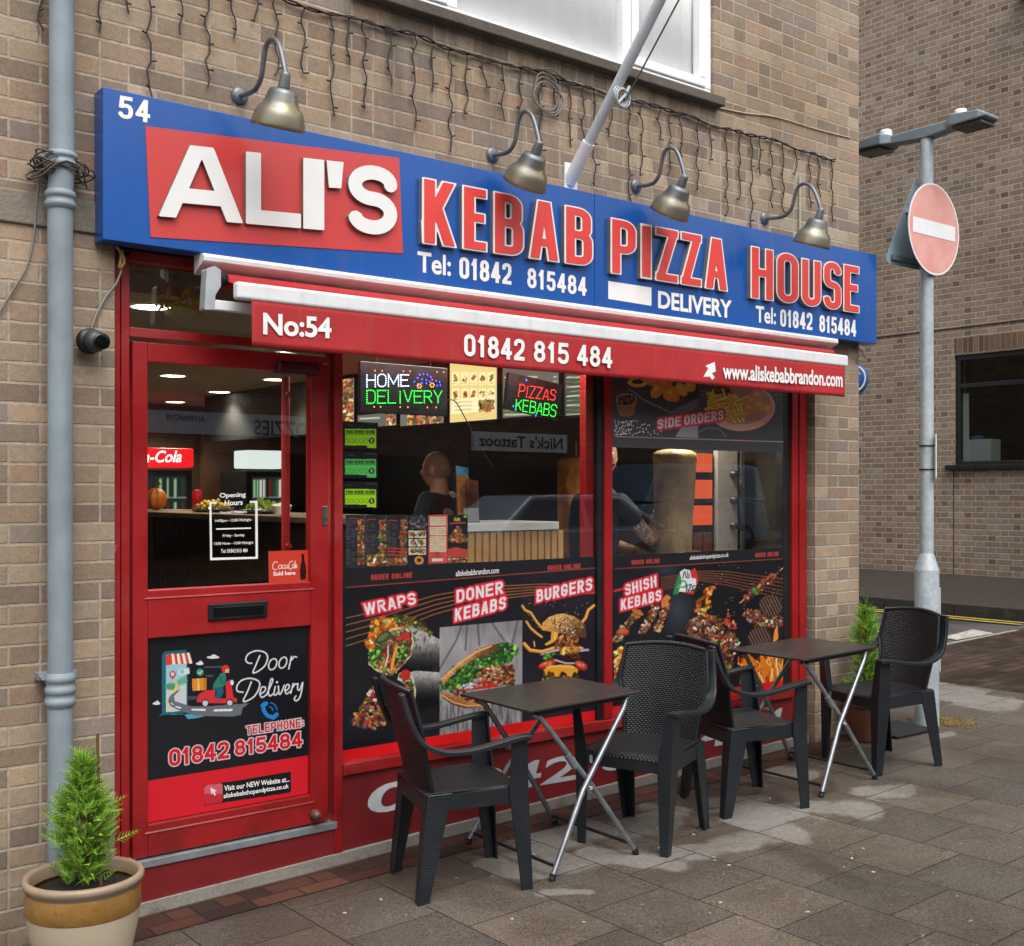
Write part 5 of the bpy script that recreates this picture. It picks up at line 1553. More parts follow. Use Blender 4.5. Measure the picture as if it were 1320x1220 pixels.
A.poly(h(305, 340, 390, 335, 390, 405, 308, 410), 'e2912a'); A.poly(h(335, 338, 347, 337, 349, 408, 338, 409), 'f3c879'); A.poly(h(372, 336, 390, 335, 390, 405, 374, 406), 'c9781c')
for q in (h(370, 268, 480, 264, 480, 276, 380, 278), h(380, 318, 430, 316, 430, 330, 390, 330), h(278, 440, 340, 440, 335, 460, 280, 462)): A.poly(q, '5a606a', .7)
A.poly(h(330, 475, 345, 430, 385, 408, 440, 405, 440, 455, 505, 455, 500, 360, 525, 345, 545, 352, 535, 380, 548, 450, 568, 455, 565, 475, 500, 482, 400, 482), 'd8323a')
A.ell(*h(382, 480)[0], 4.6, 4.8, '23252b'); A.ell(*h(382, 482)[0], 3.4, 3.6, 'cfd2d2'); A.ell(*h(525, 478)[0], 4.4, 4.6, '23252b'); A.ell(*h(525, 480)[0], 3.2, 3.4, 'cfd2d2')
A.poly(h(425, 400, 430, 370, 470, 310, 495, 300, 505, 330, 500, 370, 480, 395), '2f7f70'); A.poly(h(425, 395, 485, 385, 490, 420, 465, 460, 440, 455, 450, 415), '1f5f78')
A.line(h(470, 330, 480, 365, 505, 362), 2.2, '25695f'); A.ell(*h(500, 283)[0], 5, 5.2, 'd8323a'); A.poly(h(498, 284, 522, 284, 520, 305, 500, 306), 'e8b48f'); A.ell(*h(538, 362)[0], 2, 3.4, 'f2f2ee')
W_ = 'f2f2f2'
A.scribble(h(652, 250, 628, 246, 618, 225, 634, 195, 680, 177, 728, 186, 745, 215, 730, 262, 690, 296, 660, 304, 676, 262, 700, 205), 1.9, W_)
def o_(cx, cy, rx, ry, w_=1.8): A.scribble([(h(cx + rx * math.cos(q) + (.25 * ry * -math.sin(q)), cy + ry * math.sin(q))[0]) for q in np.linspace(0, 6.28, 11)], w_, W_)
o_(775, 255, 23, 32); o_(834, 246, 22, 32)
A.scribble(h(868, 282, 884, 212, 882, 232, 900, 212, 914, 214), 1.9, W_)
A.scribble(h(602, 418, 570, 412, 566, 385, 590, 352, 640, 337, 690, 352, 698, 385, 670, 440, 622, 470, 604, 466, 628, 415, 650, 358), 1.9, W_)
A.scribble(h(700, 430, 728, 412, 732, 390, 712, 390, 700, 425, 712, 448, 740, 432), 1.8, W_)
A.scribble(h(740, 432, 772, 360, 774, 340, 762, 350, 750, 415, 758, 440, 776, 428), 1.8, W_)
A.scribble(h(790, 385, 782, 428, 794, 434, 804, 420), 1.8, W_); A.ell(*h(800, 360)[0], 1.3, 1.3, W_)
A.scribble(h(808, 382, 812, 428, 824, 422, 842, 378), 1.8, W_)
A.scribble(h(846, 412, 868, 396, 870, 376, 856, 376, 846, 405, 856, 428, 878, 412), 1.8, W_)
A.scribble(h(880, 424, 894, 368, 892, 388, 906, 370, 918, 372), 1.8, W_)
A.scribble(h(922, 368, 920, 400, 932, 404, 950, 362, 936, 440, 914, 468, 900, 458, 910, 440), 1.8, W_)
A.scribble(h(726, 486, 722, 520, 748, 556, 786, 562), 5.0, '1f86d8'); A.line(h(716, 496, 736, 484), 5.6, '1f86d8'); A.line(h(776, 566, 798, 548), 5.6, '1f86d8')
for r_ in (24, 48): A.line([h(752 + r_ * math.cos(q), 526 + r_ * math.sin(q))[0] for q in np.linspace(-1.35, -.1, 9)], 1.5, '1f86d8')
A.words('TELEPHONE', h(622, 668)[0], h(940, 622)[0], h(620, 616)[0], 'c4202c', .17, 'f4ecec', 1.1, gap=.18); A.words(':', h(942, 622)[0], h(958, 619)[0], h(940, 570)[0], 'c4202c', .2, 'f4ecec', 1.1)
A.words('01842', h(172, 852)[0], h(522, 802)[0], h(170, 752)[0], 'd2202e', .2, 'f6e6e6', 1.3, gap=.12); A.words('815484', h(555, 790)[0], h(948, 735)[0], h(553, 700)[0], 'd2202e', .2, 'f6e6e6', 1.3, gap=.12)
A.poly(h(378, 962, 882, 880, 882, 1002, 378, 1078), '121318')
ic = h(378, 972, 388, 960, 474, 948, 484, 958, 484, 1048, 474, 1060, 388, 1074, 378, 1066)
A.poly(ic, 'c9283a'); A.blend(A.pm(ic) * (A.V < 800 + 1010 / 4.517), 'df7078', .8)
A.poly(h(412, 972, 448, 992, 435, 998, 444, 1016, 436, 1021, 427, 1003, 418, 1012), 'f4f0f0')
PO4 = thing('door_poster', 'black and red door delivery poster with a scooter drawing on the lower door panel', 'poster', (2.16, YQ, pz0))
A.build('poster_sheet', M['print'], PO4)
mb = MB()
font_text(mb, 'Visit our NEW Website at...', fq(h(492, 994, 872, 938, 872, 908, 492, 962), YQ), YQ - .0012, bold=.02)
font_text(mb, 'aliskebabshopandpizza.co.uk', fq(h(488, 1044, 868, 984, 868, 950, 488, 1008), YQ), YQ - .0012, bold=.02)
mb.build('lettering', M['white_print'], PO4)

# ---- small stickers
YS_ = YD - .0025
k7 = sc(150, 600, 4.067)
OH = thing('opening_hours_sticker', 'white opening hours sticker lettered on the door glass', 'sticker', (2.15, YS_, 1.3))
mb = MB()
for P in (k7(488, 192, 526, 192, 526, 202, 498, 202, 502, 485, 730, 480, 728, 196, 700, 197, 700, 187, 740, 186, 742, 490, 492, 498), k7(523, 331, 706, 326, 706, 333, 523, 338)):
    mb.prism(fq(P, YS_), YS_ - .0006, YS_)
mb.build('border', M['white_print'], OH)
for txt, q, b in (('Opening', k7(542, 178, 678, 172, 678, 140, 542, 146), .02), ('Hours', k7(568, 212, 662, 208, 662, 180, 568, 184), .02), ('Monday - Thursday', k7(545, 258, 686, 252, 686, 236, 545, 242), .01),
                  ('14:00pm - 12:00 Midnight', k7(518, 302, 708, 296, 708, 278, 518, 284), .01), ('Friday - Sunday', k7(558, 380, 673, 376, 673, 358, 558, 362), .01),
                  ('12:00 Noon - 12:00 Midnight', k7(513, 422, 718, 416, 718, 398, 513, 404), .01), ('Tel: 01842 815 484', k7(548, 460, 688, 456, 688, 436, 548, 440), .01)):
    mb = MB()
    font_text(mb, txt, fq(q, YS_), YS_ - .0006, bold=b)
    mb.build('lettering', M['white_print'], OH)
x0, x1, z0, z1 = rect([(346.5, 755), (402, 752), (402, 708.5), (346.5, 711.5)], YS_)
A = Art(x0, x1, z0, z1, YS_, .0016, 'd8432f')
A.blend((A.V > 0).astype(float), 'd8432f')
for pts in (k7(846, 510, 832, 506, 820, 524, 824, 545, 842, 546), k7(862, 522, 852, 526, 852, 542, 864, 540, 866, 526, 858, 522), k7(882, 522, 870, 528, 872, 542, 884, 538), k7(898, 524, 886, 528, 888, 542, 898, 532, 900, 542),
            k7(926, 504, 912, 506, 904, 526, 910, 546, 924, 536), k7(932, 518, 924, 524, 926, 538, 934, 534, 932, 520), k7(938, 502, 935, 540), k7(944, 520, 938, 526, 940, 538, 945, 524, 946, 538)):
    A.scribble(pts, 1.1, 'f8eee8')
A.poly(k7(970, 465, 984, 464, 986, 500, 994, 530, 995, 570, 992, 600, 966, 602, 962, 570, 964, 530, 971, 500), '2a1210')
A.line(k7(966, 540, 993, 538), .8, '5a2a24')
t = thing('soft_drink_sticker', 'square red soft drink sticker with a bottle in the corner of the door glass', 'sticker', (x0, YS_, z0))
A.build('sticker_sheet', M['print'], t)
mb = MB(); font_text(mb, 'Sold here', fq(k7(822, 580, 938, 574, 938, 552, 822, 558), YS_), YS_ - .001, bold=.025); mb.build('lettering', M['white_print'], t)

YI = YG - .003
k5 = sc(430, 430, 3.568)
for ya, yb, col, lab in ((438, 528, '9bdc1c', 'lime green hygiene rating sticker, topmost of the three at the window edge'), (577, 663, '5ccc62', 'mid green hygiene rating sticker, middle one of the three at the window edge'), (715, 800, 'a2de1a', 'lime green hygiene rating sticker, lowest of the three, just above the menus')):
    x0, z1 = 2.690, atY(*k5(52, ya - 34)[0], YI)[2]
    x1, z0 = atY(*k5(204, ya)[0], YI)[0], atY(*k5(120, yb + 4)[0], YI)[2]
    A = Art(x0, x1, z0, z1, YI, .0018, '15171a')
    q = k5(52, ya + 1, 196, ya + 2, 196, yb, 154, yb - 1, 154, yb - 12, 52, yb - 14)
    A.poly(q, col); A.line(k5(54, ya + 26, 192, ya + 26), .5, '2c4a1c')
    A.words('FOOD', k5(58, ya + 22)[0], k5(90, ya + 22)[0], k5(58, ya + 8)[0], '20301a', .2); A.words('HYGIENE', k5(96, ya + 22)[0], k5(140, ya + 22)[0], k5(96, ya + 8)[0], '20301a', .2); A.words('RATING', k5(146, ya + 22)[0], k5(190, ya + 22)[0], k5(146, ya + 8)[0], '20301a', .2)
    for kx in (62, 84, 106, 128, 150):
        cx, cy = k5(kx, ya + 56)[0]; A.blend(np.clip(A.em(cx, cy, 2.7, 2.9) - A.em(cx, cy, 2.1, 2.3), 0, 1), '3c5a24', .8)
    cx, cy = k5(175, ya + 56)[0]; A.ell(cx, cy, 3.7, 3.9, '14181a'); A.words('5', (cx - 1.3, cy + 2.1), (cx + 1.3, cy + 2.1), (cx - 1.3, cy - 2.1), 'f2f2f0', .24)
    A.line(k5(150, ya - 24, 196, ya - 22), .7, '8a8f94', .7); A.line(k5(58, ya - 18, 92, ya - 16), .7, '8a8f94', .6)
    t = thing('hygiene_sticker', lab, 'sticker', (x0, YI, z0), 'hygiene rating stickers')
    A.build('sticker_sheet', M['print'], t)

# ---- six menu leaflets along the foot of the first window
k4 = sc(440, 640, 7.33)
edges = [42, 222, 425, 624, 822, 1004, 1195]
labs = ['dark menu leaflet with a photo strip, leftmost of the row above the wraps poster', 'dark menu leaflet with photos and salad, second from the left in the leaflet row', 'dark menu leaflet with red stripes, third from the left in the leaflet row',
        'navy menu leaflet with cream boxes and a round dish', 'coral red menu leaflet with cream boxes', 'black menu leaflet showing a heaped platter, beside the slatted counter']
for i in range(6):
    x0, x1 = atY(*k4(edges[i] + 1, 600)[0], YI)[0], atY(*k4(edges[i + 1] - 1, 600)[0], YI)[0]
    A = Art(x0, x1, 1.274, atY(*k4(edges[i] + 60, 176)[0], YI)[2], YI, .0019, ['2c2d33', '2d2c30', '292a2e', '20242e', 'c04a4c', '1d2024'][i])
    A.texture(np.ones(A.U.shape), 12, .2, 60 + i)
    e0, e1 = edges[i], edges[i + 1]
    rs = np.random.RandomState(i)
    if i < 3:
        for y in range(230, 640, 15):
            for xa, xb in ((e0 + 8, e0 + 50), (e0 + 56, e0 + 105)):
                if rs.rand() > .22: A.line(k4(xa, y, xa + (xb - xa) * (.5 + .5 * rs.rand()), y), .55, '8f9096', .6)
        A.line(k4(e0 + 30, 208 + 10 * i, e0 + 100, 210 + 10 * i), 1.2, 'c0383a')
        for y in range(225, 520 + 120 * (i == 0), 72):
            q = k4(e1 - 60, y, e1 - 8, y + 3, e1 - 8, y + 62, e1 - 60, y + 58); A.poly(q, 'cdbfae'); A.scatter(q, 16, 2.2, FOOD, i * 40 + y)
        if i == 1: q = k4(e0 + 40, 560, e1 - 10, 550, e1 - 5, 650, e0 + 20, 655); A.scatter(q, 70, 2.4, FOOD + GREEN + ['e8dcc8'], 70)
        if i == 2:
            for y in (500, 530, 562): A.line(k4(e0 + 10, y - 12, e1, y), 1.7, 'c8322e')
            A.scatter(k4(e0, 590, e1, 580, e1, 660, e0, 665), 40, 2.4, FOOD, 71)
    elif i == 3:
        A.scatter(k4(e0 + 20, 190, e1 - 20, 190, e1 - 20, 310, e0 + 20, 310), 40, 1.6, ['8a8f94', '3a3f48', '6b3a44'], 72)
        for r_ in range(3):
            for c_ in range(2):
                q = k4(e0 + 14 + c_ * 84, 325 + r_ * 80, e0 + 92 + c_ * 84, 325 + r_ * 80, e0 + 92 + c_ * 84, 392 + r_ * 80, e0 + 14 + c_ * 84, 394 + r_ * 80)
                A.poly(q, 'd9cfb4'); A.scatter(k4(e0 + 26 + c_ * 84, 338 + r_ * 80, e0 + 80 + c_ * 84, 338 + r_ * 80, e0 + 80 + c_ * 84, 368 + r_ * 80, e0 + 26 + c_ * 84, 368 + r_ * 80), 8, 1.8, FOOD, 73 + r_ * 2 + c_)
        A.ell(*k4(735, 606)[0], 6, 5.4, 'd08a3a'); A.ell(*k4(735, 604)[0], 3, 2.6, '4a2a1c')
    elif i == 4:
        for y0, y1 in ((195, 275), (290, 368), (378, 450), (452, 525)):
            for c_ in range(2):
                A.poly(k4(e0 + 16 + c_ * 78, y0, e0 + 90 + c_ * 78, y0, e0 + 90 + c_ * 78, y1, e0 + 16 + c_ * 78, y1), 'dccfae')
                for y in range(y0 + 14, y1 - 6, 16): A.line(k4(e0 + 24 + c_ * 78, y, e0 + 80 + c_ * 78, y), .8, ['a5553c', '8a8a70', '6f7f50'][rs.randint(3)], .8)
        A.poly(k4(858, 588, 960, 584, 960, 612, 858, 616), 'dccfae')
    else:
        A.scribble(k4(1068, 232, 1076, 205, 1086, 232), 1.4, 'c9a83a'); A.line(k4(1096, 205, 1096, 232), 1.4, 'c9a83a'); A.line(k4(1106, 210, 1106, 232), 1.4, 'c9a83a'); A.line(k4(1120, 208, 1112, 218, 1122, 230), 1.3, 'c9a83a')
        A.line(k4(1030, 256, 1170, 250), 1.8, 'b04a5a'); A.ell(*k4(1100, 412)[0], 12.5, 3.6, 'a09a98')
        q = k4(1015, 410, 1060, 330, 1100, 275, 1140, 330, 1185, 405, 1100, 435); A.scatter(q, 90, 2.2, FOOD + ['d8612a'], 78)
        A.poly(k4(1004, 500, 1080, 480, 1195, 505, 1195, 570, 1004, 580), 'd0503a', .85); A.poly(k4(1006, 590, 1192, 578, 1192, 640, 1006, 648), 'd8cdb4'); A.scatter(k4(1010, 600, 1188, 592, 1188, 636, 1010, 642), 30, 2.2, FOOD, 79)
        A.poly(k4(1155, 180, 1188, 178, 1188, 202, 1155, 204), '6fae3a')
    t = thing('menu_leaflet', labs[i], 'menu', (x0, YI, 1.274), 'menu leaflets stuck inside the first window')
    A.build('leaflet_sheet', M['print'], t)
# ================================================================== chairs
def weave_mat():
    m = Mat('woven_charcoal_plastic', 0.42, spec=0.5)
    x, y, z = m.obj()
    up = m.new('ShaderNodeTexCoord'); sn = m.new('ShaderNodeSeparateXYZ'); m.link(up.outputs['Normal'], sn.inputs[0])
    flat = NV(m.nt, sn.outputs[2]).abs().gt(.7)
    v = (z * (flat * -1.0 + 1.0) + x * flat) / .0095
    u = y / .02 + v.floor().mod(2.0) * .5
    fu, fv = u.fract(), v.fract()
    h = (fu - .5).abs().rng(.5, .1) * (fv - .5).abs().rng(.5, .08)
    n = m.noise(6.0, 3, world=False)
    m.color(m.mix(h, '0c0e11', m.ramp(n, [(.3, '171b20'), (.7, '21262c')])))
    m.bump(h, .0022)
    hole = (fu - .5).abs().gt(.40) * (fv - .5).abs().lt(.30) * z.gt(.47) * z.lt(.66) * (flat * -1.0 + 1.0) * (m.noise(16.0, 2, world=False)).gt(.48)
    tr = m.new('ShaderNodeBsdfTransparent'); mx = m.new('ShaderNodeMixShader')
    m.link(hole, mx.inputs[0]); m.link(m.b.outputs[0], mx.inputs[1]); m.link(tr.outputs[0], mx.inputs[2])
    m.link(mx.outputs[0], m.nt.nodes['Material Output'].inputs[0])
    return m.m
def rib_mat():
    m = Mat('ribbed_charcoal_plastic', 0.4, spec=0.5)
    x, y, z = m.obj()
    n = m.noise(7.0, 4, world=False)
    rb = (z / .011).fract()
    h = (rb - .5).abs().rng(.5, .2)
    m.color(m.ramp(n, [(.3, '14181d'), (.7, '1f242a')]))
    m.bump(h, .0006)
    return m.m
M['weave'], M['rib'] = weave_mat(), rib_mat()
M['char'] = plain('charcoal_plastic', '1b2025', 0.38, var=.15)

def rail(pts, wy, th, mb):
    """strip of rectangular section, its width across the chair"""
    pts = [Vector(p) for p in pts]
    o = []
    for i in range(len(pts) - 1):                    # smooth
        a, b, c, d = pts[max(i - 1, 0)], pts[i], pts[i + 1], pts[min(i + 2, len(pts) - 1)]
        for s in range(5):
            t = s / 5
            o.append(.5 * (2 * b + (c - a) * t + (2 * a - 5 * b + 4 * c - d) * t * t + (3 * b - a - 3 * c + d) * t ** 3))
    o.append(pts[-1])
    vs = []
    for i, p in enumerate(o):
        t = (o[min(i + 1, len(o) - 1)] - o[max(i - 1, 0)]).normalized()
        n = Vector((t.z, 0, -t.x)).normalized()
        for sy, sn in ((-1, -1), (1, -1), (1, 1), (-1, 1)):
            vs.append(p + Vector((0, sy * wy / 2, 0)) + n * sn * th / 2)
    fs = [(i * 4 + k, i * 4 + (k + 1) % 4, (i + 1) * 4 + (k + 1) % 4, (i + 1) * 4 + k) for i in range(len(o) - 1) for k in range(4)]
    fs += [(3, 2, 1, 0), tuple(len(vs) - 4 + k for k in range(4))]
    return mb.add(vs, fs, 0, False)

def lsec(bot, top, fx, fy, th, mb, mid=None):
    """leg of L section: corner points bottom/top, flange along x (fx0, fx1) and along y (fy0, fy1)"""
    L = []
    st = [(bot, fx[0], fy[0])] + ([mid] if mid else []) + [(top, fx[1], fy[1])]
    for (x, y, z), ax, ay in st:
        sx, sy = (1 if ax > 0 else -1) * th, (1 if ay > 0 else -1) * th
        L.append([(x, y, z), (x + ax, y, z), (x + ax, y + sy, z), (x + sx, y + sy, z), (x + sx, y + ay, z), (x, y + ay, z)])
    vs = [p for r in L for p in r]
    fs = [(i * 6 + k, i * 6 + (k + 1) % 6, (i + 1) * 6 + (k + 1) % 6, (i + 1) * 6 + k) for i in range(len(L) - 1) for k in range(6)]
    n = len(vs) - 6
    fs += [(0, 1, 2, 3), (0, 3, 4, 5), (n, n + 1, n + 2, n + 3), (n, n + 3, n + 4, n + 5)]
    return mb.add(vs, fs)

def make_chair(label):
    t = thing('plastic_armchair', label, 'chair', (0, 0, 0), 'woven plastic armchairs outside the shop')
    # seat: dished woven panel with a rolled front edge
    P = []
    for i in range(17):
        a = i / 16
        x = -.215 + .435 * a
        row = []
        for j in range(17):
            b = j / 16 * 2 - 1
            wy = .205 + .02 * a
            z = .437 - .014 * (1 - b * b) * math.sin(math.pi * a) - (.02 * max(0, (a - .85) / .15) ** 2)
            row.append((x, b * wy, z))
        P.append(row)
    MB().grid(P).build('seat', M['weave'], t, solid=.010)
    ap = MB()
    for s in (-1, 1):
        ap.add([(-.2, s * .208, .372), (.21, s * .228, .368), (.21, s * .228, .436), (-.2, s * .208, .434), (-.2, s * .218, .372), (.21, s * .238, .368), (.21, s * .238, .436), (-.2, s * .218, .434)], [(0, 1, 2, 3), (4, 5, 6, 7), (0, 4, 5, 1), (3, 7, 6, 2), (0, 4, 7, 3), (1, 5, 6, 2)])
    ap.box(.208, .22, -.228, .228, .368, .422)
    ap.box(-.216, -.204, -.206, .206, .365, .43)
    ap.build('seat_frame', M['char'], t)
    for s in (-1, 1):
        m1 = MB(); lsec((.238, s * .228, 0), (.222, s * .262, .645), (-.046, -.07), (-s * .038, -s * .04), .009, m1, ((.226, s * .246, .41), -.085, -s * .07))
        m1.build('leg', M['rib'], t, bevel=.003)
        m2 = MB(); lsec((-.255, s * .222, 0), (-.205, s * .226, .44), (.048, .105), (s * -.048, s * -.08), .009, m2)
        m2.build('leg', M['rib'], t, bevel=.003)
        r = MB()
        rail([(-.302, s * .218, .862), (-.285, s * .228, .79), (-.262, s * .24, .72), (-.222, s * .254, .655), (-.14, s * .264, .617), (-.03, s * .267, .612), (.09, s * .267, .63), (.18, s * .265, .645), (.232, s * .263, .645)], .05, .02, r)
        r.build('armrest', M['char'], t, bevel=.004)
    def xb(z): return -.212 - .09 * (max(0.0, z - .42) / .44) ** 1.1
    def hw(z):
        if z < .6: return .185 + .025 * (z - .42) / .18
        if z < .7: return .21 + .026 * (z - .6) / .1
        return .236 - .02 * (z - .7) / .16
    P = []
    for i in range(31):
        a = i / 30
        row = []
        for j in range(25):
            b = j / 24 * 2 - 1
            z = .415 + (.448 + .016 * (1 - b * b)) * a
            row.append((xb(z) + .042 * b * b, b * hw(min(z, .86)), z))
        P.append(row)
    MB().grid(P).build('backrest', M['weave'], t, solid=.008)
    top = MB()
    pts = [P[30][j] for j in range(25)]
    top.tube([(p[0], p[1], p[2]) for p in pts], .011, 8)
    for e in (0, 24):
        top.tube([P[i][e] for i in range(0, 31)], .009, 6)
    top.build('back_frame', M['char'], t)
    MB().box(.2215, .2235, -.17, -.155, .378, .415).build('maker_tab', M['galv'], t)
    return t

chairs = [((2.95, -.487), -18, 'woven black plastic chair facing right, nearest the shop door, its back to the wraps poster'),
          ((3.955, -.59), 199, 'woven black plastic chair turned to face the door, on the right of the nearer table'),
          ((4.735, -.545), -18, 'woven black plastic chair back to back with another, facing the farther table'),
          ((5.93, -.56), 166, 'woven black plastic chair beside the lamp post and small conifer, facing the shop door')]
ch = make_chair(chairs[0][2])
for i, ((x, y), a, lab) in enumerate(chairs):
    if i == 0: o = ch; o.location, o.rotation_euler = (x, y, gz(x)), (0, -math.atan(GB) * math.cos(R(a)), R(a))
    else: o = copy_thing(ch, lab, (x, y, gz(x)), R(a)); o.rotation_euler = (0, -math.atan(GB) * math.cos(R(a)), R(a))

# ================================================================== folding tables
def make_table(label):
    t = thing('folding_table', label, 'table', (0, 0, 0), 'black topped folding tables')
    tm = plain('black_laminate', '2b2827', 0.38, var=.18, scale=4, coat=.1)
    MB().box(-.325, .325, -.262, .262, .716, .728).build('tabletop', tm, t, bevel=.003)
    MB().box(-.26, .26, -.235, -.205, .694, .7155).build('top_rail', M['black'], t)
    MB().box(-.26, .26, .205, .235, .694, .7155).build('top_rail', M['black'], t)
    for s in (-1, 1):
        MB().tube([(-.262, s * .315, .012), (-.05, s * .277, .34), (.235, s * .235, .655), (.262, s * .23, .70)], .0125, 12).build('leg', M['tube'], t)
        MB().tube([(.245, s * .29, .012), (.02, s * .252, .35), (-.19, s * .215, .63), (-.225, s * .21, .675), (-.27, s * .21, .70)], .0125, 12).build('leg', M['tube'], t)
        for x, y in ((-.262, .315), (.245, .29)):
            MB().tube([(x, s * y, 0), (x * .97, s * y * .995, .03)], .0145, 12).build('rubber_foot', M['rubber'], t)
        MB().tube([(-.1, s * .237, .5), (-.062, s * .243, .44)], .017, 12).build('leg_collar', M['tube'], t)
        MB().tube([(-.005, s * .245, .345), (-.005, s * .285, .345)], .007, 8).build('pivot_bolt', M['galv'], t)
    MB().tube([(-.235, -.308, .055), (-.235, .308, .055)], .008, 8).build('cross_bar', M['black'], t)
    MB().tube([(.215, -.284, .055), (.215, .284, .055)], .008, 8).build('cross_bar', M['black'], t)
    return t
tb = make_table('black topped folding table between the two chairs nearer the shop door')
tb.location, tb.rotation_euler = (3.502, -.455, gz(3.5)), (0, -math.atan(GB), R(-2))
o = copy_thing(tb, 'black topped folding table farther from the door, beside the brick pier', (5.36, -.452, gz(5.36)), R(-1))
o.rotation_euler = (0, -math.atan(GB), R(-1))

# ================================================================== potted conifers
def leaf_mat():
    m = Mat('cypress_foliage', 0.6, spec=.3)
    n = m.noise(16.0, 4); k = m.noise(90.0, 2)
    m.color(m.mix(.5, m.ramp(n, [(.3, '4c7a1e'), (.55, '78a52e'), (.75, 'a0c04a')]), m.ramp(k, [(.3, '3c6a1c'), (.7, 'a0c450')])))
    m.b.inputs['Subsurface Weight'].default_value = 0.0
    return m.m
M['leaf'] = leaf_mat()
def conifer(name, label, loc, rim, H, pot_prof, parts, h0, hp, wd, n, seed, cane):
    t = thing(name, label, 'potted plant', loc, 'potted conifers')
    for pn, prof, mt in parts: prof = [(r_, z_ * (KZ if rim > .15 else 1)) for r_, z_ in prof]; MB().lathe(prof, 48, loc).build(pn, mt, t)
    MB().lathe([(.001, h0 - .02), (rim * .6, h0 - .024), (rim * .93, h0 - .035)], 30, loc).build('soil', plain('potting_soil', '241c16', .95, var=.4, scale=30, bump=.01), t)
    r = random.Random(seed)
    mb = MB()
    for _ in range(n):
        f = r.random() ** .85
        z = h0 + hp * f * (1.0 + (.12 if r.random() < .06 else 0))
        prof = wd * (1 - f) ** .75 * (.75 + .35 * math.sin(f * 9 + seed)) * (.6 + .4 * min(1, f * 6))
        a = r.random() * 6.283
        rad = prof * math.sqrt(.1 + .9 * r.random()) * (1.0 + .45 * r.random() ** 3) * (1.6 if r.random() < .07 else 1)
        p = Vector((loc[0] + rad * math.cos(a), loc[1] + rad * math.sin(a), loc[2] + z))
        a2 = a + (r.random() - .5) * 1.6
        d = Vector((math.cos(a2) * (.45 + .6 * rad / wd), math.sin(a2) * (.45 + .6 * rad / wd), .15 + .8 * r.random())).normalized()
        ln = (.03 + .05 * r.random()) * (.8 + .4 * hp / .5)
        side = d.cross(Vector((r.random() - .5, r.random() - .5, r.random() - .5))).normalized()
        for k in range(6):                              # a feathery spray
            b = p + d * ln * k / 6
            for s in (-1, 1):
                l2 = ln * .42 * (1 - k / 7)
                q = (d * .75 + side * s * .8).normalized()
                e = b + q * l2
                w_ = (q.cross(d)).normalized() * .0012 + d * .0015
                mb.add([b - w_, b + w_, e + w_ * .4, e - w_ * .4], [(0, 1, 2, 3)])
        w_ = side * .002
        mb.add([p - w_, p + w_, p + d * ln * 1.15], [(0, 1, 2)])
    mb.build('foliage', M['leaf'], t)
    st = MB()
    st.tube([(loc[0], loc[1], loc[2] + h0 - .03), (loc[0] + .01, loc[1], loc[2] + h0 + hp * .5), (loc[0] + .005, loc[1] + .01, loc[2] + h0 + hp * .92)], [.012, .008, .003], 8)
    for k in range(26):
        f = .05 + .8 * r.random(); a = r.random() * 6.283; l_ = wd * (1 - f) * .85
        z = loc[2] + h0 + hp * f
        st.tube([(loc[0], loc[1], z), (loc[0] + l_ * math.cos(a) * .5, loc[1] + l_ * math.sin(a) * .5, z + l_ * .45), (loc[0] + l_ * math.cos(a), loc[1] + l_ * math.sin(a), z + l_)], [.004, .003, .0015], 5)
    st.build('stem', plain('brown_bark', '5a4028', .9, var=.3), t)
    if cane: MB().tube([(loc[0] + cane[0], loc[1] + cane[1], loc[2] + h0 - .05), (loc[0] + cane[0] - .012, loc[1] + cane[1], loc[2] + h0 + hp * cane[2])], .0055, 8).build('cane', plain('bamboo_cane', '6b4a26', .7, var=.3), t)
    return t
p = atG(108, 1129, .355)
lp = (p[0], p[1], gz(p[0]))
KZ = .355 / .29
glaze = plain('cream_stoneware', 'b9ab95', .45, var=.12, scale=4, coat=.15)
def band_mat():
    m = Mat('ochre_glaze_band', .4, coat=.2)
    n = m.noise(9.0, 5, world=False); k = m.noise(55.0, 4, .75, world=False)
    c = m.ramp(n, [(.3, '7f5a28'), (.7, '9c753c')])
    m.color(m.mix(k.rng(.56, .66) * .55, c, '5f4022')); m.bump(k, .002)
    return m.m
conifer('potted_conifer', 'feathery green conifer in a cream and ochre glazed pot beside the drainpipe', lp, .185, 0, None,
        [('pot', [(.001, 0), (.125, 0), (.132, .006), (.165, .08), (.183, .15), (.189, .19), (.19, .196)], glaze),
         ('glaze_band', [(.19, .196), (.193, .2), (.193, .255), (.19, .262)], band_mat()),
         ('pot_rim', [(.188, .258), (.187, .268), (.2, .276), (.205, .287), (.2, .297), (.188, .299), (.18, .29), (.176, .26)], plain('stoneware_rim', '94806a', .5, var=.12, coat=.1))],
        .343, .40, .118, 1150, 3, (.05, -.03, 1.28))
p = atG(1128, 958, 0)
conifer('potted_conifer', 'bright green conifer in a plain terracotta pot between the brick pier and the last chair', (6.36, -.17, gz(6.36)), .13, 0, None,
        [('pot', [(.001, 0), (.095, 0), (.1, .01), (.138, .22), (.14, .225)], plain('terracotta', '7d5440', .8, var=.15)),
         ('pot_rim', [(.139, .222), (.15, .226), (.152, .265), (.14, .27), (.132, .25)], plain('terracotta_rim', '8a5f4a', .8, var=.15))],
        .255, .56, .115, 1000, 8, (-.05, .0, .86))

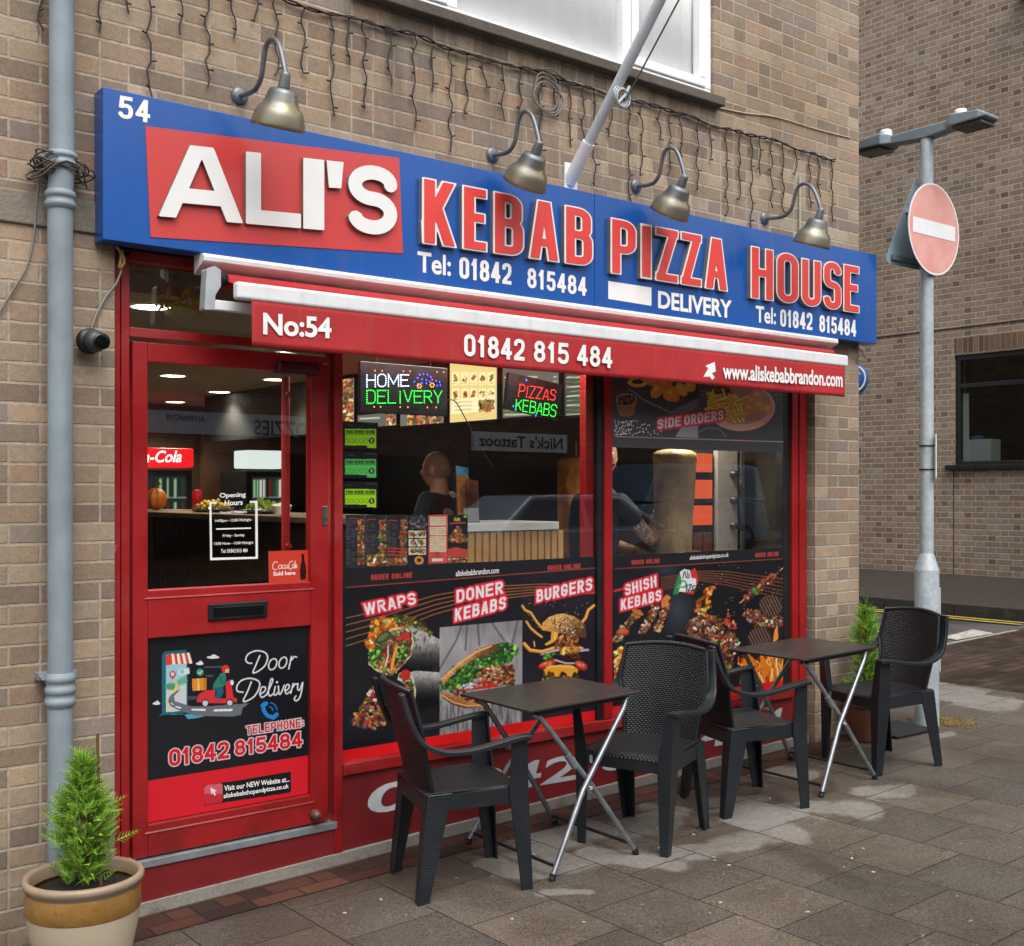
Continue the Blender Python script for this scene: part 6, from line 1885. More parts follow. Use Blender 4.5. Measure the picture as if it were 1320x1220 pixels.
# ================================================================== lamp post and its signs
LX, LY = 7.0, -.2
LG = gz(LX)
LPo = thing('lamp_post', 'galvanised lamp post with twin flat lantern heads at the pavement edge', 'lamp post', (LX, LY, LG))
MB().lathe([(.0785, LG - .05), (.0785, 1.09), (.0775, 1.1)], 32, (LX, LY, 0)).build('base', M['galv'], LPo)
MB().lathe([(.0775, 1.1), (.044, 1.21)], 32, (LX, LY, 0)).build('collar', M['galv'], LPo)
MB().lathe([(.044, 1.21), (.043, 3.9), (.043, 4.0), (.001, 4.0)], 32, (LX, LY, 0)).build('shaft', M['galv'], LPo)
MB().box(LX + .066, LX + .09, LY - .05, LY + .05, .42, .98).build('access_door', M['galv'], LPo, bevel=.004)
gh = plain('grey_lantern_shell', '7a878f', .4, var=.08)
hb = MB()
hb.add([(LX + sx * w_, y, z) for y, w_, z0, z1 in ((.06, .05, 3.985, 4.035), (-.2, .05, 3.965, 4.04), (-.42, .05, 3.985, 4.035)) for sx in (-1, 1) for z in (z0, z1)],
       [(0, 1, 5, 4), (4, 5, 9, 8), (2, 6, 7, 3), (6, 10, 11, 7), (1, 3, 7, 5), (5, 7, 11, 9), (0, 4, 6, 2), (4, 8, 10, 6), (0, 2, 3, 1), (8, 9, 11, 10)])
hb.build('bracket_arm', gh, LPo, bevel=.006)
for s, y0, y1 in ((1, .04, .32), (-1, -.37, -.66)):
    hd = MB()
    prof = [(y0, .055, 3.985, 4.045), (y0 + (y1 - y0) * .18, .105, 3.98, 4.055), (y0 + (y1 - y0) * .85, .105, 3.985, 4.04), (y1, .085, 3.995, 4.015)]
    vs = [(LX + sx * w_, y, z) for y, w_, z0, z1 in prof for sx, z in ((-1, z0), (1, z0), (1, z1), (-1, z1))]
    hd.add(vs, [(i * 4 + k, i * 4 + (k + 1) % 4, (i + 1) * 4 + (k + 1) % 4, (i + 1) * 4 + k) for i in range(3) for k in range(4)] + [(3, 2, 1, 0), (12, 13, 14, 15)])
    head = hd.build('lantern_head', gh, LPo, bevel=.008)
    ya, yb = sorted((y0 + (y1 - y0) * .22, y0 + (y1 - y0) * .9))
    MB().box(LX - .09, LX + .09, ya, yb, 3.962, 3.975).build('lens', plain('dark_lens', '2a2420', .25), head)
    MB().lathe([(.038, 4.04), (.04, 4.085), (.034, 4.1), (.001, 4.104)], 24, (LX, y0 + (y1 - y0) * .25, 0)).build('photocell', M['white'], head)
NY = -.262
c = atY(1204, 296, NY)
NE = thing('no_entry_sign', 'round faded red no entry sign with a white bar on the lamp post', 'sign', (c[0], NY, c[2]))
MB().lathe([(.001, .004), (.303, .004), (.303, 0), (.001, 0)], 56, (c[0], NY + .004, c[2]), axis='y', smooth=False).build('plate', plain('grey_sign_back', '8f989c', .45), NE)
fd = Mat('faded_red_sheeting', .85, spec=.2)
n1, n2 = fd.noise(7.0, 5), fd.noise(40.0, 4, .7)
fd.color(fd.mix(n2.rng(.58, .72) * .5, fd.ramp(n1, [(.3, 'd8938b'), (.7, 'dfaaa2')]), 'e0b8b0'))
MB().lathe([(.001, .0055), (.291, .0055), (.291, .0035)], 56, (c[0], NY + .003, c[2]), axis='y', smooth=False).build('red_face', fd.m, NE)
MB().lathe([(.291, .0045), (.291, .0058), (.302, .0058), (.302, .0042)], 56, (c[0], NY + .003, c[2]), axis='y', smooth=False).build('white_border', M['white'], NE)
MB().box(c[0] - .25, c[0] + .25, NY - .0045, NY - .0028, c[2] - .05, c[2] + .05).build('white_bar', M['white'], NE)
mb = MB()
for dz in (-.15, .15):
    mb.box(c[0] - .16, c[0] + .16, NY + .004, NY + .018, c[2] + dz - .015, c[2] + dz + .015)
    mb.tube([(LX + .05 * math.cos(q), LY + .05 * math.sin(q), c[2] + dz) for q in np.linspace(0, 6.2832, 20)], .006, 6)
mb.build('post_clip', M['galv'], NE)
# triangular sign on the far side of the post, its back to us
TY = -.135
a0, b0 = atY(1181, 226, TY), atY(1141, 339, TY)
cx = LX - .02
hgt = a0[2] - b0[2]
hw_ = hgt / math.sqrt(3) * 1.02
T = thing('triangular_sign', 'grey back of a triangular road sign behind the round no entry sign', 'sign', (cx, TY, b0[2]))
def rtri(r):
    v = [(cx - hw_, b0[2]), (cx + hw_, b0[2]), (cx, b0[2] + hgt)]
    o = round_path([((v[0][0] + v[1][0]) / 2, v[0][1]), v[1], v[2], v[0], ((v[0][0] + v[1][0]) / 2, v[0][1])], r)
    return o[:-1]
MB().prism(rtri(.06), TY, TY + .004).build('plate', plain('blue_grey_sign_back', '7f929c', .42, var=.1), T)
MB().box(cx - .3, cx + .3, TY - .02, TY - .0005, b0[2] + .028, b0[2] + .06).build('back_channel', plain('dark_channel', '5a666c', .45), T)
MB().box(cx - .13, cx + .13, TY - .02, TY - .0005, b0[2] + .36, b0[2] + .39).build('back_channel', M['galv'], T)
# little board strapped to the post
z0, z1 = 1.62 - (617 - 634) / 193.6, 1.62 - (561 - 634) / 193.6
ND = thing('notice_board', 'small white board seen edge on, strapped to the lamp post with black ties', 'notice', (LX + .06, LY, z0))
rot = Matrix.Translation((LX, LY, 0)) @ Matrix.Rotation(R(34), 4, 'Z') @ Matrix.Rotation(R(1.5), 4, 'Y')
MB().box(-.12, .12, -.058, -.052, z0, z1, mat=rot).build('board', M['white'], ND)
for z in (1.62 - (575 - 634) / 193.6, 1.62 - (605.5 - 634) / 193.6):
    mb = MB().tube([(LX + .0475 * math.cos(q), LY + .0475 * math.sin(q), z) for q in np.linspace(0, 6.2832, 24)], .005, 6)
    mb.tube([(LX - .047, LY - .01, z), (LX - .07, LY - .02, z + .004)], .003, 5)
    mb.build('cable_tie', M['rubber'], ND)
# flat dark sheet on the slabs at the foot of the post
mt_ = atG(1165, 930)
t = thing('dark_sheet', 'flat black sheet on the slabs beneath the last chair, by the lamp post foot', 'mat', (6.72, -.18, gz(6.72)))
mb = MB()
mb.add([(x, y, gz(x) + z) for z in (.003, .02) for x, y in ((6.50, -.30), (6.88, -.33), (6.92, -.02), (6.56, .02))], [(3, 2, 1, 0), (4, 5, 6, 7), (0, 1, 5, 4), (1, 2, 6, 5), (2, 3, 7, 6), (3, 0, 4, 7)])
mb.build('mat', M['rubber'], t, bevel=.004)
# dry grass tuft at the post and specks of litter
rg = random.Random(6)
mb = MB()
for _ in range(420):
    a, rr_ = rg.random() * 6.28, .075 + .24 * rg.random() ** 1.5
    x, y = LX + .06 + rr_ * abs(math.cos(a)) * .9, LY - .04 + rr_ * math.sin(a) * .8
    z = gz(x) + .004
    d = Vector((rg.random() - .5, rg.random() - .5, .25 * rg.random())) * .07
    mb.tube([(x, y, z), (x + d.x, y + d.y, z + abs(d.z) + .003)], .0016, 3, caps=False)
g_ = mb.build('dry_grass', plain('straw', '8a7440', .9, var=.3), None)
tag(g_, 'dry straw caught round the foot of the lamp post', 'straw', kind='stuff')
mb = MB()
for _ in range(30):
    px, py = 440 + rg.random() * 760, 990 + rg.random() * 200
    q = atG(px, py)
    if q[1] > -.25 or q[1] < -2.2: continue
    s_ = .003 + .006 * rg.random()
    a = rg.random() * 3.14
    mb.box(-s_, s_, -s_ * .4, s_ * .4, .001, .004, mat=Matrix.Translation((q[0], q[1], q[2])) @ Matrix.Rotation(a, 4, 'Z'))
l_ = mb.build('litter_specks', plain('pale_litter', 'b9b2a6', .9, var=.2), None)
tag(l_, 'tiny pale scraps scattered over the paving slabs', 'litter', kind='stuff')
# ================================================================== inside the shop
def atZ(px, py, z):
    a, b, c = ray(px, py)
    t = (z - CAM_H) / c
    return (a * t, -CAM_D + b * t, z)

M['lamp_on'] = glow('lit_downlight', 'fff2d8', 9.0)
spots = [atZ(223, 484, RZ1), atZ(355, 489, RZ1), atZ(283, 505, RZ1), atZ(226, 518, RZ1), (atZ(225, 385, RZ1)[0], .62, RZ1), (5.45, .42, RZ1), (3.3, 1.7, RZ1), (4.72, 2.75, RZ1)]  # last three are unseen, added to brighten the grill, entry and man
dl = ['second downlight back from the door, left of the pair', 'downlight on the right of the door pane ceiling', 'downlight in the middle of the door pane ceiling', 'farthest downlight seen through the door pane', 'bright downlight seen through the glass over the door',
      'downlight added to brighten the kebab grill', 'downlight added to brighten the room just inside the shop door', 'downlight added to brighten the man with the shaved head']
for i, (p, lab) in enumerate(zip(spots, dl)):
    t = thing('ceiling_downlight', 'round recessed ' + lab, 'light', p, 'downlights in the shop ceiling')
    r_ = .085
    MB().lathe([(.001, -.004), (r_, -.004), (r_, -.001)], 24, p).build('diffuser', M['lamp_on'], t)
    MB().lathe([(r_, -.001), (r_ + .004, -.008), (r_ + .018, -.006), (r_ + .02, 0)], 24, p).build('bezel', M['white'], t)
    ld = bpy.data.lights.new('downlight_beam', 'SPOT')
    ld.energy, ld.color, ld.spot_size, ld.spot_blend, ld.shadow_soft_size = (34 if i < 4 or i == 6 else 75), (1, .9, .74), R(125), .6, .08
    lo = bpy.data.objects.new('downlight_beam', ld)
    COL.objects.link(lo); lo.parent = t; lo.location = (0, 0, -.02)

# lit strip along the head of the first window
t = thing('led_strip', 'thin lit white strip along the inside top of the first window', 'light', (3.45, .18, 2.40))
MB().box(2.70, 4.19, .17, .185, 2.40, 2.41).build('strip', glow('lit_strip', 'fff6e6', 5.0), t)
ld = bpy.data.lights.new('strip_beam', 'AREA'); ld.shape = 'RECTANGLE'; ld.size, ld.size_y, ld.energy, ld.color = 1.5, .03, 8, (1, .95, .86)
lo = bpy.data.objects.new('strip_beam', ld); COL.objects.link(lo); lo.parent = t; lo.location = (0, .0, -.02); lo.rotation_euler = (0, 0, 0)

# menu screens along the bulkhead over the side counter
XS = 4.30
bk = B.children
for o in list(S.objects):
    if o.name.startswith('menu_bulkhead'): bpy.data.objects.remove(o)
MB().box(XS + .012, XS + .12, .5, 5.2, 2.055, RZ1).build('menu_bulkhead', M['dark'], B)
class ArtX(Art):
    """the same artwork on a wall that faces the door"""
    def __init__(self, y0, y1, z0, z1, x, step, bgc):
        self.nx, self.nz = max(2, int(abs(y1 - y0) / step)), max(2, int((z1 - z0) / step))
        self.x, self.z, self.y = np.linspace(y0, y1, self.nx), np.linspace(z0, z1, self.nz), x
        self.X, self.Z = np.meshgrid(self.x, self.z)
        self.U, self.V = proj(np.full_like(self.X, x), self.X, self.Z)
        self.C = np.zeros(self.X.shape + (3,)); self.C[:] = self.c(bgc); self.rs = np.random.RandomState(5)
    def build(self, name, mat, parent):
        ob = super().build(name, mat, None, .02)
        q = Matrix(((0, 1, 0, 0), (1, 0, 0, 0), (0, 0, 1, 0), (0, 0, 0, 1)))
        ob.data.transform(q)
        ob.data.flip_normals()
        ob.data.transform(Matrix.Translation(-Vector(WLOC[parent.name])))
        ob.parent = parent
        WLOC[ob.name] = WLOC[parent.name]
        return ob
def screen(px0, px1, pyb, pyt, bg_, label, fn):
    """px0 (far, left) to px1 (near, right), bottom and top lines at px0"""
    a, b = atX(px0, pyb, XS), atX(px1, pyb, XS)
    t_ = atX(px0, pyt, XS)
    y0, y1, z0, z1 = a[1], b[1], a[2], min(t_[2], RZ1 - .01)
    t = thing('menu_screen', label, 'screen', (XS, (y0 + y1) / 2, z0), 'lit menu boards over the counter')
    A = ArtX(y0, y1, z0, z1, XS, .006, bg_)
    fn(A, px0, px1, A.V.min(), A.V.max())
    A.build('display', M['screen'], t)
    ym, yM = min(y0, y1), max(y0, y1)
    MB().box(XS + .003, XS + .0118, ym - .012, yM + .012, z0 - .012, z1 + .012).build('bezel', M['black'], t)
def cells(A, x0, x1, v0, v1, nr, nc, box, cols, seed):
    rs = np.random.RandomState(seed)
    for r_ in range(nr):
        for c_ in range(nc):
            cx, cy = x0 + (x1 - x0) * (c_ + .5) / nc, v0 + (v1 - v0) * (r_ + .5) / nr
            w_, h_ = (x1 - x0) / nc * .42, (v1 - v0) / nr * .40
            A.poly([(cx - w_, cy - h_), (cx + w_, cy - h_), (cx + w_, cy + h_), (cx - w_, cy + h_)], box)
            for _ in range(6): A.ell(cx + (rs.rand() - .5) * w_, cy + (rs.rand() - .6) * h_, w_ * .3, h_ * .25, cols[rs.randint(len(cols))], rs.rand() * 90)
            A.line([(cx - w_ * .8, cy + h_ * .7), (cx + w_ * .5, cy + h_ * .7)], .7, '6a5030', .7)
def sA(A, a, b, v0, v1): cells(A, a + 2, b - 1, 478, 520, 2, 5, 'f0dca0', FOOD, 1); A.poly([(a + 2, 516), (b - 2, 512), (b - 2, 529), (a + 2, 534)], 'f2deb0'); A.scatter([(a + 38, 516), (b - 4, 515), (b - 4, 528), (a + 38, 530)], 30, 2, FOOD, 3); [A.line([(a + 6, 519 + 5 * k), (a + 28, 518 + 5 * k)], 1, 'a08050') for k in range(3)]
def sText(A, a, b, v0, v1):
    rs = np.random.RandomState(2); y = 487
    for k in range(9): A.line([(a + 3, y + k * 6), (a + 3 + (b - a) * (.45 + .3 * rs.rand()), y - 1 + k * 6)], 1.6 if k % 2 == 0 else .8, 'c9c6a0' if k % 2 == 0 else '8d9078'); A.line([(b - 5, y + k * 6 - 1), (b - 2, y + k * 6 - 1)], 1.2, 'c9c6a0')
def sFood(A, a, b, v0, v1): A.scatter([(a, v0), (b, v0), (b, v1), (a, v1)], 150, 3, FOOD + ['f0b040', 'e8a030'], 5)
def sStrip(A, a, b, v0, v1):
    A.scatter([(b - 12, v0), (b, v0), (b, v1), (b - 12, v1)], 30, 2, FOOD, 6); A.line([(a + 3, 540), (a + 28, 539)], 1.4, 'd8d4c0'); A.line([(a + 3, 546), (a + 22, 545)], 1.0, 'a8a490')
def sStrip2(A, a, b, v0, v1): A.scatter([(a + 10, v0 + 3), (b - 4, v0 + 3), (b - 4, v1), (a + 10, v1)], 60, 2.2, FOOD + ['e88a30', 'd8a050'], 7)
screen(438, 455.5, 546, 490, '6b3a20', 'lit food board at the left edge of the first window, behind the hygiene stickers', sFood)
screen(461, 510, 552, 536, '5b5c58', 'low strip of menu board below the left half of the home delivery sign', sStrip)
screen(516, 571, 549.5, 534, '66645c', 'low strip of food pictures below the right half of the home delivery sign', sStrip2)
screen(580, 640, 545, 466, 'd9bf7c', 'bright cream menu board between the two lit shop signs', sA)
screen(648, 719, 539, 466, '595a52', 'grey menu board half hidden behind the lit pizzas and kebabs sign', sText)
screen(728, 772, 536, 470, '3c4438', 'dark green menu board lettered in cream beside the red mullion', sText)

# LED signs hanging inside the window
def dots(mb, txt, quad, y, n=9, r_=.0033, wid=None, gap=.3):
    W, H = qsize(quad); ws = [{'I': .4, ' ': .5, 'M': 1.25}.get(c, 1.0) for c in txt]
    u = W / (sum(ws) + gap * (len(ws) - 1)); x = 0; step = H / (n - 1.5)
    pts = []
    for c, k in zip(txt, ws):
        for P, rr in GL[c]:
            P = [(x + min(max(p[0], 0), 1) * k * u if c != 'I' else x + k * u / 2, min(max(p[1], 0), 1) * H) for p in P]
            P = round_path(P, rr * .4 * min(k * u, H)) if rr else P
            d_ = 0
            for a, b in zip(P[:-1], P[1:]):
                L = math.dist(a, b); s = d_
                while s <= L:
                    pts.append((a[0] + (b[0] - a[0]) * s / max(L, 1e-9), a[1] + (b[1] - a[1]) * s / max(L, 1e-9))); s += step
                d_ = s - L
        x += (k + gap) * u
    for v in warp([(p[0], p[1], 0) for p in pts], quad, W, H):
        mb.lathe([(.0008, -.003), (r_, 0)], 6, (v[0], y, v[1]), axis='y')
LEDW, LEDG, LEDR, LEDB, LEDO = glow('led_white', 'c8d8ff', 2.6), glow('led_green', '18f03a', 2.2), glow('led_red', 'ff2418', 2.4), glow('led_blue', '2848ff', 3.2), glow('led_orange', 'ff7a20', 3)
yl_ = .30
x0, x1, z0, z1 = rect([(464.5, 536), (577, 533), (577, 473), (464.5, 467)], yl_)
t = thing('led_sign', 'lit home delivery sign of coloured dots hanging inside the first window', 'lit sign', ((x0 + x1) / 2, yl_, z0))
MB().box(x0, x1, yl_, yl_ + .025, z0, z1).build('sign_board', plain('black_sign_board', '0d1114', .4), t, bevel=.004)
MB().tube([(x0 + .1, yl_ + .01, z1), (x0 + .1, yl_ + .01, RZ1)], .002, 5).build('hanging_wire', M['rubber'], t)
MB().tube([(x1 - .1, yl_ + .01, z1), (x1 - .1, yl_ + .01, RZ1)], .002, 5).build('hanging_wire', M['rubber'], t)
f5 = lambda a, b, c, d: fq([k5(a, d)[0], k5(b, d - 4)[0], k5(b, c + 4)[0], k5(a, c)[0]], yl_)
mb = MB(); dots(mb, 'HOME', f5(152, 345, 187, 246), yl_ - .003, 8); mb.build('white_dots', LEDW, t)
mb = MB(); dots(mb, 'DELIVERY', f5(152, 496, 262, 322), yl_ - .003, 8); mb.build('green_dots', LEDG, t)
mb = MB()
for x, y in [(385, 240), (370, 222), (385, 205), (395, 190), (412, 187), (430, 190), (445, 200), (452, 213), (470, 218), (486, 224), (490, 238), (405, 212), (425, 215), (440, 222), (405, 228), (425, 230), (475, 240)]:
    p = atY(*k5(x, y)[0], yl_); mb.lathe([(.0008, -.003), (.0045, 0)], 6, (p[0], yl_ - .003, p[2]), axis='y')
mb.build('blue_dots', LEDB, t)
mb = MB()
for cx_, cy_ in ((393, 242), (452, 238)):
    for q in np.linspace(0, 6.28, 7): p = atY(*k5(cx_ + 9 * math.cos(q), cy_ + 9 * math.sin(q))[0], yl_); mb.lathe([(.0008, -.003), (.004, 0)], 6, (p[0], yl_ - .003, p[2]), axis='y')
for x in (188, 222, 320, 350, 475, 505, 185, 215, 305, 340, 430, 470):
    p = atY(*k5(x, 168 + x * .02 if x in (188, 222, 320, 350, 475, 505) else 336 + x * .01)[0], yl_); mb.lathe([(.0008, -.003), (.0035, 0)], 6, (p[0], yl_ - .003, p[2]), axis='y')
mb.build('orange_dots', LEDO, t)
y2 = .32
q = fq([k5(790, 345)[0], k5(1032, 400)[0], k5(1052, 236)[0], k5(808, 178)[0]], y2)
t = thing('led_sign', 'lit pizzas and kebabs sign of red and green dots, hanging askew in the first window', 'lit sign', (q[0][0], y2, q[0][1]))
MB().prism(q, y2, y2 + .025).build('sign_board', plain('black_sign_board', '120e10', .4), t, bevel=.004)
mb = MB(); dots(mb, 'PIZZAS', fq([k5(848, 290)[0], k5(1016, 308)[0], k5(1022, 262)[0], k5(856, 234)[0]], y2), y2 - .003, 8); mb.build('red_dots', LEDR, t)
mb = MB(); dots(mb, 'KEBABS', fq([k5(836, 352)[0], k5(1018, 384)[0], k5(1026, 330)[0], k5(840, 302)[0]], y2), y2 - .003, 8); mb.build('green_dots', LEDG, t)
mb = MB()
for x, y in ((885, 215), (825, 335), (928, 378)): p = atY(*k5(x, y)[0], y2); mb.lathe([(.0008, -.003), (.006, 0)], 6, (p[0], y2 - .003, p[2]), axis='y')
mb.build('blue_dots', LEDB, t)
pw = [(577, 516), (587, 518), (600, 540), (618, 575), (636, 603)]
o_ = cable('sign_lead', 'thin black lead looping down from the home delivery sign', pw, .34, .003, '14151a')

# side counter with dark slats, and the pale slatted front counter
SC = thing('side_counter', 'dark slatted counter with a worn wooden top running back from the door', 'counter', (3.7, 2.9, RZ0))
wd = Mat('worn_counter_wood', .45)
n_ = wd.noise(4.0, 6, .6)
wd.color(wd.ramp(n_, [(.3, '5a4636'), (.7, '8a725a')]))
MB().box(3.42, 4.0, 1.3, 5.1, RZ0, 1.425).build('body', plain('dark_brown_board', '33261c', .6), SC)
mb = MB()
y = 1.31
while y < 5.05:
    mb.box(3.40, 3.4195, y, y + .034, RZ0 + .05, 1.42); y += .05
mb.build('slat_front', plain('dark_slats', '453424', .55, var=.2), SC)
MB().box(3.36, 4.02, 1.26, 5.14, 1.43, 1.47).build('worktop', wd.m, SC, bevel=.006)
yc = .66
a, b = atY(603, 686, yc), atY(724, 727, yc)
ct = atY(603, 675, yc)[2]
FC = thing('front_counter', 'pale wood slatted counter with a white top just inside the first window', 'counter', ((a[0] + b[0]) / 2, yc, RZ0))
MB().box(a[0] + .01, b[0], yc + .02, yc + .5, RZ0, a[2] - .002).build('body', M['black'], FC)
x = a[0] + .008
mb = MB()
while x < b[0] - .01:
    mb.box(x, x + .037, yc, yc + .0195, RZ0, a[2] - .004); x += .0505
mb.build('slat_front', plain('pale_oak_slats', 'd2a46c', .5, var=.14, scale=6), FC)
MB().box(a[0] - .01, b[0] - .03, yc - .012, yc + .52, a[2], ct).build('worktop', M['white'], FC, bevel=.004)
# leaflet holder on it
LH = thing('leaflet_holder', 'clear leaflet holder with blue and orange leaflets on the white counter top', 'holder', (a[0] + .08, yc + .1, ct))
hx0 = a[0] + .0
lean = Matrix.Translation((a[0], yc + .1, ct)) @ Matrix.Rotation(R(-14), 4, 'X') @ Matrix.Rotation(R(8), 4, 'Y') @ Matrix.Translation((-a[0], -yc - .1, -ct))
MB().box(hx0, hx0 + .12, yc + .06, yc + .064, ct, ct + .19, mat=lean).build('front_plate', M['acrylic'], LH)
MB().box(hx0, hx0 + .125, yc + .12, yc + .124, ct, ct + .3, mat=lean).build('back_plate', M['acrylic'], LH)
MB().box(hx0 - .004, hx0 + .13, yc + .05, yc + .16, ct, ct + .006).build('foot', M['acrylic'], LH)
for k, (dx, h_, cl_) in enumerate(((.01, .34, '3f7fa8'), (.0, .28, 'a86a34'), (.05, .26, '6b3a2a'))):
    t = thing('leaflet', ['tall blue leaflet at the back of the clear holder', 'orange and dark leaflet on the left of the clear holder', 'brown food leaflet at the front of the clear holder'][k], 'leaflet', (hx0, yc + .1, ct), 'leaflets in the clear holder')
    MB().box(hx0 + dx, hx0 + dx + .085, yc + .108 - .018 * k, yc + .112 - .018 * k, ct + .01, ct + h_, mat=lean).build('sheet', plain('leaflet_print', cl_, .4, var=.5, scale=22), t)

# things on the side counter
def on_counter(px, x=3.6): p = atX(px, 655, x); return p[0], p[1], 1.471
x, y, z = on_counter(201)
t = thing('pumpkin', 'orange pumpkin standing on the side counter by the red topped fridge', 'pumpkin', (x, y, z))
mb = MB(); P = []
for i in range(15):
    a_ = math.pi * i / 14
    P.append([(x + .085 * math.sin(a_) * (1 + .08 * math.cos(8 * q)) * math.cos(q), y + .085 * math.sin(a_) * (1 + .08 * math.cos(8 * q)) * math.sin(q), z + .09 - .09 * math.cos(a_)) for q in np.linspace(0, 2 * math.pi, 49)])
mb.grid(P); mb.build('rind', plain('orange_rind', 'b85f18', .5, var=.15), t)
MB().tube([(x, y, z + .165), (x + .01, y, z + .2), (x + .03, y, z + .22)], .014, 8).build('stalk', plain('green_stalk', '5a5a2a', .8), t)
x, y, z = on_counter(254)
t = thing('drink_can', 'red drink can on the side counter beside the pumpkin', 'can', (x, y, z))
MB().lathe([(.028, 0), (.038, .008), (.038, .14), (.03, .158), (.03, .163), (.001, .163)], 24, (x, y, z)).build('can', plain('red_can', 'c0232a', .3, .3), t)
for px, cols_, lab in ((275, 'c9a832', 'heap of yellow garnish in a tray on the side counter, right of the red can'), (338, '8fae32', 'tray of green and yellow salad on the side counter below the white topped fridge')):
    x, y, z = on_counter(px)
    t = thing('food_tray', lab, 'tray', (x, y, z))
    MB().lathe([(.001, 0), (.11, 0), (.15, .03), (.155, .03), (.115, -.0), (.001, .004)], 28, (x, y, z)).build('dish', M['steel'], t)
    rr = random.Random(px); mb = MB()
    for _ in range(60):
        a_, r_ = rr.random() * 6.28, .12 * math.sqrt(rr.random())
        mb.lathe([(.001, -.018), (.022, 0), (.001, .018)], 7, (x + r_ * math.cos(a_), y + r_ * math.sin(a_), z + .03 + .05 * (1 - r_ / .12) + .02 * rr.random()))
    fo = mb.build('filling', plain('garnish', cols_, .5, var=.45, scale=30), t)
    fo['kind'] = 'stuff'
x, y, z = on_counter(363)
t = thing('white_tub', 'pale covered tub at the right end of the side counter', 'tub', (x, y, z))
MB().lathe([(.05, 0), (.066, .05), (.07, .055), (.066, .06), (.04, .07), (.001, .074)], 28, (x, y, z)).build('tub', M['curtain'], t)

# fridges against the rear wall
def fridge(px0, px1, head, label, lit, txt):
    yb = 5.55
    x0, x1 = atY(px0, 595, yb)[0], atY(px1, 595, yb)[0]
    t = thing('drinks_fridge', label, 'fridge', ((x0 + x1) / 2, yb, RZ0), 'drinks fridges at the back of the shop')
    zh0, zh1 = 1.84, 2.01
    MB().box(x0, x1, yb + .02, yb + .6, RZ0, zh0 - .02).build('cabinet', M['black'], t, bevel=.01)
    hd = MB().box(x0, x1, yb - .02, yb + .3, zh0, zh1).build('lit_header', lit, t, bevel=.015)
    A = Art(x0 + .06, x1 - .06, RZ0 + .2, zh0 - .08, yb + .012, .012, '1c2420')
    rs = np.random.RandomState(int(px0))
    U0, U1, V0, V1 = A.U.min(), A.U.max(), A.V.min(), A.V.max()
    for r_ in range(7):
        v = V0 + (V1 - V0) * (r_ + .9) / 7
        for k in range(9):
            u = U0 + (U1 - U0) * (k + .5) / 9
            A.line([(u, v), (u, v - (V1 - V0) / 9.5)], 2.6, ['3a6a3a', '8fb58a', 'c9d4c4', '6b1a1c', '2f3a30', 'd8d8cc'][rs.randint(6)])
        A.line([(U0, v + .5), (U1, v + .5)], 1.2, 'a8b0a8')
    A.line([(U0 + (U1 - U0) * .5, V0), (U0 + (U1 - U0) * .5, V1)], 1.5, '10110f')
    A.build('bottle_display', print_mat('lit_fridge_shelves', .3, emit=.6), t)
    if txt:
        mb = MB(); font_text(mb, txt, [(x0 + .04, zh0 + .03), (x1 - .12, zh0 + .045), (x1 - .12, zh1 - .02), (x0 + .04, zh1 - .035)], yb - .024, bold=.012, shear=.3)
        mb.build('lettering', LEDW if False else glow('white_header_script', 'fff4ee', 1.2), hd)
fridge(146, 249, None, 'black drinks fridge with a glowing red header, left of the door view', glow('lit_red_header', 'd8141c', .9), 'Coca-Cola')
fridge(319, 371, None, 'black drinks fridge with a glowing white header', glow('lit_white_header', 'e4ece8', .6), None)
MB().box(atY(262, 560, 6.3)[0], atY(345, 560, 6.3)[0], 6.3, 6.39, RZ0, 2.2).build('rear_door', plain('brown_rear_door', '5a3f28', .5), B)
# garland over the door glass
GA = thing('leaf_garland', 'small garland of yellow leaves inside the glass above the door', 'garland', atY(235, 392, .25))
rr = random.Random(9); mb = MB()
for px, py in ((203, 385), (212, 390), (218, 396), (226, 393), (232, 388), (240, 386), (247, 390), (252, 396), (256, 400)):
    p = Vector(atY(px, py, .25))
    for k in range(9):
        d_ = Vector((rr.random() - .5, (rr.random() - .5) * .3, rr.random() * -1 + .35)).normalized()
        s_ = d_.cross(Vector((0, 1, 0))).normalized() * .006
        mb.add([p, p + d_ * .03 + s_, p + d_ * .06, p + d_ * .03 - s_], [(0, 1, 2, 3)])
mb.build('leaves', plain('yellow_green_leaf', 'a8a030', .6, var=.3), GA)
MB().tube([atY(200, 384, .25), atY(230, 391, .255), atY(258, 402, .25)], .003, 6).build('stem', M['wire'], GA)

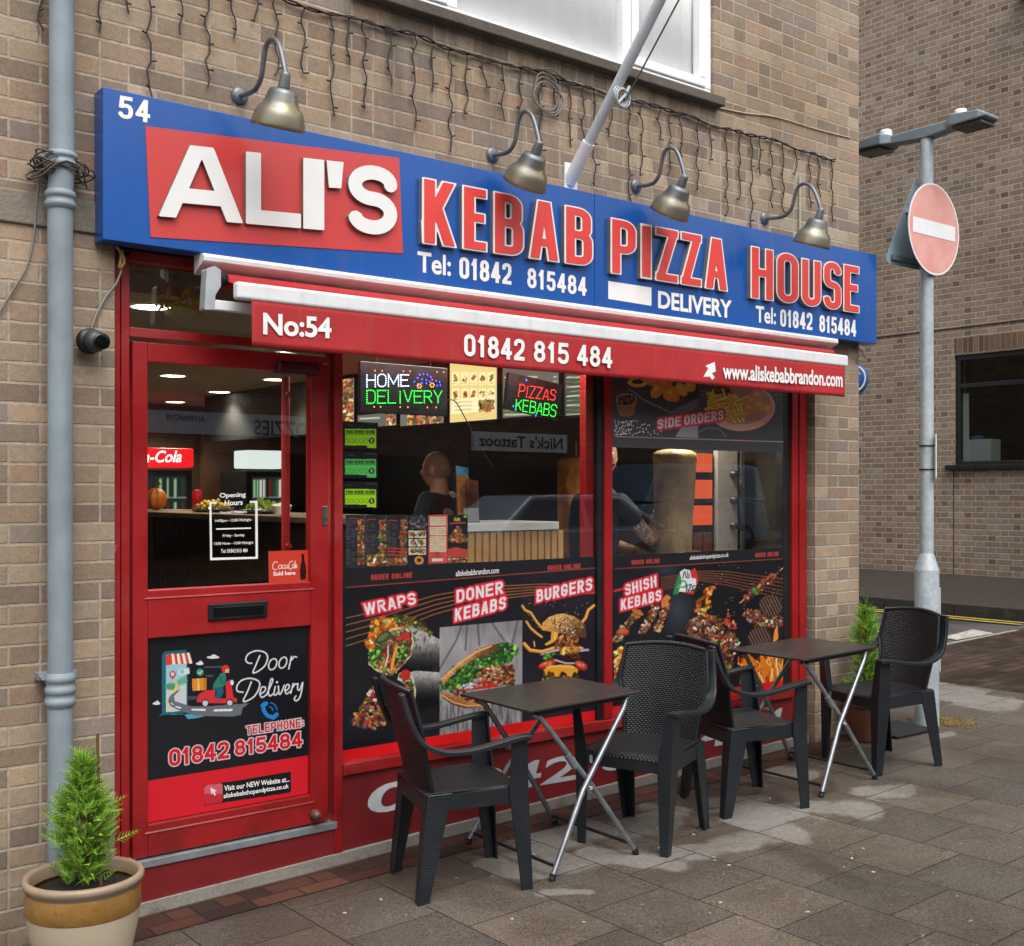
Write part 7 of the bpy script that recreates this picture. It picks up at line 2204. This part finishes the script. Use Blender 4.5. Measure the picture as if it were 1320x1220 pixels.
# doner grills in the second window
def spit(name, label, px0, px1, pyt, pyb, y, col, seed, waist):
    a_, b_ = atY((px0 + px1) / 2, pyb, y), atY((px0 + px1) / 2, pyt, y)
    r0 = (atY(px1, pyt, y)[0] - atY(px0, pyt, y)[0]) / 2 * .82
    t = thing(name, label, 'doner spit', a_)
    P = []; rs = random.Random(seed); ph_ = [rs.random() * 6 for _ in range(4)]
    nz_ = 40
    for i in range(nz_ + 1):
        f = i / nz_; z = a_[2] + (b_[2] - a_[2]) * f
        rr_ = r0 * (waist + (1 - waist) * f ** .8) * (1 if f < .93 else math.sqrt(max(0.02, 1 - ((f - .93) / .07) ** 2)))
        P.append([(a_[0] + rr_ * (1 + .03 * math.sin(5 * q + ph_[0] + 6 * f) + .02 * math.sin(11 * q + ph_[1] - 14 * f) + .012 * math.sin(40 * f + 3 * q)) * math.cos(q), a_[1] + rr_ * (1 + .03 * math.sin(5 * q + ph_[0] + 6 * f)) * math.sin(q), z) for q in np.linspace(0, 2 * math.pi, 41)])
    MB().grid(P).build('meat', col, t)
    MB().lathe([(.001, -.01), (r0 * 1.15, -.01), (r0 * 1.2, .012), (r0 * 1.1, 0)], 28, (a_[0], a_[1], a_[2] - .005)).tube([(a_[0], a_[1], a_[2] - .05), (a_[0], a_[1], b_[2] + .1)], .008, 8).build('skewer', M['steel'], t)
    return a_, b_, r0
def meat_mat(name, a, b, c):
    m = Mat(name, .5)
    n = m.noise(14.0, 6, .7); k = m.noise(3.0, 4)
    m.color(m.mix(.5, m.ramp(n, [(.3, a), (.5, b), (.7, c)]), m.ramp(k, [(.35, a), (.65, c)])))
    m.bump(n, .01); return m.m
s1 = spit('doner_spit', 'tall pale doner cone on the spit beside the glowing grill', 845, 893, 578, 712, .52, meat_mat('pale_doner', '6a5236', '8c7250', 'a58c68'), 1, .78)
s2 = spit('doner_spit', 'dark orange chicken doner behind the red mullion of the first window', 720, 766, 588, 725, 1.45, meat_mat('dark_doner', '5a3416', '9a5a20', 'c07a2a'), 2, .85)
GRL = thing('doner_grill', 'steel kebab grill with orange heater panels and three black knobs', 'grill', (5.8, .6, RZ0))
gy = .55
gx = lambda px: atY(px, 600, gy)[0]
zg = lambda py: atY(910, py, gy)[2]
MB().box(gx(890), gx(922), gy + .015, gy + .1, zg(715), zg(580)).build('burner_frame', M['dark'], GRL)
hot = glow('heater_glow', 'e0501c', .55)
for i, (p0, p1) in enumerate(((585, 609), (619, 643), (652, 677), (687, 712))):
    for j in (0, 1):
        a_, b_ = gx(894 + j * 13), gx(905.5 + j * 13)
        MB().box(a_, b_, gy, gy + .0145, zg(p1), zg(p0)).build('heater_panel', hot if i < 3 else plain('unlit_heater', '4a2a20', .7), GRL, bevel=.003)
MB().box(gx(925), gx(951), gy, gy + .25, 1.12, zg(566)).build('control_panel', plain('dull_steel_panel', '8f8b86', .45, .1), GRL, bevel=.004)
MB().box(gx(955), gx(960), gy + .0, gy + .25, 1.12, zg(566)).build('side_plate', M['steel'], GRL, bevel=.003)
for py in (611, 645, 679):
    MB().lathe([(.001, .04), (.022, .04), (.026, .0)], 20, (gx(944), gy + .0, zg(py)), axis='y').build('knob', M['black'], GRL)
MB().box(4.75, RX1 - .03, gy - .34, gy + .3, RZ0, zg(714) - .02).build('grill_table', M['steel'], GRL, bevel=.004)
MB().box(atY(1015, 650, .2)[0], atY(1021, 650, .2)[0], .2, .23, 1.28, 1.86).build('window_trim', M['steel'], B)

# ================================================================== people
def skin_mesh(J, E, root):
    """grow one continuous surface over joints J {name: (x, y, z, radius)} linked by E"""
    me = bpy.data.meshes.new('grown'); k = list(J)
    me.from_pydata([J[n][:3] for n in k], [(k.index(a), k.index(b)) for a, b in E], [])
    ob = bpy.data.objects.new('grown', me); COL.objects.link(ob)
    ob.modifiers.new('skin', 'SKIN')
    sv = me.skin_vertices[0].data
    for i, n in enumerate(k):
        r_ = J[n][3]; sv[i].radius = (r_, r_) if not isinstance(r_, tuple) else r_
        sv[i].use_root = (n == root)
    sb = ob.modifiers.new('sub', 'SUBSURF'); sb.levels = sb.render_levels = 2
    dg = bpy.context.evaluated_depsgraph_get(); dg.update()
    m2 = bpy.data.meshes.new_from_object(ob.evaluated_get(dg), depsgraph=dg)
    vs, fs = [tuple(v.co) for v in m2.vertices], [tuple(p.vertices) for p in m2.polygons]
    bpy.data.objects.remove(ob); bpy.data.meshes.remove(me); bpy.data.meshes.remove(m2)
    return vs, fs
def head_shape(mb, c, yaw, m_skin=0, m_eye=1, m_lip=2, pitch=0):
    """head with jaw, brow, nose, ears and eyes; looks along +x before turning"""
    rot = Matrix.Translation(c) @ Matrix.Rotation(yaw, 4, 'Z') @ Matrix.Rotation(pitch, 4, 'Y')
    P = []
    for i in range(25):
        a = math.pi * i / 24
        row = []
        for j in range(37):
            q = 2 * math.pi * j / 36
            z = .122 * math.cos(a); s = math.sin(a)
            fx = math.cos(q)
            rx = (.098 if fx < 0 else .092) * s; ry = .077 * s
            x, y = rx * fx, ry * math.sin(q)
            if z < -.02:                                  # jaw narrows and comes forward
                k = min(1, (-.02 - z) / .1)
                y *= 1 - .28 * k; x = x * (1 - .18 * k) + .016 * k
            if fx > .8:
                f = (fx - .8) / .2
                x += .026 * f * math.exp(-((z + .018) / .022) ** 2) * (1 if abs(y) < .02 else .2)      # nose
                x += .006 * f * math.exp(-((z - .035) / .014) ** 2) - .006 * f * math.exp(-((z - .012) / .012) ** 2) * (abs(y) > .012)
                x += .006 * f * math.exp(-((z + .058) / .012) ** 2) + .008 * f * math.exp(-((z + .098) / .016) ** 2)
            row.append(rot @ Vector((x, y, z)))
        P.append(row)
    mb.grid(P, m_skin)
    for s in (-1, 1):
        o = rot @ Matrix.Translation((-.008, s * .076, -.004)) @ Matrix.Rotation(s * .35, 4, 'Z')
        mb.lathe([(.001, -.034), (.012, -.028), (.02, -.008), (.022, .012), (.016, .028), (.001, .034)], 12, m=m_skin, mat=o @ Matrix.Diagonal((1, .38, 1, 1)))
        mb.lathe([(.001, -.01), (.01, 0), (.001, .01)], 10, m=m_eye, mat=rot @ Matrix.Translation((.079, s * .03, .012)))
    mb.box(.083, .0885, -.022, .022, -.0635, -.0575, m_lip, mat=rot)
def hand(J, E, wrist, d, up, side, tag_, curl):
    """five finger chains from the wrist; d: pointing direction, side: thumb side"""
    d, up, side = [Vector(v).normalized() for v in (d, up, side)]
    w = Vector(J[wrist][:3])
    J[tag_ + 'palm'] = tuple(w + d * .05) + ((.036, .018),); E.append((wrist, tag_ + 'palm'))
    for i, (off, ln) in enumerate(((.028, .072), (.01, .08), (-.009, .074), (-.026, .058))):
        p = w + d * .085 + side * off; k0 = tag_ + 'palm'
        dd = d.copy()
        for s in range(3):
            n = f'{tag_}f{i}{s}'
            J[n] = tuple(p) + ((.0095, .009, .008)[s],)
            E.append((k0, n)); k0 = n
            dd = (dd - up * curl * (.5 + .3 * s)).normalized(); p = p + dd * ln / 2.6
    p = w + d * .03 + side * .03; k0 = tag_ + 'palm'
    dd = (d * .6 + side * .8 - up * .3).normalized()
    for s in range(3):
        n = f'{tag_}t{s}'; J[n] = tuple(p) + ((.011, .010, .008)[s],); E.append((k0, n)); k0 = n
        p = p + dd * .03; dd = (dd + d * .4 - up * curl * .4).normalized()
skin_m = Mat('skin', .5)
skin_m.color(skin_m.ramp(skin_m.noise(9.0, 4), [(.3, 'a87660'), (.7, 'c08e74')]))
skin_m.b.inputs['Subsurface Weight'].default_value = .08
stub = plain('cropped_hair', '866656', .8, var=.2, scale=40)
eye_m, lip_m, glove_m = plain('dark_eye', '1c1512', .2), plain('lips', '8a5348', .5), plain('white_glove', 'c9c4c0', .5)
cloth_m = plain('black_cloth', '171b24', .85, var=.25, scale=12, bump=.003)
trous_m = plain('charcoal_trousers', '1e2024', .85, var=.2)
tatt = Mat('tattooed_skin', .5)
tn = tatt.noise(32.0, 3, .5, dist=2.0)
tatt.color(tatt.mix(tn.rng(.46, .54), 'b88870', '4a4a4c'))

def person(label, base, yaw, pose, head_c, head_yaw, sleeve, tattoo, glove):
    """pose: joints in the person's own frame (x forward, y left), turned and moved into place"""
    T = Matrix.Translation(base) @ Matrix.Rotation(yaw, 4, 'Z')
    W = {k: tuple(T @ Vector(v[:3])) + (v[3],) for k, v in pose.items()}
    t = thing('person', label, 'person', base)
    E = [('pelvis', 'waist'), ('waist', 'chest'), ('chest', 'neck'), ('neck', 'skull'), ('chest', 'shl'), ('chest', 'shr'), ('shl', 'ell'), ('ell', 'wrl'), ('shr', 'elr'), ('elr', 'wrr'),
         ('pelvis', 'hpl'), ('pelvis', 'hpr'), ('hpl', 'knl'), ('knl', 'anl'), ('anl', 'tol'), ('hpr', 'knr'), ('knr', 'anr'), ('anr', 'tor')]
    J = dict(W); E2 = list(E)
    R3 = T.to_3x3()
    for s, tg in (('l', 'L'), ('r', 'Q')):
        d = Vector(W['wr' + s][:3]) - Vector(W['el' + s][:3])
        hand(J, E2, 'wr' + s, d, R3 @ Vector((0, 0, 1)), R3 @ Vector((.2, -1 if s == 'l' else 1, .2)), tg, .7)
    vs, fs = skin_mesh(J, E2, 'pelvis')
    mb = MB()
    ea, eb = Vector(W['shr'][:3]), Vector(W['elr'][:3])
    def mi(f):
        c_ = sum((Vector(vs[i]) for i in f), Vector()) / len(f)
        if tattoo:
            u = (c_ - ea).dot(eb - ea) / (eb - ea).length_squared
            if .42 < u < .98 and (c_ - ea - (eb - ea) * u).length < .075: return 3
        if glove and (c_ - Vector(W['wrr'][:3])).length < .14 and (c_ - Vector(W['wrr'][:3])).dot(Vector(W['wrr'][:3]) - eb) > -.004: return 4
        return 0
    for v in vs: mb.v.append(v)
    for f in fs: mb.f.append(f); mb.mi.append(mi(f)); mb.sm.append(True)
    head_shape(mb, T @ Vector(head_c), yaw + head_yaw)
    mb.build('body', [skin_m.m, eye_m, lip_m, tatt.m, glove_m], t)
    # cropped hair: a close cap over the skull
    hb_ = MB(); rot = T @ Matrix.Translation(head_c) @ Matrix.Rotation(head_yaw, 4, 'Z')
    P = [[rot @ Vector((-.004 + .101 * math.sin(a) * math.cos(q), .0795 * math.sin(a) * math.sin(q), .1245 * math.cos(a))) for q in np.linspace(math.radians(52), math.radians(308), 30)] for a in np.linspace(.02, 1.95, 14)]
    hb_.grid(P); hb_.build('hair', stub, t)
    # shirt and trousers follow the body, a little wider
    g = lambda n, r_: tuple(J[n][:3]) + (r_,)
    mid = lambda a, b, f: tuple(Vector(W[a][:3]).lerp(Vector(W[b][:3]), f))
    Jc = {'pelvis': g('pelvis', (.175, .125)), 'waist': g('waist', (.165, .12)), 'chest': g('chest', (.19, .13)), 'trap': mid('chest', 'neck', .5) + ((.15, .1),), 'collar': mid('chest', 'neck', .95) + (.078,), 'shl': g('shl', .085), 'shr': g('shr', .085),
          'ml': mid('shl', 'ell', sleeve) + (.066,), 'mr': mid('shr', 'elr', sleeve) + (.066,)}
    v2, f2 = skin_mesh(Jc, [('pelvis', 'waist'), ('waist', 'chest'), ('chest', 'trap'), ('trap', 'collar'), ('chest', 'shl'), ('chest', 'shr'), ('shl', 'ml'), ('shr', 'mr')], 'pelvis')
    mb = MB().add(v2, f2, 0, True); mb.build('t_shirt', cloth_m, t)
    Jt = {'pelvis': (W['pelvis'][0], W['pelvis'][1], W['pelvis'][2] - .02, (.17, .12))}
    for s in 'lr':
        Jt['hp' + s] = g('hp' + s, .098); Jt['kn' + s] = g('kn' + s, .072); Jt['an' + s] = g('an' + s, .062)
    v3, f3 = skin_mesh(Jt, [('pelvis', 'hpl'), ('pelvis', 'hpr'), ('hpl', 'knl'), ('knl', 'anl'), ('hpr', 'knr'), ('knr', 'anr')], 'pelvis')
    MB().add(v3, f3, 0, True).build('trousers', trous_m, t)
    for s in 'lr':
        a_, b_ = Vector(W['an' + s][:3]), Vector(W['to' + s][:3])
        d = (b_ - a_); d.z = 0; d.normalize()
        MB().tube([a_ + d * -.06 + Vector((0, 0, -.045)), a_ + Vector((0, 0, -.035)), b_ + Vector((0, 0, -.01)), b_ + d * .03 + Vector((0, 0, -.012))], [.04, .046, .042, .02], 14).build('shoe', M['rubber'], t)
    return t
def stand(h=1.0):
    return {'pelvis': (0, 0, .97, (.15, .10)), 'waist': (.0, 0, 1.12, (.14, .10)), 'chest': (.01, 0, 1.34, (.13, .085)), 'neck': (.0, 0, 1.53, .064), 'skull': (.02, 0, 1.63, .064),
            'shl': (0, .185, 1.44, .05), 'shr': (0, -.185, 1.44, .05), 'hpl': (0, .09, .90, .088), 'hpr': (0, -.09, .90, .088), 'knl': (.02, .10, .5, .058), 'knr': (.02, -.10, .5, .058),
            'anl': (0, .10, .09, .04), 'anr': (0, -.10, .09, .04), 'tol': (.15, .12, .04, .03), 'tor': (.15, -.12, .04, .03)}
p1 = stand()
p1.update({'ell': (.08, .25, 1.18, .045), 'wrl': (.26, .2, .98, .032), 'elr': (.05, -.25, 1.16, .045), 'wrr': (.26, -.2, .98, .032)})
hp = atY(567, 607, 1.9)
person('man with a shaved head in black, seen through the first window', (hp[0], 1.9, RZ0), R(122), p1, (.03, 0, hp[2] - RZ0 + .005), R(0), .6, False, False)
p2 = stand()
hz_ = 1.0
p2.update({'shr': (.06, -.19, 1.43, .05), 'shl': (.1, .18, 1.43, .05), 'chest': (.05, 0, 1.34, (.13, .085)), 'neck': (.07, 0, 1.56, .058), 'skull': (.09, 0, 1.66, .06), 'elr': (.27, -.245, 1.19, .05), 'wrr': (.42, -.14, 1.315, .034), 'ell': (.3, .16, 1.17, .046), 'wrl': (.44, -.02, 1.10, .032)})
person('man in a black t-shirt with a tattooed arm slicing the tall pale doner', (4.90, .80, RZ0), R(2), p2, (.1, 0, 1.72), R(0), .55, True, True)
kn = thing('doner_knife', 'long thin knife held against the pale doner cone', 'knife', (5.37, .56, 1.45))
MB().box(5.355, 5.36, .535, .565, 1.46, 1.74).build('blade', M['steel'], kn)
MB().tube([(5.357, .55, 1.36), (5.357, .55, 1.46)], .012, 10).build('handle', M['black'], kn)

# ================================================================== the other side of the street (seen only as reflections)
OY = -15.5
OB = thing('opposite_building', 'two storey brick row across the main road, seen reflected in the windows', 'building', (8, OY, 0))
MB().box(-25, 45, OY - 8, OY, -1, 7.2).build('wall', M['brick_opp'], OB)
MB().box(-25.3, 45.3, OY - 8.3, OY + .35, 7.2, 7.5).build('roof', M['dark'], OB)
gd = plain('dark_shop_glass', '15181b', .08)
for k in range(9):
    x0 = -20 + k * 7
    MB().box(x0, x0 + 6, OY + .002, OY + .05, .45, 2.35).build('shop_window', gd, OB)
    for j in range(2):
        w_ = MB().box(x0 + .8 + j * 3, x0 + 2.2 + j * 3, OY + .002, OY + .06, 4.2, 5.7).build('window', M['upvc'], OB)
        MB().box(x0 + .88 + j * 3, x0 + 2.12 + j * 3, OY + .0605, OY + .07, 4.28, 5.62).build('pane', gd, w_)
def reflected_sign(label, px, words, bg_, tcol, base='shop_sign'):
    yv = 2 * YG - OY - .1
    q = fq(px, yv)
    t = thing('shop_sign', label, 'sign', ((q[0][0] + q[1][0]) / 2, OY + .1, q[0][1]))
    z0, z1 = (q[0][1] + q[1][1]) / 2, (q[2][1] + q[3][1]) / 2
    MB().box(q[0][0], q[1][0], OY + .002, OY + .1, z0, z1).build('sign_board', bg_, t)
    mb = MB()
    for txt, wpx in words:
        w_ = fq(wpx, yv)
        q4 = [w_[1], w_[0], w_[3], w_[2]]                  # reads correctly from the road, mirrored in our glass
        font_text(mb, txt, q4, OY + .104, bold=.02)
    mb.build('lettering', tcol, t)
pale = plain('pale_sign', 'dbe2e8', .5); inkm = plain('dark_sign_ink', '23262c', .6)
reflected_sign('pale tattoo shop sign across the road, mirrored in the first window', [(611, 580), (731, 585), (731, 561), (611, 556)], [("Nick's Tattooz", [(617, 575), (725, 580), (725, 564), (617, 560)])], pale, inkm)
reflected_sign('long pale blue shop sign across the road, mirrored in the door glass', [(160, 552), (404, 569), (404, 540), (160, 524)], [('OZZIES', [(328, 561), (398, 566), (398, 545), (328, 541)]), ('ALTERNATIVE', [(214, 541), (264, 544), (264, 537), (214, 534)])], plain('pale_blue_sign', 'b4c4d8', .5), inkm)

def car(name, label, x0, L, y, Hh, W, cabin, paint, cat):
    """side outline lofted across the width: body, glazed cabin, wheels"""
    g_ = gz(x0 + L / 2) - .11
    t = thing(name, label, cat, (x0 + L / 2, y, g_))
    h1 = Hh * .60
    body = [(0, .35), (.02, .55), (.10, h1 * .93), (.30, h1), (.80, h1 * 1.0), (.97, h1 * .95), (1.0, .55), (.99, .32), (.5, .22), (.02, .25)]
    def loft(prof, wz, mb):
        n = len(prof)
        st = []
        for f in (-1, -.92, .92, 1):
            st.append([(x0 + L * (.5 + (p[0] - .5) * (1 if abs(f) < .95 else .97)), y + f * W / 2 * wz(p[1]), g_ + (p[1] if abs(f) < .95 else p[1] * .985)) for p in prof])
        vs = [p for s in st for p in s]
        fs = [(i * n + k, i * n + (k + 1) % n, (i + 1) * n + (k + 1) % n, (i + 1) * n + k) for i in range(3) for k in range(n)] + [tuple(range(n - 1, -1, -1)), tuple(range(3 * n, 4 * n))]
        return mb.add(vs, fs)
    loft(body, lambda z: 1.0 if z < h1 * .8 else .96, MB()).build('body', paint, t, bevel=.03, segs=3)
    cab = [(cabin[0], h1 * .985), (cabin[1], Hh * .985), (cabin[1] + .08, Hh), (cabin[2] - .06, Hh), (cabin[2], Hh * .97), (cabin[3], h1 * .985)]
    loft(cab, lambda z: .93 - .16 * (z - h1) / (Hh - h1), MB()).build('cabin', paint, t, bevel=.02)
    gl = plain('car_window', '405468', .05)
    for s in (-1, 1):
        for f0, f1 in ((.06, .48), (.52, .92)):
            xa = lambda f, u: (cabin[0] + (cabin[3] - cabin[0]) * f) * (1 - u) + (cabin[1] + (cabin[2] - cabin[1]) * f) * u
            q = []
            for f, u in ((f0, .08), (f1, .08), (f1, .85), (f0, .85)):
                z = h1 + (Hh - h1) * u
                q.append((x0 + L * xa(f, u), y + s * (W / 2 * (.93 - .16 * u) + .006), g_ + z))
            MB().add(q, [(0, 1, 2, 3) if s < 0 else (3, 2, 1, 0)]).build('side_window', gl, t, solid=.004)
    for fx in (.19, .80):
        for s in (-1, 1):
            wl_ = MB().lathe([(.2, -.1), (.3, -.1), (.32, -.07), (.32, .07), (.3, .1), (.2, .1)], 28, (x0 + L * fx, y + s * (W / 2 - .1), g_ + .32), axis='y').build('wheel', M['rubber'], t)
            MB().lathe([(.001, .06), (.2, .09), (.2, -.09), (.001, -.06)], 20, (x0 + L * fx, y + s * (W / 2 - .1), g_ + .32), axis='y').build('rim', M['steel'], wl_)
    for s in (-.6, .6):
        MB().lathe([(.001, .05), (.08, .04), (.09, 0)], 14, (x0 + .06, y + s * W / 2, g_ + .62), axis='x', mat=Matrix.Rotation(math.pi, 4, 'Z')).build('headlight', M['glass'], t)
yc_ = -10.6
yv = 2 * YG - yc_
a_, b_ = atY(500, 665, yv)[0], atY(842, 720, yv)[0]
car('parked_car', 'grey blue hatchback parked across the road, seen reflected in both windows', a_, b_ - a_, yc_, 1.46, 1.75, (.26, .40, .76, .93), plain('grey_blue_car_paint', '8496a8', .18, .2, coat=.8), 'car')
a_, b_ = atY(790, 640, yv + 2)[0], atY(905, 640, yv + 2)[0]
car('parked_van', 'blue grey van behind the hatchback across the road, seen reflected in the second window', a_, 4.4, yc_ - 2.4, 1.95, 1.85, (.12, .24, .96, .985), plain('blue_grey_van_paint', '4f6880', .25, .3, coat=.5), 'van')
